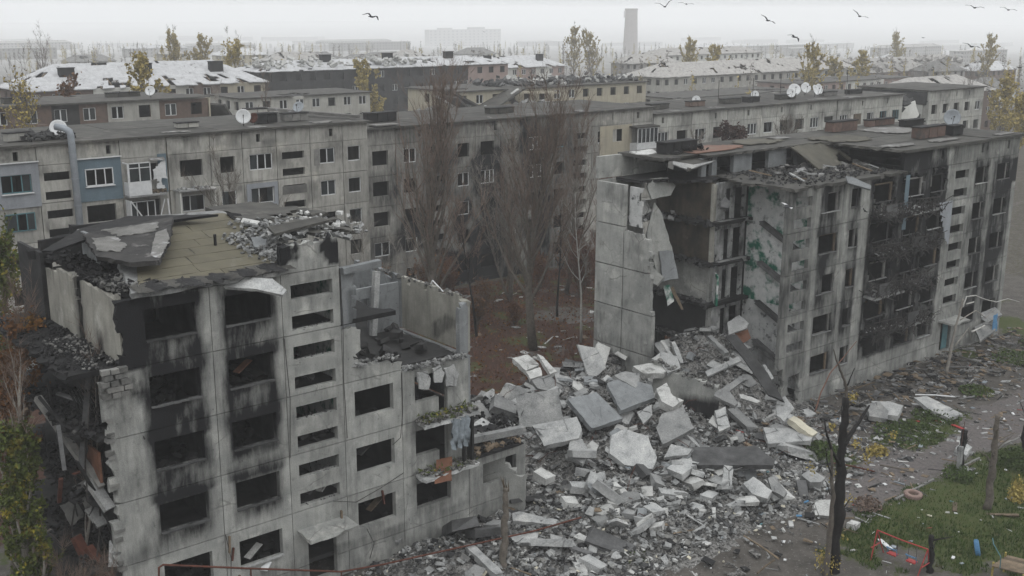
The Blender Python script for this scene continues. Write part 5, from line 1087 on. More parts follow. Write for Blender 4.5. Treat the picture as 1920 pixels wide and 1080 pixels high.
# single lumps one could lift away
random.seed(21); protos = []
for i in range(14):
    q = MB(); q.chunk((0, 0, 0), (1.0*U(.8, 1.5), U(.6, 1.0), U(.25, .55)), Matrix.Identity(3), .38); me_ = bpy.data.meshes.new('concrete_chunk'); me_.from_pydata(q.v, [], q.f); protos.append(me_)
PM = {}
def proto(i, m__):
    if (i, m__) not in PM: q = protos[i].copy(); q.materials.append(M[m__]); PM[i, m__] = q
    return PM[i, m__]
c = 0
while c < 190:
    x, y = U(30, 61), U(-9, 13)
    if inbld(x, y) or random.random() > dens(x, y)*1.1-.1: continue
    c += 1; s = U(.4, 1.0) if random.random() < .8 else U(1.2, 2.1); wh = random.random() < .09
    o = link('concrete_chunk', proto(random.randrange(14), 'rubble_white' if wh else random.choice(['rubble', 'rubble', 'rubble', 'rubble_dark'])))
    o.location = (x, y, mound(x, y)+s*U(.02, .22)); o.scale = (s*U(1, 1.35), s, s*U(.45, .9)); o.rotation_euler = (U(-.6, .6), U(-.6, .6), U(0, 6.3))
    zone = 'behind the crest of the heap' if y > 8 else ('against the right half' if x > 54 else ('beside the left half' if x < 37.5 else ('on the crest of the heap' if y > 1.5 else ('in the middle of the front slope' if y > -4 else 'at the front foot of the heap'))))
    T(o, '%s %s broken chunk lying loose %s' % ('large' if s > 1.1 else ('small' if s < .7 else 'middling'), 'whitish' if wh else 'grey', zone), 'rubble', 'loose chunks of the rubble heap')
c = 0; random.seed(44)
while c < 120:
    x, y = U(36.5, 60.5), U(-7, 11)
    if inbld(x, y) or random.random() > dens(x, y)*1.1-.15: continue
    c += 1; s = U(.7, 1.5); q = MB(); k = random.choice((4, 4, 5)); a0 = U(0, 6.3); q.prism([(math.cos(a0+6.283*i/k)*s*.5*U(.75, 1.2), math.sin(a0+6.283*i/k)*s*.4*U(.75, 1.2), 0) for i in range(k)], Z3, U(.14, .26), .05, .3)
    o = q.build('panel_piece', random.choice(['rubble', 'rubble', 'rubble', 'rubble_white', 'concrete_blue']), None); o.location = (x, y, mound(x, y)+U(.1, .4)); o.rotation_euler = (U(-.7, .7), U(-.7, .7), U(0, 6.3))
    zone = 'behind the crest' if y > 8 else ('below the torn stairwell' if x > 54 else ('by the end of the left half' if x < 39.5 else ('on the crest' if y > 1.5 else 'on the front slope')))
    T(o, '%s flat broken panel piece lying tilted %s' % ('large' if s > 1.15 else 'small', zone), 'rubble', 'flat panel pieces of the rubble heap')
# the slabs that stand out, traced at their own places
def hero(name, m__, poly, z, n, t, label, cat='concrete slab', rag=.05, sub=.3):
    cx = sum(p[0] for p in poly)/len(poly); cy2 = sum(p[1] for p in poly)/len(poly)
    c = atZ(cx, cy2, z); q = MB(); q.prism(pxplane(poly, c, n), n, t, rag, sub); return T(q.build(name, m__, None), label, cat)
H_ = [
 ('slab', 'rubble', [(966, 742), (1046, 728), (1056, 790), (1000, 802), (974, 800)], 3.3, tiltn(62, -8), .3, 'upright square grey slab left of the dark plate in the heap'),
 ('slab', 'rubble', [(998, 797), (1082, 781), (1092, 806), (1085, 822), (1020, 836)], 2.9, tiltn(30, -6), .32, 'pale oblong slab tilted towards the viewer under the upright square one'),
 ('slab', 'concrete_blue', [(1064, 748), (1118, 735), (1168, 784), (1110, 804)], 3.3, tiltn(28, 14), .34, 'dark blue grey square plate in the middle of the heap'),
 ('slab', 'concrete_blue', [(1137, 718), (1172, 708), (1222, 722), (1228, 745), (1164, 770)], 3.9, tiltn(24, 6), .34, 'wide grey slab with broken corner behind the blue grey plate'),
 ('slab', 'rubble', [(1150, 704), (1174, 696), (1200, 700), (1198, 722), (1192, 728)], 4.35, tiltn(24, 10), .25, 'triangular flat slab lying on top of the wide grey slab'),
 ('slab', 'rubble', [(1146, 815), (1172, 804), (1215, 818), (1232, 858), (1224, 880), (1170, 872), (1142, 850)], 2.4, tiltn(40, 4), .32, 'big rounded pale grey slab lowest in the front of the heap'),
 ('slab', 'rubble', [(1240, 776), (1282, 763), (1302, 802), (1242, 834), (1230, 802)], 2.9, tiltn(30, -8), .36, 'pale square slab with a thin crack right of the heap centre'),
 ('slab', 'rubble', [(1083, 646), (1120, 652), (1138, 690), (1118, 706), (1102, 704)], 4.0, tiltn(60, 12), .22, 'smooth grey plate leaning beside the white birch foot'),
 ('slab', 'rubble_white', [(960, 671), (990, 664), (1012, 684), (986, 695)], 3.7, tiltn(18, 6), .35, 'bright white slab at the back left of the heap'),
 ('slab', 'rubble_white', [(986, 697), (1013, 688), (1018, 704), (994, 710)], 3.5, tiltn(22, 6), .3, 'small white slab broken off in front of the bright white one'),
 ('slab', 'rubble_white', [(1008, 664), (1018, 668), (1044, 696), (1032, 702)], 3.7, tiltn(18, 8), .3, 'narrow white slab strip right of the bright white slab'),
 ('slab', 'rubble', [(996, 712), (1030, 702), (1058, 728), (1052, 740), (1008, 728)], 3.4, tiltn(26, 4), .3, 'mid grey slab under the white slabs'),
 ('slab', 'rubble', [(1040, 700), (1066, 706), (1098, 724), (1080, 732), (1044, 716)], 3.5, tiltn(26, 10), .25, 'long grey cracked slab between white slabs and dark plate'),
 ('slab', 'rubble', [(920, 765), (948, 718), (1000, 732), (968, 742), (962, 768)], 2.9, tiltn(70, -20), .22, 'thin tent like slab propped over a dark hollow'),
 ('wall_fragment', 'rubble_white', [(1230, 728), (1250, 717), (1262, 742), (1282, 750), (1262, 764), (1240, 752)], 4.0, tiltn(20, 5), .55, 'stack of whitish blocks right of the wide grey slab'),
 ('wall_fragment', 'rubble_white', [(1186, 686), (1222, 680), (1260, 690), (1244, 700), (1206, 700)], 4.3, tiltn(16, 3), .4, 'row of creamy broken blocks below the grey end panels'),
 ('slab', 'rubble', [(1222, 672), (1240, 658), (1270, 668), (1276, 690), (1252, 700), (1240, 682)], 4.6, tiltn(30, 4), .3, 'pale twin slab just right under the standing end panels'),
 ('slab', 'rubble', [(880, 770), (892, 752), (904, 756), (932, 792), (884, 812)], 2.7, tiltn(55, -12), .25, 'grey leaning slab against the right end of the left half'),
 ('slab', 'rubble', [(1456, 752), (1472, 742), (1490, 766), (1470, 790), (1455, 778)], 2.6, tiltn(48, -4), .2, 'grey plate with a wire loop below the torn stairwell'),
 ('slab', 'rubble_dark', [(1292, 838), (1420, 836), (1452, 862), (1450, 872), (1300, 872)], 1.9, tiltn(14, 0), .3, 'long flat stained slab across the right front of the heap'),
 ('slab', 'rubble', [(1322, 696), (1384, 668), (1390, 676), (1326, 706)], 3.6, tiltn(30, 0), .18, 'narrow beam of a smashed window frame panel'),
 ('slab', 'rubble', [(1340, 736), (1390, 704), (1396, 712), (1354, 742), (1384, 756), (1378, 762), (1338, 742)], 3.3, tiltn(32, 0), .2, 'angled corner of a broken window frame panel'),
 ('slab', 'rubble_white', [(1386, 738), (1410, 744), (1426, 752), (1420, 756), (1390, 746)], 3.3, tiltn(30), .15, 'small white tilted board inside the broken frame panel'),
 ('slab', 'rubble', [(1244, 858), (1258, 832), (1300, 840), (1290, 852)], 2.2, tiltn(34), .25, 'flat grey piece wedged before the cracked square slab'),
 ('slab', 'rubble', [(1068, 826), (1092, 822), (1108, 850), (1092, 870), (1064, 856)], 2.2, tiltn(30, -6), .25, 'grey angular slab left of the big rounded pale slab'),
 ('slab', 'rubble', [(1194, 772), (1222, 758), (1224, 778), (1206, 796)], 3.0, tiltn(36, -4), .25, 'yellowish grey wedge between the plate and the cracked slab'),
 ('slab', 'rubble', [(1624, 758), (1648, 752), (1666, 770), (1664, 786), (1630, 780)], .75, tiltn(16), .35, 'grey slab leaning on litter below the burnt balconies'),
 ('slab', 'rubble', [(1634, 752), (1668, 752), (1694, 760), (1684, 780), (1652, 776)], .7, tiltn(10), .4, 'pale flat slab on the ground before the right half'),
 ('slab', 'rubble', [(1714, 745), (1738, 742), (1806, 776), (1780, 784), (1740, 766)], .5, tiltn(10), .25, 'low sloping grey slab on the path before the entrance'),
 ('slab', 'rubble', [(1364, 604), (1386, 590), (1404, 606), (1400, 616), (1366, 628)], 6.2, tiltn(55, -6), .2, 'pale plate stuck in the torn stairwell above red boards'),
 ('board', 'wood_red', [(1376, 624), (1400, 612), (1408, 634), (1392, 644)], 5.4, tiltn(60), .08, 'red brown board below the pale plate in the stairwell'),
 ('slab', 'rubble_dark', [(1360, 630), (1380, 626), (1440, 700), (1470, 752), (1440, 740), (1400, 680)], 4.6, tiltn(45, -20), .25, 'dark stair slab collapsed along the green stairwell wall'),
 ('slab', 'rubble', [(1430, 800), (1500, 805), (1530, 812), (1520, 826), (1440, 832)], 1.3, tiltn(14), .3, 'low pale slab under the cream beam'),
 ('slab', 'rubble', [(1340, 770), (1360, 762), (1370, 800), (1348, 810)], 2.4, tiltn(34), .3, 'ochre stained wedge near the standing wall stub'),
 ('slab', 'rubble', [(1394, 906), (1412, 892), (1448, 920), (1440, 936), (1410, 926)], 1.2, tiltn(34), .45, 'rounded grey lump with pale flank in the right front'),
 ('slab', 'rubble', [(1440, 896), (1452, 892), (1476, 922), (1470, 932), (1448, 920)], 1.2, tiltn(40), .3, 'slim tilted slab right of the rounded grey lump'),
 ('slab', 'rubble', [(1502, 890), (1522, 878), (1548, 896), (1540, 904), (1520, 904)], .9, tiltn(26), .5, 'whitish lump at the outer right edge of the heap'),
 ('slab', 'rubble_white', [(1526, 946), (1534, 938), (1562, 936), (1560, 968), (1528, 966)], .5, tiltn(30), .3, 'smooth white block by the burnt tree trunk'),
 ('slab', 'rubble', [(960, 962), (972, 958), (1046, 974), (1042, 984), (962, 976)], .95, tiltn(14), .25, 'long whitish slab crossing behind the broken stump'),
 ('slab', 'rubble', [(958, 1006), (970, 1000), (1010, 998), (1006, 1020), (962, 1016)], .8, tiltn(24), .4, 'grey block with rough side right of the broken stump'),
 ('slab', 'rubble', [(1008, 1022), (1022, 1018), (1032, 1030), (1012, 1036)], .5, tiltn(16), .4, 'pair of small white topped blocks near the red pipe'),
 ('slab', 'rubble', [(870, 1072), (890, 1058), (912, 1066), (900, 1084), (872, 1084)], .55, tiltn(40), .25, 'cream faced slab beneath the long beam at the bottom edge')]
for nm, m__, poly, z, n, t_, lab in H_: hero('concrete_slab' if nm == 'slab' else nm, m__, poly, z, n, t_, lab, 'concrete slab' if nm == 'slab' else ('board' if nm == 'board' else 'rubble'))
BK = [(1020, 893, 2.0), (1096, 886, 1.7), (1086, 915, 1.4), (1066, 944, 1.0), (1116, 904, 1.6), (1132, 922, 1.4), (1160, 946, 1.1), (1186, 960, 1.0), (1202, 976, .8), (1146, 966, .9), (1042, 1026, .6), (1112, 1060, .5), (1130, 960, 1.0), (1232, 905, 1.3), (1260, 930, 1.0), (1300, 905, 1.2), (1330, 930, .9), (1350, 905, 1.1), (1400, 940, .7), (1090, 850, 2.2), (1300, 955, .7), (1240, 960, .8)]
PL = ['left of the upright beam end', 'near the red pipe end', 'on the front slope', 'at the front foot of the heap', 'right of the long white beam', 'under the big rounded slab']
for i, (px, py, z) in enumerate(BK):
    c = atZ(px, py, z); q = MB(); q.box((0, 0, 0), (U(.8, 1.5), U(.5, .85), U(.25, .45)), None, .07); o = q.build('concrete_block', ('rubble_white', 'rubble', 'rubble')[i % 3], None); o.location = c; o.rotation_euler = (U(-.35, .35), U(-.35, .35), U(0, 3.1))
    T(o, '%s squared wall block %s' % (('whitish', 'pale grey', 'dusty grey')[i % 3], PL[5 if py < 890 else (1 if px < 1075 else (4 if py > 1000 else (0 if px > 1280 else (2 if py < 940 else 3))))]), 'block', 'squared blocks of the rubble heap')
def beam(m__, a, b_, w_, h, label, jit=.03):
    a = Vector(a); b_ = Vector(b_); q = MB(); n = 7; d = (b_-a)
    for _ in (0,):
        dn_ = d.normalized(); sx = dn_.cross(Z3).normalized(); sz = sx.cross(dn_); vs = []; fs = []
        for i in range(n+1):
            p = a+d*(i/n); k = .9 if i in (0, n) else 1
            for (u_, v_) in ((-1, -1), (1, -1), (1, 1), (-1, 1)): vs.append(p+sx*(u_*w_/2*k+U(-jit, jit))+sz*(v_*h/2*k+U(-jit, jit)))
        for i in range(n):
            for k in range(4): fs.append((i*4+k, (i+1)*4+k, (i+1)*4+(k+1) % 4, i*4+(k+1) % 4))
        fs += [(0, 1, 2, 3), tuple(n*4+k for k in (3, 2, 1, 0))]; q.add(vs, fs)
    return T(q.build('concrete_beam', m__, None), label, 'beam')
def P(px, py, z): return atZ(px, py, z)
beam('cream', P(1482, 786, 1.9), P(1526, 818, 1.2), .75, .35, 'bright cream painted beam at the foot of the torn stairwell')
beam('rubble', P(1366, 876, 1.8), P(1362, 922, .9), .5, .35, 'short upright grey beam end in the right front of the heap')
beam('rubble_white', P(1080, 1008, .7), P(1152, 1042, .45), .55, .35, 'long white beam lying in the bottom middle')
beam('rubble_white', P(1076, 1046, .55), P(1096, 1084, .35), .5, .3, 'white beam end pointing out of the bottom edge')
beam('rubble', P(878, 1026, .75), P(936, 1080, .45), .45, .35, 'long grey beam slanting at the bottom edge')
beam('rubble', P(1240, 640, 5.2), P(1262, 676, 4.3), .28, .22, 'thin pale beam propped before the dark basement, left one')
beam('rubble', P(1262, 642, 5.2), P(1278, 682, 4.2), .28, .22, 'thin pale beam propped before the dark basement, right one')
beam('rubble', P(1330, 632, 5.2), P(1362, 664, 4.5), .35, .25, 'pale beam with white end under the landing doors')
beam('rubble', P(1430, 685, 4.4), P(1446, 712, 3.6), .3, .25, 'short pale beam beside the collapsed stair slab')
beam('rubble', P(772, 986, .9), P(742, 1018, .7), .25, .2, 'thin grey beam leaning near the entrance of the left half')
beam('rubble', P(1268, 862, 2.0), P(1270, 892, 1.2), .6, .4, 'stubby pale block standing under the cracked slab')
# standing stub of wall with crumbling crest; fragment beside the left half
q = MB(); wall(q, (0, 0, 0), Vector((.45, -.89, 0)).normalized(), Z3, .55, 0, 4.2, 0, 5.2, cell=.3, keep=lambda u, v: v < 4.7-.35*u+.3*fr(u, v, 2, 1.2), rag=.1, soot=lambda u, v: .9*sst(3.0, 2.2, v)*sst(1.0, 2.2, u), bend=lambda p: p+Vector((49.9, 3.6, 0)))
T(q.build('wall_stub', 'concrete', None), 'thick stub of inner wall standing in the heap with crumbling crest', 'wall')
heap('crumbled_crest', bpy.data.objects['wall_stub'], 'brick_grey', 70, lambda: Vector((49.9, 3.6, 4.7)).lerp(Vector((51.8, -.15, 3.3)), random.random())+Vector((U(-.1, .5), U(-.2, .2), U(-.1, .1))), .22, 77)
q = MB(); wall(q, (0, 0, 0), Vector((.55, -.83, 0)).normalized(), Z3, .25, 0, 2.6, 0, 5.0, cell=.3, keep=lambda u, v: v < 4.4-.9*u*(u > 1)+.2*fr(u, v, 2, 1.2), rag=.1, bend=lambda p: p+Vector((33.9, 1.3, 0)))
T(q.build('wall_fragment', 'concrete', None), 'pointed grey wall fragment standing at the right end of the left half', 'wall')
q = MB(); wall(q, (0, 0, 0), X3, Z3, .25, 38.2, 43.5, 0, 3.1, cell=.35, keep=lambda u, v: v < 2.3+.5*fr(u, 3, 2, .6), rag=.1, bend=lambda p: p+Vector((0, 8.8, .6)))
T(q.build('wall_fragment', 'brick_grey', None), 'low remnant of rear wall at the back of the heap', 'wall')
heap2 = heap('charred_debris', None, 'charred', 420, lambda: (lambda x, y: (x, y, mound(x, y)+U(0, .35)))(U(36.6, 41), U(5, 11.5)), .3, 201); heap2['label'] = 'black charred debris at the back left of the heap'
q = MB(); rg = random.Random(3)
for i in range(90):
    x, y = rg.uniform(37, 59), rg.uniform(-6, 10)
    if inbld(x, y): continue
    p = Vector((x, y, mound(x, y))); a = rg.uniform(0, 6.3); d = Vector((math.cos(a), math.sin(a), rg.uniform(.1, .9)))*rg.uniform(.5, 1.5); q.tube([p, p+d*.5+Vector((0, 0, .15)), p+d+Vector((0, 0, -.1))], .018, 4)
q.build('rebar', 'rust', None, kind='stuff', label='rusty reinforcement bars bristling from the heap')
# litter: splinters, sheets and scraps on the ground
def litter(n, area, mats, seed, smin, smax, name, lab, zf=None, dn=None):
    random.seed(seed); mbs = [MB() for _ in mats]; c = 0
    while c < n:
        x, y = U(area[0], area[1]), U(area[2], area[3])
        if inbld(x, y) or (dn and random.random() > dn(x, y)): continue
        c += 1; s = smin+(smax-smin)*random.random()**2; z = (zf(x, y) if zf else 0)+.03
        k = random.random(); sz = (s*2.4, s*.14, s*.1) if k < .4 else (s, s*U(.4, .9), .03+s*.08)
        mbs[random.randrange(len(mats))].box((x, y, z+sz[2]*.4), sz, Matrix.Rotation(U(0, 6.3), 3, 'Z') @ Matrix.Rotation(U(-.25, .25), 3, 'Y'), s*.05)
    for q, m__ in zip(mbs, mats): q.build(name, m__, None, kind='stuff', label=lab)
litter(900, (27, 90, -13, -.3), ['debris', 'wood', 'rubble', 'charred', 'rubble'], 31, .12, .6, 'litter', 'splinters and crumbled scraps strewn before the ruined block', mound, lambda x, y: clamp(.35+G2(x, y, 74, -2.5, 16, 3)))
litter(320, (27, 90, -19, -.3), ['rubble_white', 'white_frame', 'cloth'], 32, .08, .4, 'litter', 'white scraps of plaster and paper strewn over grass and path', mound)
litter(700, (46, 90, -13, -6.5), ['debris', 'wood', 'rubble', 'rubble_white', 'rubble_dark'], 36, .06, .4, 'litter', 'splinters and dust lumps strewn along the path')
litter(60, (27, 88, -17, -.3), ['red_paint', 'blue_plastic', 'teal_frame', 'cream'], 33, .08, .3, 'litter', 'small coloured household scraps in the debris', mound)
litter(260, (40, 80, 14, 38), ['rubble_white', 'wood', 'rubble'], 34, .1, .7, 'litter', 'pale scraps scattered in the leaf strewn yard')
litter(800, (60, 90, -5.5, -.3), ['charred', 'debris', 'wood', 'rubble_dark'], 35, .15, .7, 'litter', 'burnt debris banked along the foot of the right half', lambda x, y: .45*math.exp(-((y+1)/1.6)**2))
# ---------------------------------------------------------------- trees
def rvec(rg): return Vector((rg.uniform(-1, 1), rg.uniform(-1, 1), rg.uniform(-1, 1)))
def spike(mb, a, b_, r, mi=0):
    d = (b_-a); n = d.orthogonal().normalized()*r; m_ = d.normalized().cross(n)
    mb.add([a+n, a-n*.5+m_*.87, a-n*.5-m_*.87, b_], [(0, 1, 3), (1, 2, 3), (2, 0, 3)], None, mi)
def leafq(mb, p, s, rg, mi=0):
    u = rvec(rg).normalized(); v = u.cross(rvec(rg)).normalized(); mb.add([p-u*s, p+v*s*.6, p+u*s, p-v*s*.6], [(0, 1, 2, 3)], None, mi)
def path(p, d, L_, n, wob, upb, rg):
    pts = [Vector(p)]; d = Vector(d).normalized()
    for i in range(n):
        d = (d+rvec(rg)*wob+Vector((0, 0, upb))).normalized(); pts.append(pts[-1]+d*(L_/n))
    return pts
def tree(name, base, h, label, cat='tree', group=None, seed=1, r0=.25, barkm='bark', twigm='twig_brown', limbs=18, subs=8, twigs=8, ang=(15, 35), start=.18, lim=.45, spread=1.0, leaf=None, nleaf=0, lsize=.16, trunk_pts=None, twr=.018, twl=1.0, upb=.12, stems=1, top=True, leafband=(0, 1)):
    rg = random.Random(seed); base = Vector(base); o = thing(name, base, label, cat, group)
    tb = MB(); cb = MB(); lb = MB(); leafpts = []
    for s_ in range(stems):
        if trunk_pts and s_ == 0: tp = [base+Vector(q) for q in trunk_pts]
        else: tp = path(base+Vector((0, 0, -.15)), (rg.uniform(-.12, .12)*(1+2*(stems > 1)), rg.uniform(-.12, .12)*(1+2*(stems > 1)), 1), h*.93*(1 if s_ == 0 else rg.uniform(.7, .95)), 9, .07, .1, rg)
        n = len(tp); rr = [r0*(1-.93*(i/(n-1))**.8)*(1 if s_ == 0 else .7) for i in range(n)]; tb.tube(tp, rr, 8)
        for i in range(limbs):
            t = start+(.97-start)*((i+rg.random())/limbs); k = t*(n-1); j = min(int(k), n-2); p = tp[j].lerp(tp[j+1], k-j); a = R(rg.uniform(*ang)); az = i*2.4+rg.uniform(-.4, .4)
            d = Vector((math.sin(a)*math.cos(az), math.sin(a)*math.sin(az), math.cos(a))); L_ = h*lim*(1-.62*t)*rg.uniform(.65, 1.1)*spread; rl = max(.02, rr[j]*.48)
            lp = path(p, d, L_, 6, .13, upb, rg); tb.tube(lp, [rl*(1-.88*q/6) for q in range(7)], 5, cap=False)
            for q in range(subs):
                k2 = rg.uniform(.8, 6); j2 = min(int(k2), 5); p2 = lp[j2].lerp(lp[j2+1], k2-j2); d2 = ((lp[j2+1]-lp[j2]).normalized()+rvec(rg)*.55+Vector((0, 0, .15))).normalized(); L2 = L_*rg.uniform(.18, .42)
                sp = path(p2, d2, L2, 3, .18, upb, rg); cb.tube(sp, [rl*.33, rl*.22, rl*.14, rl*.06], 3, cap=False)
                for w_ in range(twigs):
                    k3 = rg.uniform(.2, 3); j3 = min(int(k3), 2); p3 = sp[j3].lerp(sp[j3+1], k3-j3); d3 = ((sp[j3+1]-sp[j3]).normalized()+rvec(rg)*.7+Vector((0, 0, .1))).normalized(); e = p3+d3*rg.uniform(.4, 1.1)*twl
                    spike(cb, p3, e, twr); leafpts.append((p3, e))
    tb.build('trunk', barkm, o, smooth=True); cb.build('crown', twigm, o)
    if leaf and leafpts:
        for i in range(nleaf):
            a, b_ = rg.choice(leafpts)
            f_ = (a.z-base.z)/h
            if not leafband[0] <= f_ <= leafband[1]: continue
            p = a.lerp(b_, rg.random())+rvec(rg)*.12; leafq(lb, p, lsize*rg.uniform(.6, 1.3), rg)
        lb.build('foliage', leaf, o, kind='stuff')
    return o
def gY(px, py, Y): q = atY(px, py, Y); return (q.x, Y, 0)
GY = 'bare trees in the yard'
tree('poplar_tree', gY(812, 520, 30), 19.0, 'tall bare brown poplar in the yard, left of the two big ones', seed=3, r0=.42, limbs=46, subs=10, twigs=9, ang=(10, 38), start=.14, lim=.58, group=GY, twr=.011, trunk_pts=[(0, 0, -.2), (.1, 0, 3), (0, .1, 6), (-.15, .1, 9), (.1, 0, 12), (.6, 0, 14.5), (1.1, 0, 16.5), (1.5, 0, 18.2)])
tree('poplar_tree', (55.4, 21.5, 0), 18.6, 'tall bare poplar with blackened foot behind the gap, right of the two', seed=8, r0=.4, limbs=46, subs=10, twigs=9, ang=(10, 42), start=.22, lim=.62, group=GY, twr=.011, trunk_pts=[(0, 0, -.2), (-.25, .1, 2.5), (-.45, .1, 5), (-.4, 0, 8), (.2, 0, 10.5), (.9, -.1, 13), (1.7, -.3, 15.5), (2.3, -.5, 17.8)])
tree('poplar_tree', gY(958, 470, 34), 15.5, 'grey many stemmed bare poplar between the two big ones', seed=12, r0=.2, limbs=18, subs=7, twigs=7, ang=(8, 28), start=.12, twigm='twig_grey', stems=4, group=GY, twr=.014)
tree('bare_tree', gY(1062, 480, 33), 17.5, 'bare reddish twigged tree right behind the gap poplar', seed=15, r0=.24, limbs=32, subs=9, twigs=8, twr=.011, ang=(12, 38), start=.2, group=GY)
tree('bare_tree', gY(868, 500, 27), 12.0, 'slim dark leaning bare tree left of the grey stems', seed=17, r0=.13, limbs=14, subs=6, twigs=6, ang=(20, 45), start=.35, barkm='bark_black', group=GY, trunk_pts=[(1.4, 0, -.2), (1.0, 0, 3), (.4, 0, 6), (0, 0, 8.5), (-.3, 0, 11)])
tree('bare_tree', gY(1045, 560, 27.5), 11.0, 'slim dark straight bare tree beside the birch', seed=19, r0=.13, limbs=14, subs=6, twigs=6, ang=(20, 45), start=.4, barkm='bark_black', group=GY)
tree('birch_tree', (59.8, 20.6, 0), 13.2, 'slender white birch leaning beside the grey end panels', seed=23, r0=.13, limbs=13, subs=6, twigs=8, ang=(25, 55), start=.42, lim=.3, barkm='bark_birch', twigm='twig_grey', group=GY, trunk_pts=[(0, 0, -.2), (-.05, 0, 2), (-.1, 0, 4), (-.5, 0, 7), (-.9, 0, 10), (-1.0, 0, 13)])
tree('bare_tree', (58.4, 17.0, 0), 9.5, 'dark trunk tight against the grey end panels', seed=24, r0=.16, limbs=12, subs=6, twigs=7, ang=(15, 40), start=.45, barkm='bark_black', twigm='twig_red', group=GY)
tree('bare_tree', gY(1135, 500, 30), 12.0, 'bare brown tree hiding behind the grey end panels', seed=26, r0=.18, limbs=24, subs=8, twigs=8, ang=(15, 40), start=.2, twigm='twig_red', group=GY)
tree('bare_tree', gY(727, 520, 22), 11.5, 'pale bare sapling with crooked white branches by the left half', seed=27, r0=.09, limbs=10, subs=5, twigs=6, ang=(25, 55), start=.3, barkm='bark_pale', twigm='bark_pale', group=GY, twr=.012)
tree('bare_tree', gY(690, 520, 26), 12.0, 'thin pale sapling before the light rear facade', seed=28, r0=.07, limbs=10, subs=5, twigs=6, ang=(20, 50), start=.35, barkm='bark_pale', twigm='twig_grey', group=GY, twr=.012)
tree('bare_tree', gY(488, 470, 33), 15.2, 'dark bare tree before the rear block with white framed windows', seed=31, r0=.2, limbs=13, subs=7, twigs=9, ang=(25, 55), start=.55, lim=.5, barkm='bark_black', twigm='bark', group=GY, twr=.014)
tree('shrub', gY(800, 600, 36), 5.0, 'rusty leaved shrub in the yard below the left poplar', 'shrub', seed=33, r0=.06, limbs=14, subs=6, twigs=6, ang=(20, 60), start=.05, stems=4, leaf='leaf_rust', nleaf=1500, lsize=.13)
tree('shrub', gY(770, 560, 33), 4.0, 'orange brown thicket close to the left half', 'shrub', seed=34, r0=.05, limbs=12, subs=6, twigs=6, ang=(20, 60), start=.05, stems=4, leaf='leaf_rust', nleaf=900, lsize=.13)
tree('shrub', gY(1088, 560, 31), 6.5, 'red brown thicket behind the birch', 'shrub', seed=35, r0=.06, limbs=14, subs=7, twigs=7, ang=(15, 45), start=.05, stems=5, twigm='twig_red', leaf='leaf_rust', nleaf=500, lsize=.1)
tree('bush', gY(1392, 262, 34), 14.4, 'dark red leaved round bush behind the right roof', 'bush', seed=36, r0=.16, limbs=26, subs=8, twigs=7, ang=(30, 75), start=.55, lim=.3, twigm='twig_red', leaf='leaf_dark', nleaf=5200, lsize=.17)
tree('bare_tree', gY(1460, 262, 34), 15.0, 'round bare tree right of the dark red bush', seed=37, r0=.2, limbs=34, subs=9, twigs=10, ang=(30, 75), start=.45, lim=.3, twigm='bark')
tree('bare_tree', gY(1290, 262, 36), 14.2, 'sparse bare tree left of the dark red bush', seed=38, r0=.15, limbs=16, subs=7, twigs=7, ang=(20, 45), start=.5, lim=.35, twigm='twig_grey')
# yellow and bare trees of the town
YG = 'yellow poplars in the town beyond'
for i, (px, Y, h, lab, m_) in enumerate((
    (281, 118, 19.5, 'tall yellow poplar before the white slate roof, far left', 'leaf_yellow'), (432, 185, 19.5, 'pale yellow poplar right of the white slate roof', 'leaf_yellow'), (696, 140, 16.5, 'dull yellow poplar before the burnt long block', 'leaf_yellow'),
    (1290, 190, 17.5, 'yellow poplar just right of the chimney foot', 'leaf_yellow'), (1340, 160, 16.5, 'broad yellow poplar between chimney and dishes', 'leaf_yellow'), (1516, 118, 18.5, 'biggest yellow poplar behind the roof dishes', 'leaf_yellow'), (1575, 140, 13.5, 'low yellow tree right of the biggest poplar', 'leaf_yellow'), (1613, 130, 15.5, 'narrow yellow poplar left of the torn pale roof', 'leaf_yellow'),
    (1680, 220, 17.0, 'faint yellow poplar in the right distance', 'leaf_yellow'), (1845, 150, 18.0, 'wide yellow crown at the far right', 'leaf_yellow'), (1880, 60, 14.5, 'large ochre tree behind the right roof end', 'leaf_yellow'), (1915, 48, 12.5, 'ochre tree cut by the right picture edge', 'leaf_yellow'), (1075, 260, 20.0, 'faint yellow trees left of the chimney', 'leaf_yellow'), (1110, 240, 19.0, 'faint yellow poplar close left of the chimney', 'leaf_yellow'), (330, 260, 20.0, 'faint yellow poplar over the slate roof ridge', 'leaf_yellow'), (372, 255, 19.0, 'second faint yellow poplar over the slate roof ridge', 'leaf_yellow'))):
    tree('poplar_tree', gY(px, 150, Y), h, lab, seed=100+i, r0=.25, limbs=26, subs=6, twigs=5, ang=(16, 48), start=.08, lim=.5, leaf=m_, nleaf=4600, lsize=.26, group=YG, twigm='twig_grey', twr=.03)
tree('poplar_tree', gY(10, 230, 66), 20.5, 'half bare yellowish tree at the left picture edge beyond the rear block', seed=140, r0=.3, limbs=26, subs=7, twigs=6, ang=(12, 32), leaf='leaf_yellow', nleaf=1300, lsize=.16, twigm='twig_grey')
tree('bare_tree', gY(488, 180, 100), 18.5, 'bare tree with broken top right of the white slate roof', seed=141, r0=.4, limbs=12, subs=5, twigs=6, ang=(15, 40), start=.4, lim=.3)
tree('bare_tree', gY(395, 190, 105), 15.5, 'white branched bare tree before the white slate roof', seed=142, r0=.2, limbs=20, subs=6, twigs=7, ang=(20, 45), barkm='bark_pale', twigm='bark_pale')
tree('bare_tree', gY(120, 190, 115), 17.0, 'reddish brown tree before the slate roof, far left', seed=143, r0=.2, limbs=22, subs=6, twigs=7, ang=(20, 45), leaf='leaf_rust', nleaf=1400, lsize=.3, twigm='twig_red')
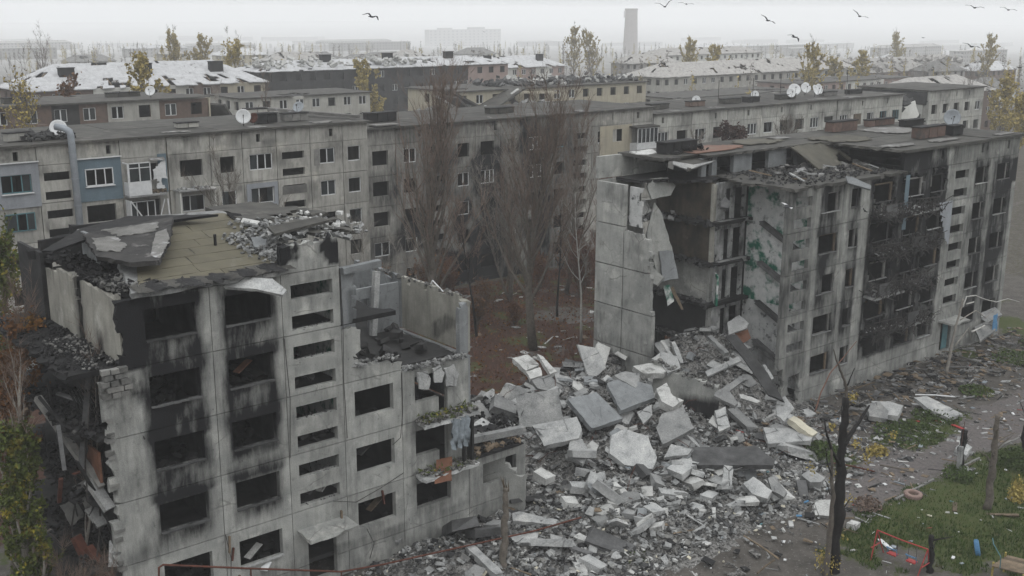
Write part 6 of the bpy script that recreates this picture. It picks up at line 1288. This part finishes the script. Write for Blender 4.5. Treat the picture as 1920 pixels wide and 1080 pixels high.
tree('bare_tree', gY(85, 130, 175), 22.0, 'crooked bare tree above the roofs at far left', seed=144, r0=.4, limbs=16, subs=6, twigs=6, ang=(20, 45), start=.35)
tree('bare_tree', gY(1810, 200, 62), 17.0, 'thin pale bare tree right of the far block end', seed=145, r0=.16, limbs=20, subs=6, twigs=6, ang=(12, 30), twigm='twig_grey')
tree('shrub', gY(260, 240, 78), 12.5, 'rusty shrubbery before the brick block windows', 'shrub', seed=146, r0=.12, limbs=18, subs=6, twigs=6, ang=(20, 50), start=.3, stems=3, leaf='leaf_rust', nleaf=900, lsize=.2)
tree('shrub', gY(180, 240, 80), 12.5, 'brown scrub before the left part of the brick block', 'shrub', seed=147, r0=.12, limbs=18, subs=6, twigs=6, ang=(20, 50), start=.3, stems=3, leaf='leaf_rust', nleaf=500, lsize=.2)
for i, (px, py, Y, h, lab) in enumerate(((720, 520, 37, 4.5, 'rusty shrub against the rear wall left of the left poplar'), (840, 520, 39, 4.0, 'rusty shrub right behind the left poplar'), (905, 545, 33, 2.6, 'low rusty shrub in the middle of the yard'), (1015, 545, 36, 3.5, 'brown shrub behind the gap poplar'), (1065, 520, 38, 4.5, 'tall brown shrub at the rear wall behind the birch'), (965, 590, 28, 1.6, 'low reddish shrub before the grey stems'), (895, 600, 30, 2.2, 'straggly brown shrub at the left of the yard'), (1140, 470, 38, 6, 'brown thicket hidden behind the end panels'))):
    tree('shrub', gY(px, py, Y), h, lab, 'shrub', 'shrubs in the yard', seed=200+i, r0=.05, limbs=12, subs=6, twigs=6, ang=(20, 60), start=.05, stems=4, twigm='twig_red' if i % 2 else 'twig_brown', leaf='leaf_rust', nleaf=700, lsize=.11, twr=.011)
# woods dissolving in the fog
def inblk(x, y):
    return any(a-1 < x < b_+1 and c-1 < y < d+1 for (a, b_, c, d) in BOXES)
rg = random.Random(77); mbw = [MB(), MB()]
for i in range(900):
    px = rg.uniform(-40, 1960); d = 230*(2600/230)**rg.random(); dr = ray(px, 60); dr.z = 0; dr.normalize(); p = CAM+dr*d; p.z = hz(p.x, p.y); h = rg.uniform(7, 17)
    if inblk(p.x, p.y): continue
    m_ = mbw[1 if rg.random() < .3 else 0]; m_.tube([p, p+Vector((0, 0, h*.8))], [.16, .04], 4, cap=False); w_ = rg.uniform(.14, .34)*h; k_ = max(1, d/520)
    for k in range(46):
        t = rg.uniform(.12, .95); a = p+Vector((0, 0, h*t*.8)); r_ = w_*(1.1-t)*rg.random(); az = rg.uniform(0, 6.3); e = a+Vector((math.cos(az)*r_, math.sin(az)*r_, rg.uniform(.8, 2.2))); spike(m_, a.lerp(e, .15), e, .03*k_)
        for _ in (0, 1): leafq(m_, a.lerp(e, rg.random())+rvec(rg)*.5, rg.uniform(.14, .34)*k_**.5, rg)
mbw[0].build('foggy_woods', 'twig_grey', None, kind='stuff', label='bare woods and gardens fading into the fog'); mbw[1].build('foggy_woods', 'leaf_yellow', None, kind='stuff', label='yellowing trees fading into the fog')
# near left: poplars in autumn leaf
tree('poplar_tree', (11.6, 2.2, 0), 13.5, 'yellow green poplar with pale trunk at the left edge', seed=51, r0=.36, limbs=30, subs=7, twigs=6, ang=(10, 24), start=.1, lim=.33, barkm='bark_pale', leaf='leaf_green', nleaf=15000, lsize=.1, twr=.008, twl=.6, leafband=(0, .72))
tree('poplar_tree', (12.0, 8.5, 0), 15.0, 'rust leaved tree behind the yellow green poplar', seed=52, r0=.2, limbs=28, subs=7, twigs=7, ang=(10, 28), start=.25, lim=.33, leaf='leaf_rust', nleaf=8000, lsize=.1, twr=.009, leafband=(.2, .85))
tree('poplar_tree', (14.2, 16.5, 0), 15.6, 'sparse yellow green tree further back at the left edge', seed=53, r0=.18, limbs=26, subs=7, twigs=7, ang=(12, 30), start=.35, lim=.33, leaf='leaf_green', nleaf=4200, lsize=.12, twr=.01)
tree('bare_tree', (12.7, 3.2, 0), 13.8, 'pair of pale bare stems before the torn left end', seed=54, r0=.12, limbs=10, subs=5, twigs=6, ang=(6, 18), start=.35, lim=.3, barkm='bark_pale', twigm='twig_brown', stems=2, twr=.008)
tree('shrub', (12.9, .4, 0), 5.5, 'tangle of brown stalks at the foot of the torn left end', 'shrub', seed=55, r0=.03, limbs=10, subs=5, twigs=6, ang=(15, 60), start=.1, stems=6, twr=.008)
# burnt tree in the right foreground with yellow shoots at its foot
bt = thing('burnt_tree', (43.0, -14.8, 0), 'charred black tree with bare broken limbs in the right foreground', 'tree')
def fp(px, py, Y): return atY(px, py, Y)
def rough(pts, r1, r2, k=4, seed=1):
    rg = random.Random(seed); P_ = []; n = len(pts)
    for i in range(n-1):
        for j in range(k): P_.append(pts[i].lerp(pts[i+1], j/k))
    P_.append(pts[-1]); m_ = len(P_)
    return [p+rvec(rg)*(.35*(r1+(r2-r1)*i/m_)) if 0 < i < m_-1 else p for i, p in enumerate(P_)], [(r1+(r2-r1)*i/(m_-1))*rg.uniform(.82, 1.15) for i in range(m_)]
def limb(o, pts, r1, r2, m_, nm='branch', Y=-14.8):
    q = MB(); n = len(pts); a_, b_ = rough([fp(x, y, Y) for (x, y) in pts], r1, r2, 4, int(pts[0][0])); q.tube(a_, b_, 9); return q.build(nm, m_, o, smooth=True)
limb(bt, [(1560, 1092), (1566, 1030), (1572, 960), (1577, 900), (1580, 840), (1583, 790), (1586, 745)], .33, .13, 'bark_black', 'trunk')
limb(bt, [(1586, 750), (1588, 728), (1578, 700), (1568, 675), (1563, 655)], .09, .02, 'bark'); limb(bt, [(1580, 838), (1600, 806), (1618, 780), (1630, 760)], .12, .05, 'bark_black')
limb(bt, [(1574, 872), (1560, 845), (1550, 815), (1546, 788)], .09, .02, 'bark_black'); limb(bt, [(1548, 1088), (1556, 1000), (1561, 930), (1560, 870), (1558, 830)], .17, .04, 'bark', 'stem')
for pts in ([(1562, 900), (1552, 870), (1548, 840)], [(1584, 790), (1578, 770), (1580, 745)], [(1574, 965), (1590, 940), (1600, 930)], [(1588, 724), (1598, 700), (1602, 690)], [(1566, 935), (1556, 925), (1550, 905)]): limb(bt, pts, .04, .012, 'bark_black', 'twig')
limb(bt, [(1528, 772), (1540, 735), (1556, 700), (1580, 672), (1606, 640)], .035, .015, 'twig_red', 'twig')
q = MB(); rg = random.Random(4)
for (px, py, n, s) in ((1552, 1050, 420, 22), (1575, 1005, 60, 14), (1605, 830, 50, 12), (1600, 745, 50, 10), (1560, 800, 30, 8), (1625, 860, 60, 12), (1520, 880, 30, 10), (1570, 890, 40, 16), (1590, 940, 40, 16), (1672, 815, 40, 10)):
    c = fp(px, py, -14.6)
    for i in range(n): leafq(q, c+Vector((rg.gauss(0, s/90), rg.gauss(0, s/90), rg.gauss(0, s/80))), .07*rg.uniform(.6, 1.3), rg)
q.build('foliage', 'leaf_yellow', bt, kind='stuff')
# broken stump, lopped trees, leaning birch
def stump(name, base, pts, r1, r2, m_, label, twn=0, seed=1):
    o = thing(name, base, label, 'tree trunk' if 'stump' in name else 'tree'); q = MB(); n = len(pts); b0 = Vector(base); a_, b_ = rough([b0+Vector(p) for p in pts], r1, r2, 5, seed+int(base[0])); q.tube(a_, b_, 9); q.build('trunk', m_, o, smooth=True); rg = random.Random(seed)
    for i in range(twn):
        p = b0+Vector(pts[-1])*rg.uniform(.45, 1); a = rg.uniform(0, 6.3); L_ = rg.uniform(.5, 1.5); q = MB(); d = Vector((math.cos(a), math.sin(a), rg.uniform(.2, 1))); q.tube([p, p+d*L_*.5+rvec(rg)*.1, p+d*L_], [.06, .04, .012], 5); q.build('branch', m_, o)
        q = MB()
        for k in range(10): u_ = p+d*L_*rg.uniform(.3, 1); spike(q, u_, u_+rvec(rg)*.5, .008)
        q.build('twigs', m_, o, kind='stuff')
    return o
stump('tree_stump', (30.6, -4.8, 0), [(0, 0, -.1), (.05, .02, 1.4), (.12, .02, 2.6), (.18, .05, 3.7), (.2, .05, 4.4)], .2, .12, 'bark', 'splintered dark tree stump standing before the left half', 0)
q = MB(); b0 = Vector((30.8, -4.75, 4.3))
for i in range(7): spike(q, b0+Vector((U(-.12, .12), U(-.1, .1), -.1)), b0+Vector((U(-.25, .2), U(-.2, .2), U(.2, .8))), .05)
q.build('splinters', 'wood', bpy.data.objects['tree_stump'], kind='stuff')
stump('lopped_tree', (55.4, -16.1, 0), [(0, 0, -.1), (0, 0, 2), (.05, 0, 3.6), (-.02, 0, 5.4)], .24, .12, 'bark', 'lopped dark tree with stub branches on the lawn', 7, 3)
stump('lopped_tree', (59.0, -12.6, 0), [(0, 0, -.1), (0, .05, 1.4), (.05, 0, 2.6)], .2, .16, 'bark_black', 'short black trunk beside the path kerb', 3, 4)
stump('lopped_tree', (64.8, -13.6, 0), [(0, 0, -.1), (.05, 0, 1.6), (.1, 0, 3.4)], .28, .22, 'bark_black', 'thick black trunk near the right picture edge', 4, 5)
stump('lopped_tree', (46.5, -17.8, 0), [(0, 0, -.1), (.05, 0, 1.0), (.0, .05, 1.9)], .16, .12, 'bark_black', 'low dark stump at the bottom edge beside the swing', 3, 6)
bl = thing('birch_tree', (78.6, -3.2, 0), 'leaning pale birch with arching white branches at the right entrance', 'tree')
limb(bl, [(1774, 702), (1782, 660), (1790, 620), (1800, 585), (1806, 560)], .12, .06, 'bark_pale', 'trunk', -3.2)
limb(bl, [(1806, 575), (1812, 556), (1830, 554), (1850, 562), (1868, 566), (1890, 560), (1912, 566)], .055, .02, 'bark_birch', 'branch', -3.2); limb(bl, [(1812, 570), (1826, 566)], .06, .04, 'bark_birch', 'branch', -3.2)
limb(bl, [(1800, 600), (1830, 582), (1848, 596), (1866, 578)], .05, .02, 'bark_pale', 'branch', -3.2); limb(bl, [(1790, 650), (1816, 615), (1822, 640)], .05, .02, 'bark_pale', 'branch', -3.2); limb(bl, [(1822, 622), (1846, 610)], .08, .06, 'bark_birch', 'branch', -3.2)
# shrubs and weeds in the front
def weeds(name, c, r, h, n, m_, label, seed):
    rg = random.Random(seed); q = MB()
    for i in range(n):
        a = rg.uniform(0, 6.3); d = r*math.sqrt(rg.random()); p = Vector((c[0]+d*math.cos(a), c[1]+d*math.sin(a), c[2]+rg.random()*h*(1-.6*d/r))); leafq(q, p, .09*rg.uniform(.6, 1.5), rg)
    for i in range(40): a = rg.uniform(0, 6.3); d = r*.7*rg.random(); b0 = Vector((c[0]+d*math.cos(a), c[1]+d*math.sin(a), c[2]-.05)); spike(q, b0, b0+Vector((rg.uniform(-.2, .2), rg.uniform(-.2, .2), h)), .015)
    T(q.build(name, m_, None), label, 'shrub')
weeds('shrub', (54.6, -6.2, .1), 1.3, 1.1, 900, 'weed_green', 'green weed clump at the heap edge beside the cream beam', 1); weeds('shrub', (57.6, -8.0, 0), .7, .8, 300, 'leaf_yellow', 'small yellow leaved shoot at the edge of the path', 2)
weeds('shrub', (62.2, -7.4, 0), 2.2, .5, 1000, 'weed_green', 'low green weeds on the verge before the right half', 3); weeds('shrub', (66.2, -7.0, 0), 1.6, .5, 600, 'weed_green', 'green weed patch further along the verge', 4)
weeds('shrub', (58.0, -13.0, 0), .9, 1.0, 500, 'weed_green', 'bushy green weeds around the concrete post', 5); weeds('shrub', (62.5, -14.2, 0), 1.2, 1.4, 700, 'weed_green', 'dark green bush at the right picture edge', 6); weeds('shrub', (57.7, -16.6, 0), .5, 1.6, 260, 'leaf_yellow', 'yellow leaved sapling right of the lopped tree', 7)
weeds('shrub', (50.4, -11.9, 0), .8, .9, 300, 'twig_brown', 'brown dry weed clump at the lawn corner', 8); weeds('shrub', (36.0, -7.9, .3), .9, .4, 300, 'weed_green', 'green tuft among debris at the bottom middle', 9); weeds('shrub', (82.5, -4.6, 0), 2.0, .8, 900, 'weed_green', 'green bush before the far entrance', 10); weeds('shrub', (88.5, -4.5, 0), 2.6, .9, 900, 'weed_green', 'grassy bush at the far right corner', 11); weeds('shrub', (73.0, -6.2, 0), 1.2, .6, 500, 'weed_green', 'small green bush on the path behind the low slab', 12)
# grass blades and fallen leaves
rg = random.Random(9); q = MB(); c = 0
while c < 26000:
    x, y = rg.uniform(43, 72), rg.uniform(-26, -6)
    if y > -11.5 and rg.random() < .5: continue
    if gmask(x, y)[0] < .4 or rg.random() > 1.25-(math.hypot(x-45, y+16)/32): continue
    c += 1; p = Vector((x, y, -.02)); a = rg.uniform(0, 6.3); s = rg.uniform(.02, .045); d = Vector((math.cos(a), math.sin(a), 0))*s; q.add([p-d, p+d, p+Vector((rg.uniform(-.08, .08), rg.uniform(-.08, .08), rg.uniform(.08, .24)))], [(0, 1, 2)])
q.build('lawn_grass', 'grass', None, kind='stuff', label='rough green grass of the playground lawn')
q = MB(); 
for i in range(7000):
    x, y = rg.uniform(40, 84), rg.uniform(13, 41); leafq(q, Vector((x, y, .04+.1*rg.random())), .12*rg.uniform(.6, 1.3), rg)
q.build('fallen_leaves', 'leaf_rust', None, kind='stuff', label='rusty fallen leaves carpeting the yard')
q = MB()
for i in range(900):
    x, y = rg.uniform(42, 84), rg.uniform(16, 40); b0 = Vector((x, y, -.05)); h = rg.uniform(.4, 1.5)
    for k in range(4): spike(q, b0, b0+Vector((rg.uniform(-.5, .5), rg.uniform(-.5, .5), h*rg.uniform(.6, 1))), .018)
q.build('undergrowth', 'twig_red', None, kind='stuff', label='brown dry undergrowth between the yard trees')
# ---------------------------------------------------------------- playground, pipe and small things
sw = thing('swing_set', (47.5, -15.3, 0), 'red metal double swing frame on the littered lawn', 'swing')
A_, B_ = atZ(1645, 994, 1.35), atZ(1740, 1030, 1.35); ax = (B_-A_).normalized(); sd = ax.cross(Z3).normalized()
q = MB(); q.tube([A_, A_.lerp(B_, .5)-Vector((0, 0, .04)), B_], .033, 8); q.build('top_bar', 'red_paint', sw)
for e in (A_, B_):
    for s_ in (-1, 1): f_ = e+sd*(.6*s_)-ax*.12*(1 if e is B_ else -1); f_.z = -.05; q = MB(); q.tube([e, f_], .03, 8); q.build('leg', 'red_paint', sw)
    q = MB(); q.tube([e+sd*.45-Vector((0, 0, .8)), e-sd*.45-Vector((0, 0, .8))], .03, 6); q.build('cross_brace', 'red_paint', sw)
for t_ in (.34, .72):
    c = A_.lerp(B_, t_); c.z = .42; q = MB(); rt = Matrix.Rotation(math.atan2(ax.y, ax.x), 3, 'Z'); q.box(c, (.46, .3, .06), rt); st = q.build('seat', 'red_paint', sw)
    q = MB(); q.tube([c+sd*.2+Vector((0, 0, .35))-ax*.25, c+sd*.22+Vector((0, 0, .35))+ax*.25], .03, 6); q.tube([c-ax*.24, c-ax*.24+Vector((0, 0, .35))+sd*.1], .02, 5); q.tube([c+ax*.24, c+ax*.24+Vector((0, 0, .35))+sd*.1], .02, 5); q.build('backrest', 'blue_plastic', sw)
    for s_ in (-1, 1): q = MB(); q.tube([c+ax*(.22*s_), Vector((c.x, c.y, 1.33))+ax*(.2*s_)], .012, 5); q.build('chain', 'steel_dark', sw)
def tyre(loc, r, w_, m_, rot, label):
    o = thing('tyre', loc, label, 'tyre'); q = MB(); c = Vector(loc); prof = [(r*.55, -w_*.42), (r*.72, -w_*.5), (r*.93, -w_*.46), (r, -w_*.25), (r, w_*.25), (r*.93, w_*.46), (r*.72, w_*.5), (r*.55, w_*.42), (r*.6, 0), (r*.55, -w_*.42)]
    q.lathe(c, prof, 28, rot); q.build('casing', m_, o, smooth=True)
    for k in range(28):
        a = 6.283*k/28; q = MB(); q.box(c+rot @ Vector((math.cos(a)*r, math.sin(a)*r, 0)), (.03, .05, w_*.7), rot @ Matrix.Rotation(a, 3, 'Z')); q.build('tread_block', m_, o)
p = atZ(1712, 928, .12); tyre((p.x, p.y, .14), .5, .26, 'rubber_pink', Matrix.Rotation(.06, 3, 'X'), 'faded pinkish tyre lying flat at the edge of the lawn')
p = atZ(1832, 1029, .2); tyre((p.x, p.y, .24), .42, .24, 'blue_plastic', Matrix.Rotation(R(75), 3, 'X') @ Matrix.Rotation(.5, 3, 'Y'), 'blue painted tyre standing half sunk in the lawn')
dk = thing('play_platform', (52.6, -20.2, 0), 'weathered wooden play platform cut by the bottom right corner', 'play platform')
c0 = atZ(1905, 1062, .9)
for i in range(6): q = MB(); q.box((c0.x-.5+i*.27, c0.y, .9), (.25, 1.6, .05), Matrix.Rotation(.3, 3, 'Z')); q.build('board', 'wood', dk)
for (dx, dy) in ((-.7, -.7), (.9, -.4), (-.6, .8), (.8, .9)): q = MB(); q.tube([(c0.x+dx, c0.y+dy, -.05), (c0.x+dx, c0.y+dy, 1.0)], .05, 8); q.build('leg', 'leaf_yellow', dk)
q = MB(); q.tube([(c0.x-.75, c0.y+.4, .9), (c0.x-.8, c0.y+.4, 1.5), (c0.x-.6, c0.y+.9, 1.9), (c0.x-.1, c0.y+1.2, 1.9)], .025, 6); q.build('handrail', 'teal_frame', dk)
# red gas pipe along the front
gp_ = thing('gas_pipe', (20, -3, 0), 'thin rusty red gas pipe running along the front of the left half', 'pipe')
pp = [atY(298, 1092, -2.6), atY(298, 1064, -2.6), atY(306, 1059, -2.6), atY(470, 1066, -2.6), atY(640, 1072, -2.8), atZ(720, 1058, 1.15), atZ(800, 1040, 1.05), atZ(900, 1018, 1.0), atZ(1000, 996, 1.0), atZ(1090, 970, 1.15)]
q = MB(); q.tube(pp, .045, 8); q.build('tube', 'rust', gp_, smooth=True)
for (px, py, Y) in ((470, 1066, -2.6), (640, 1072, -2.8)): t_ = atY(px, py, Y); q = MB(); q.tube([(t_.x, t_.y, -.1), t_], .035, 6); q.build('post', 'rust', gp_)
pz_ = pp[0]; q = MB(); q.tube([(pz_.x, pz_.y, -.1), pz_], .045, 6); q.build('post', 'rust', gp_)
# concrete post, broken panels on the lawn, rods
o = thing('concrete_post', (58.2, -12.9, 0), 'pale concrete post with a red tape by the path', 'post'); q = MB(); q.box((58.2, -12.9, .95), (.22, .22, 1.9), None, .015); q.build('shaft', 'rubble', o); q = MB(); q.tube([(58.2, -12.9, 1.9), (58.3, -12.9, 3.4)], .015, 5); q.build('rod', 'rust', o)
q = MB(); q.prism([(60.8, -12.0, .35), (62.2, -11.6, .4), (62.5, -10.8, .45), (61.2, -11.0, .4)], Z3, .4, .08, .3); T(q.build('concrete_slab', 'rubble', None), 'dark broken block lying on the kerb', 'concrete slab')
for i, (px, py, a, L_, m_, lab) in enumerate(((1790, 950, .5, 1.4, 'wood', 'pale plank frame on the lawn left of the lopped tree'), (1660, 1020, 1.0, 1.3, 'white_frame', 'white board lying under the swing frame'), (1880, 965, 2.2, 1.6, 'wood', 'pale board on the lawn at the right edge'), (1600, 985, .2, .6, 'rubble_white', 'small white box dropped on the lawn corner'), (1735, 770, .4, 1.0, 'white_frame', 'white board in the verge weeds'), (1795, 800, 1.2, 1.1, 'red_paint', 'red and white crumpled sheet on the path'))):
    c = atZ(px, py, .08); q = MB(); q.box(c, (L_, .22 if i != 3 else .5, .05 if i != 3 else .3), Matrix.Rotation(a, 3, 'Z') @ Matrix.Rotation(.08, 3, 'Y'), .02); T(q.build('board' if i != 3 else 'box', m_, None), lab, 'board' if i != 3 else 'box')
for i, (a, b_, lab) in enumerate((((1395, 1005), (1460, 1048), 'long thin pole lying on the rubble at the right front'), ((1010, 1062), (1046, 1040), 'pale stick among debris beside the stump'), ((1560, 868), (1640, 884), 'rusty rod along the path'), ((1420, 1075), (1452, 1050), 'weathered plank at the bottom right of the heap'), ((1716, 740), (1790, 744), 'white pipe in the burnt debris before the right half'), ((1650, 872), (1712, 886), 'thin branch lying on the path'))):
    p1, p2 = atZ(*a, .25), atZ(*b_, .2); q = MB(); q.tube([p1, p1.lerp(p2, .5)+Vector((0, 0, .05)), p2], .05, 6); T(q.build('pole', ['wood', 'wood', 'rust', 'wood', 'white_frame', 'bark'][i], None), lab, 'pole')
t0_ = CAM+ray(811, 526)*((32.35-CAM.x)/ray(811, 526).x); t1_ = CAM+ray(803, 541)*((32.35-CAM.x)/ray(803, 541).x); t2_ = CAM+ray(831, 547)*((32.35-CAM.x)/ray(831, 547).x)
fr_ = thing('bent_frame', (32.35, t0_.y, 12.4), 'thin white bent metal frame caught on the crest of the standing wall', 'frame')
for (a_, b_) in ((t0_, t1_), (t0_, t2_)): q = MB(); q.tube([a_, Vector((b_.x, b_.y, min(b_.z, 12.4)))], .035, 6); q.build('bar', 'white_frame', fr_)
c = atY(1867, 604, -1.5); q = MB(); q.prism([(c.x-.3, -1.5, c.z-.9), (c.x+.4, -1.5, c.z-.7), (c.x+.3, -1.45, c.z+.7), (c.x-.4, -1.45, c.z+.6)], Vector((0, -1, .1)), .03, .1, .2); T(q.build('hanging_sheet', 'blue_plastic', None), 'blue sheet hanging at the far entrance of the right half', 'sheet')
# porch rubble and roof at the far entrance
for i, (a, lab) in enumerate((([(1830, 590), (1866, 575), (1880, 590), (1850, 605)], 'grey porch roof slab tilted at the far entrance'), ([(1826, 612), (1852, 602), (1868, 618), (1838, 640)], 'grey porch wall slab leaning at the far entrance'))):
    hero('concrete_slab', 'rubble', a, 2.2-i*.7, tiltn(30), .25, lab)
# ---------------------------------------------------------------- pigeons in flight (one continuous body mesh each)
def bird(px, py, span, d, roll, yaw, pitch, up, label, white=False, fold=0.0):
    c = CAM+ray(px, py)*d; s = .34; q = MB()
    body = [(-.50, .005, .0), (-.40, .05, .01), (-.22, .075, .02), (0, .085, .02), (.16, .075, .02), (.27, .05, .04), (.34, .045, .055), (.40, .03, .055), (.44, .006, .05)]
    rt = Matrix.Rotation(yaw, 3, 'Z') @ Matrix.Rotation(pitch, 3, 'Y') @ Matrix.Rotation(roll, 3, 'X'); sc_ = span/2*d/FPX/.95
    vs = []; fs = []; n = 8
    for (x, r_, z) in body:
        wd = 1.9 if x < -.35 else 1
        for k in range(n): a = 6.283*k/n; vs.append(Vector((x, math.cos(a)*r_*wd, z+math.sin(a)*r_*(.3 if x < -.35 else .9))))
    for i in range(len(body)-1):
        for k in range(n): fs.append((i*n+k, i*n+(k+1) % n, (i+1)*n+(k+1) % n, (i+1)*n+k))
    for s_ in (-1, 1):
        st = [(0.04, .10, -.14, .03), (.25, .15, -.15, .03+up[0]*.2), (.48, .16, -.12, .03+up[0]*.42), (.72, .05, -.14, .03+up[0]*.42+up[1]*.22), (.95*(1-fold), -.14, -.22, .03+up[0]*.42+up[1]*.45)]
        o_ = len(vs)
        for (y, xf, xb, z) in st:
            vs += [Vector((xf, s_*y, z)), Vector((xb, s_*y, z-.01)), Vector((xb, s_*y, z-.022)), Vector((xf, s_*y, z-.028))]
        for i in range(4):
            for k in range(4):
                f_ = (o_+i*4+k, o_+i*4+(k+1) % 4, o_+(i+1)*4+(k+1) % 4, o_+(i+1)*4+k); fs.append(f_ if s_ > 0 else f_[::-1])
        fs.append(tuple(o_+16+k for k in range(4)))
    q.add([rt @ (v*sc_) for v in vs], fs, None)
    if white:
        for i, f_ in enumerate(q.f):
            if min(f_) >= len(body)*n and (min(f_)-len(body)*n) % 20 >= 8: q.m[i] = 1
    o = q.build('bird', ['bird', 'bird_white'], None, smooth=False); o.location = c; T(o, label, 'bird', 'birds flying over the ruins')
bird(697, 32, 40, 42, .25, .3, .1, (.5, -.6), 'lone grey bird gliding at the upper left')
bird(1247, 13, 36, 42, -.2, .5, 0, (1.0, .3), 'bird with raised wings at the top edge, left of a pair'); bird(1287, 8, 30, 44, .1, .6, 0, (.3, -.1), 'bird cut close to the top edge, right of a pair')
bird(1440, 39, 34, 42, .5, .2, 0, (.4, .0), 'bird banking between the chimney and the right flock'); bird(1490, 70, 34, 42, .35, -.2, .1, (.2, -.5), 'lowest dark bird right of the chimney'); bird(1612, 31, 34, 42, .45, .3, 0, (.5, .2), 'bird with one wing raised above the yellow poplar')
bird(1828, 15, 36, 42, .15, .2, 0, (.4, -.1), 'bird at the upper right, left of a pair'); bird(1891, 19, 32, 42, .2, .2, 0, (.4, -.1), 'bird at the upper right corner'); bird(1822, 88, 36, 42, .25, .1, 0, (.4, -.1), 'bird above the foggy right distance'); bird(1911, 127, 20, 42, 0, 1.2, 0, (.3, .1), 'bird cut by the right picture edge')
bird(1690, 80, 7, 120, .2, .2, 0, (.4, 0), 'tiny distant bird in the right sky, left one'); bird(1731, 71, 7, 120, .2, .8, .6, (.4, 0), 'tiny distant bird in the right sky, right one'); bird(908, 60, 7, 120, .2, .4, 0, (.4, 0), 'tiny distant bird before the foggy slab block')
bird(1478, 389, 42, 48, .1, -.5, 0, (.25, .1), 'black and white bird crossing the torn stairwell', True); bird(1621, 396, 22, 50, .8, .9, .5, (.6, -.8), 'dark bird with white flash before the burnt balconies', True, .3)
# ---------------------------------------------------------------- the foggy air
mb = MB(); mb.box((2800, 2400, -10.5), (6600, 6000, 103))
vm = bpy.data.materials.new('haze'); vm.use_nodes = True; t = vm.node_tree; t.nodes.clear()
pv = t.nodes.new('ShaderNodeVolumePrincipled'); pv.inputs['Color'].default_value = (.985, .99, .995, 1); pv.inputs['Density'].default_value = 0.0005; pv.inputs['Anisotropy'].default_value = 0.0
ou = t.nodes.new('ShaderNodeOutputMaterial'); t.links.new(pv.outputs[0], ou.inputs['Volume'])
M['haze'] = vm
mb.build('haze', 'haze', None, kind='stuff')
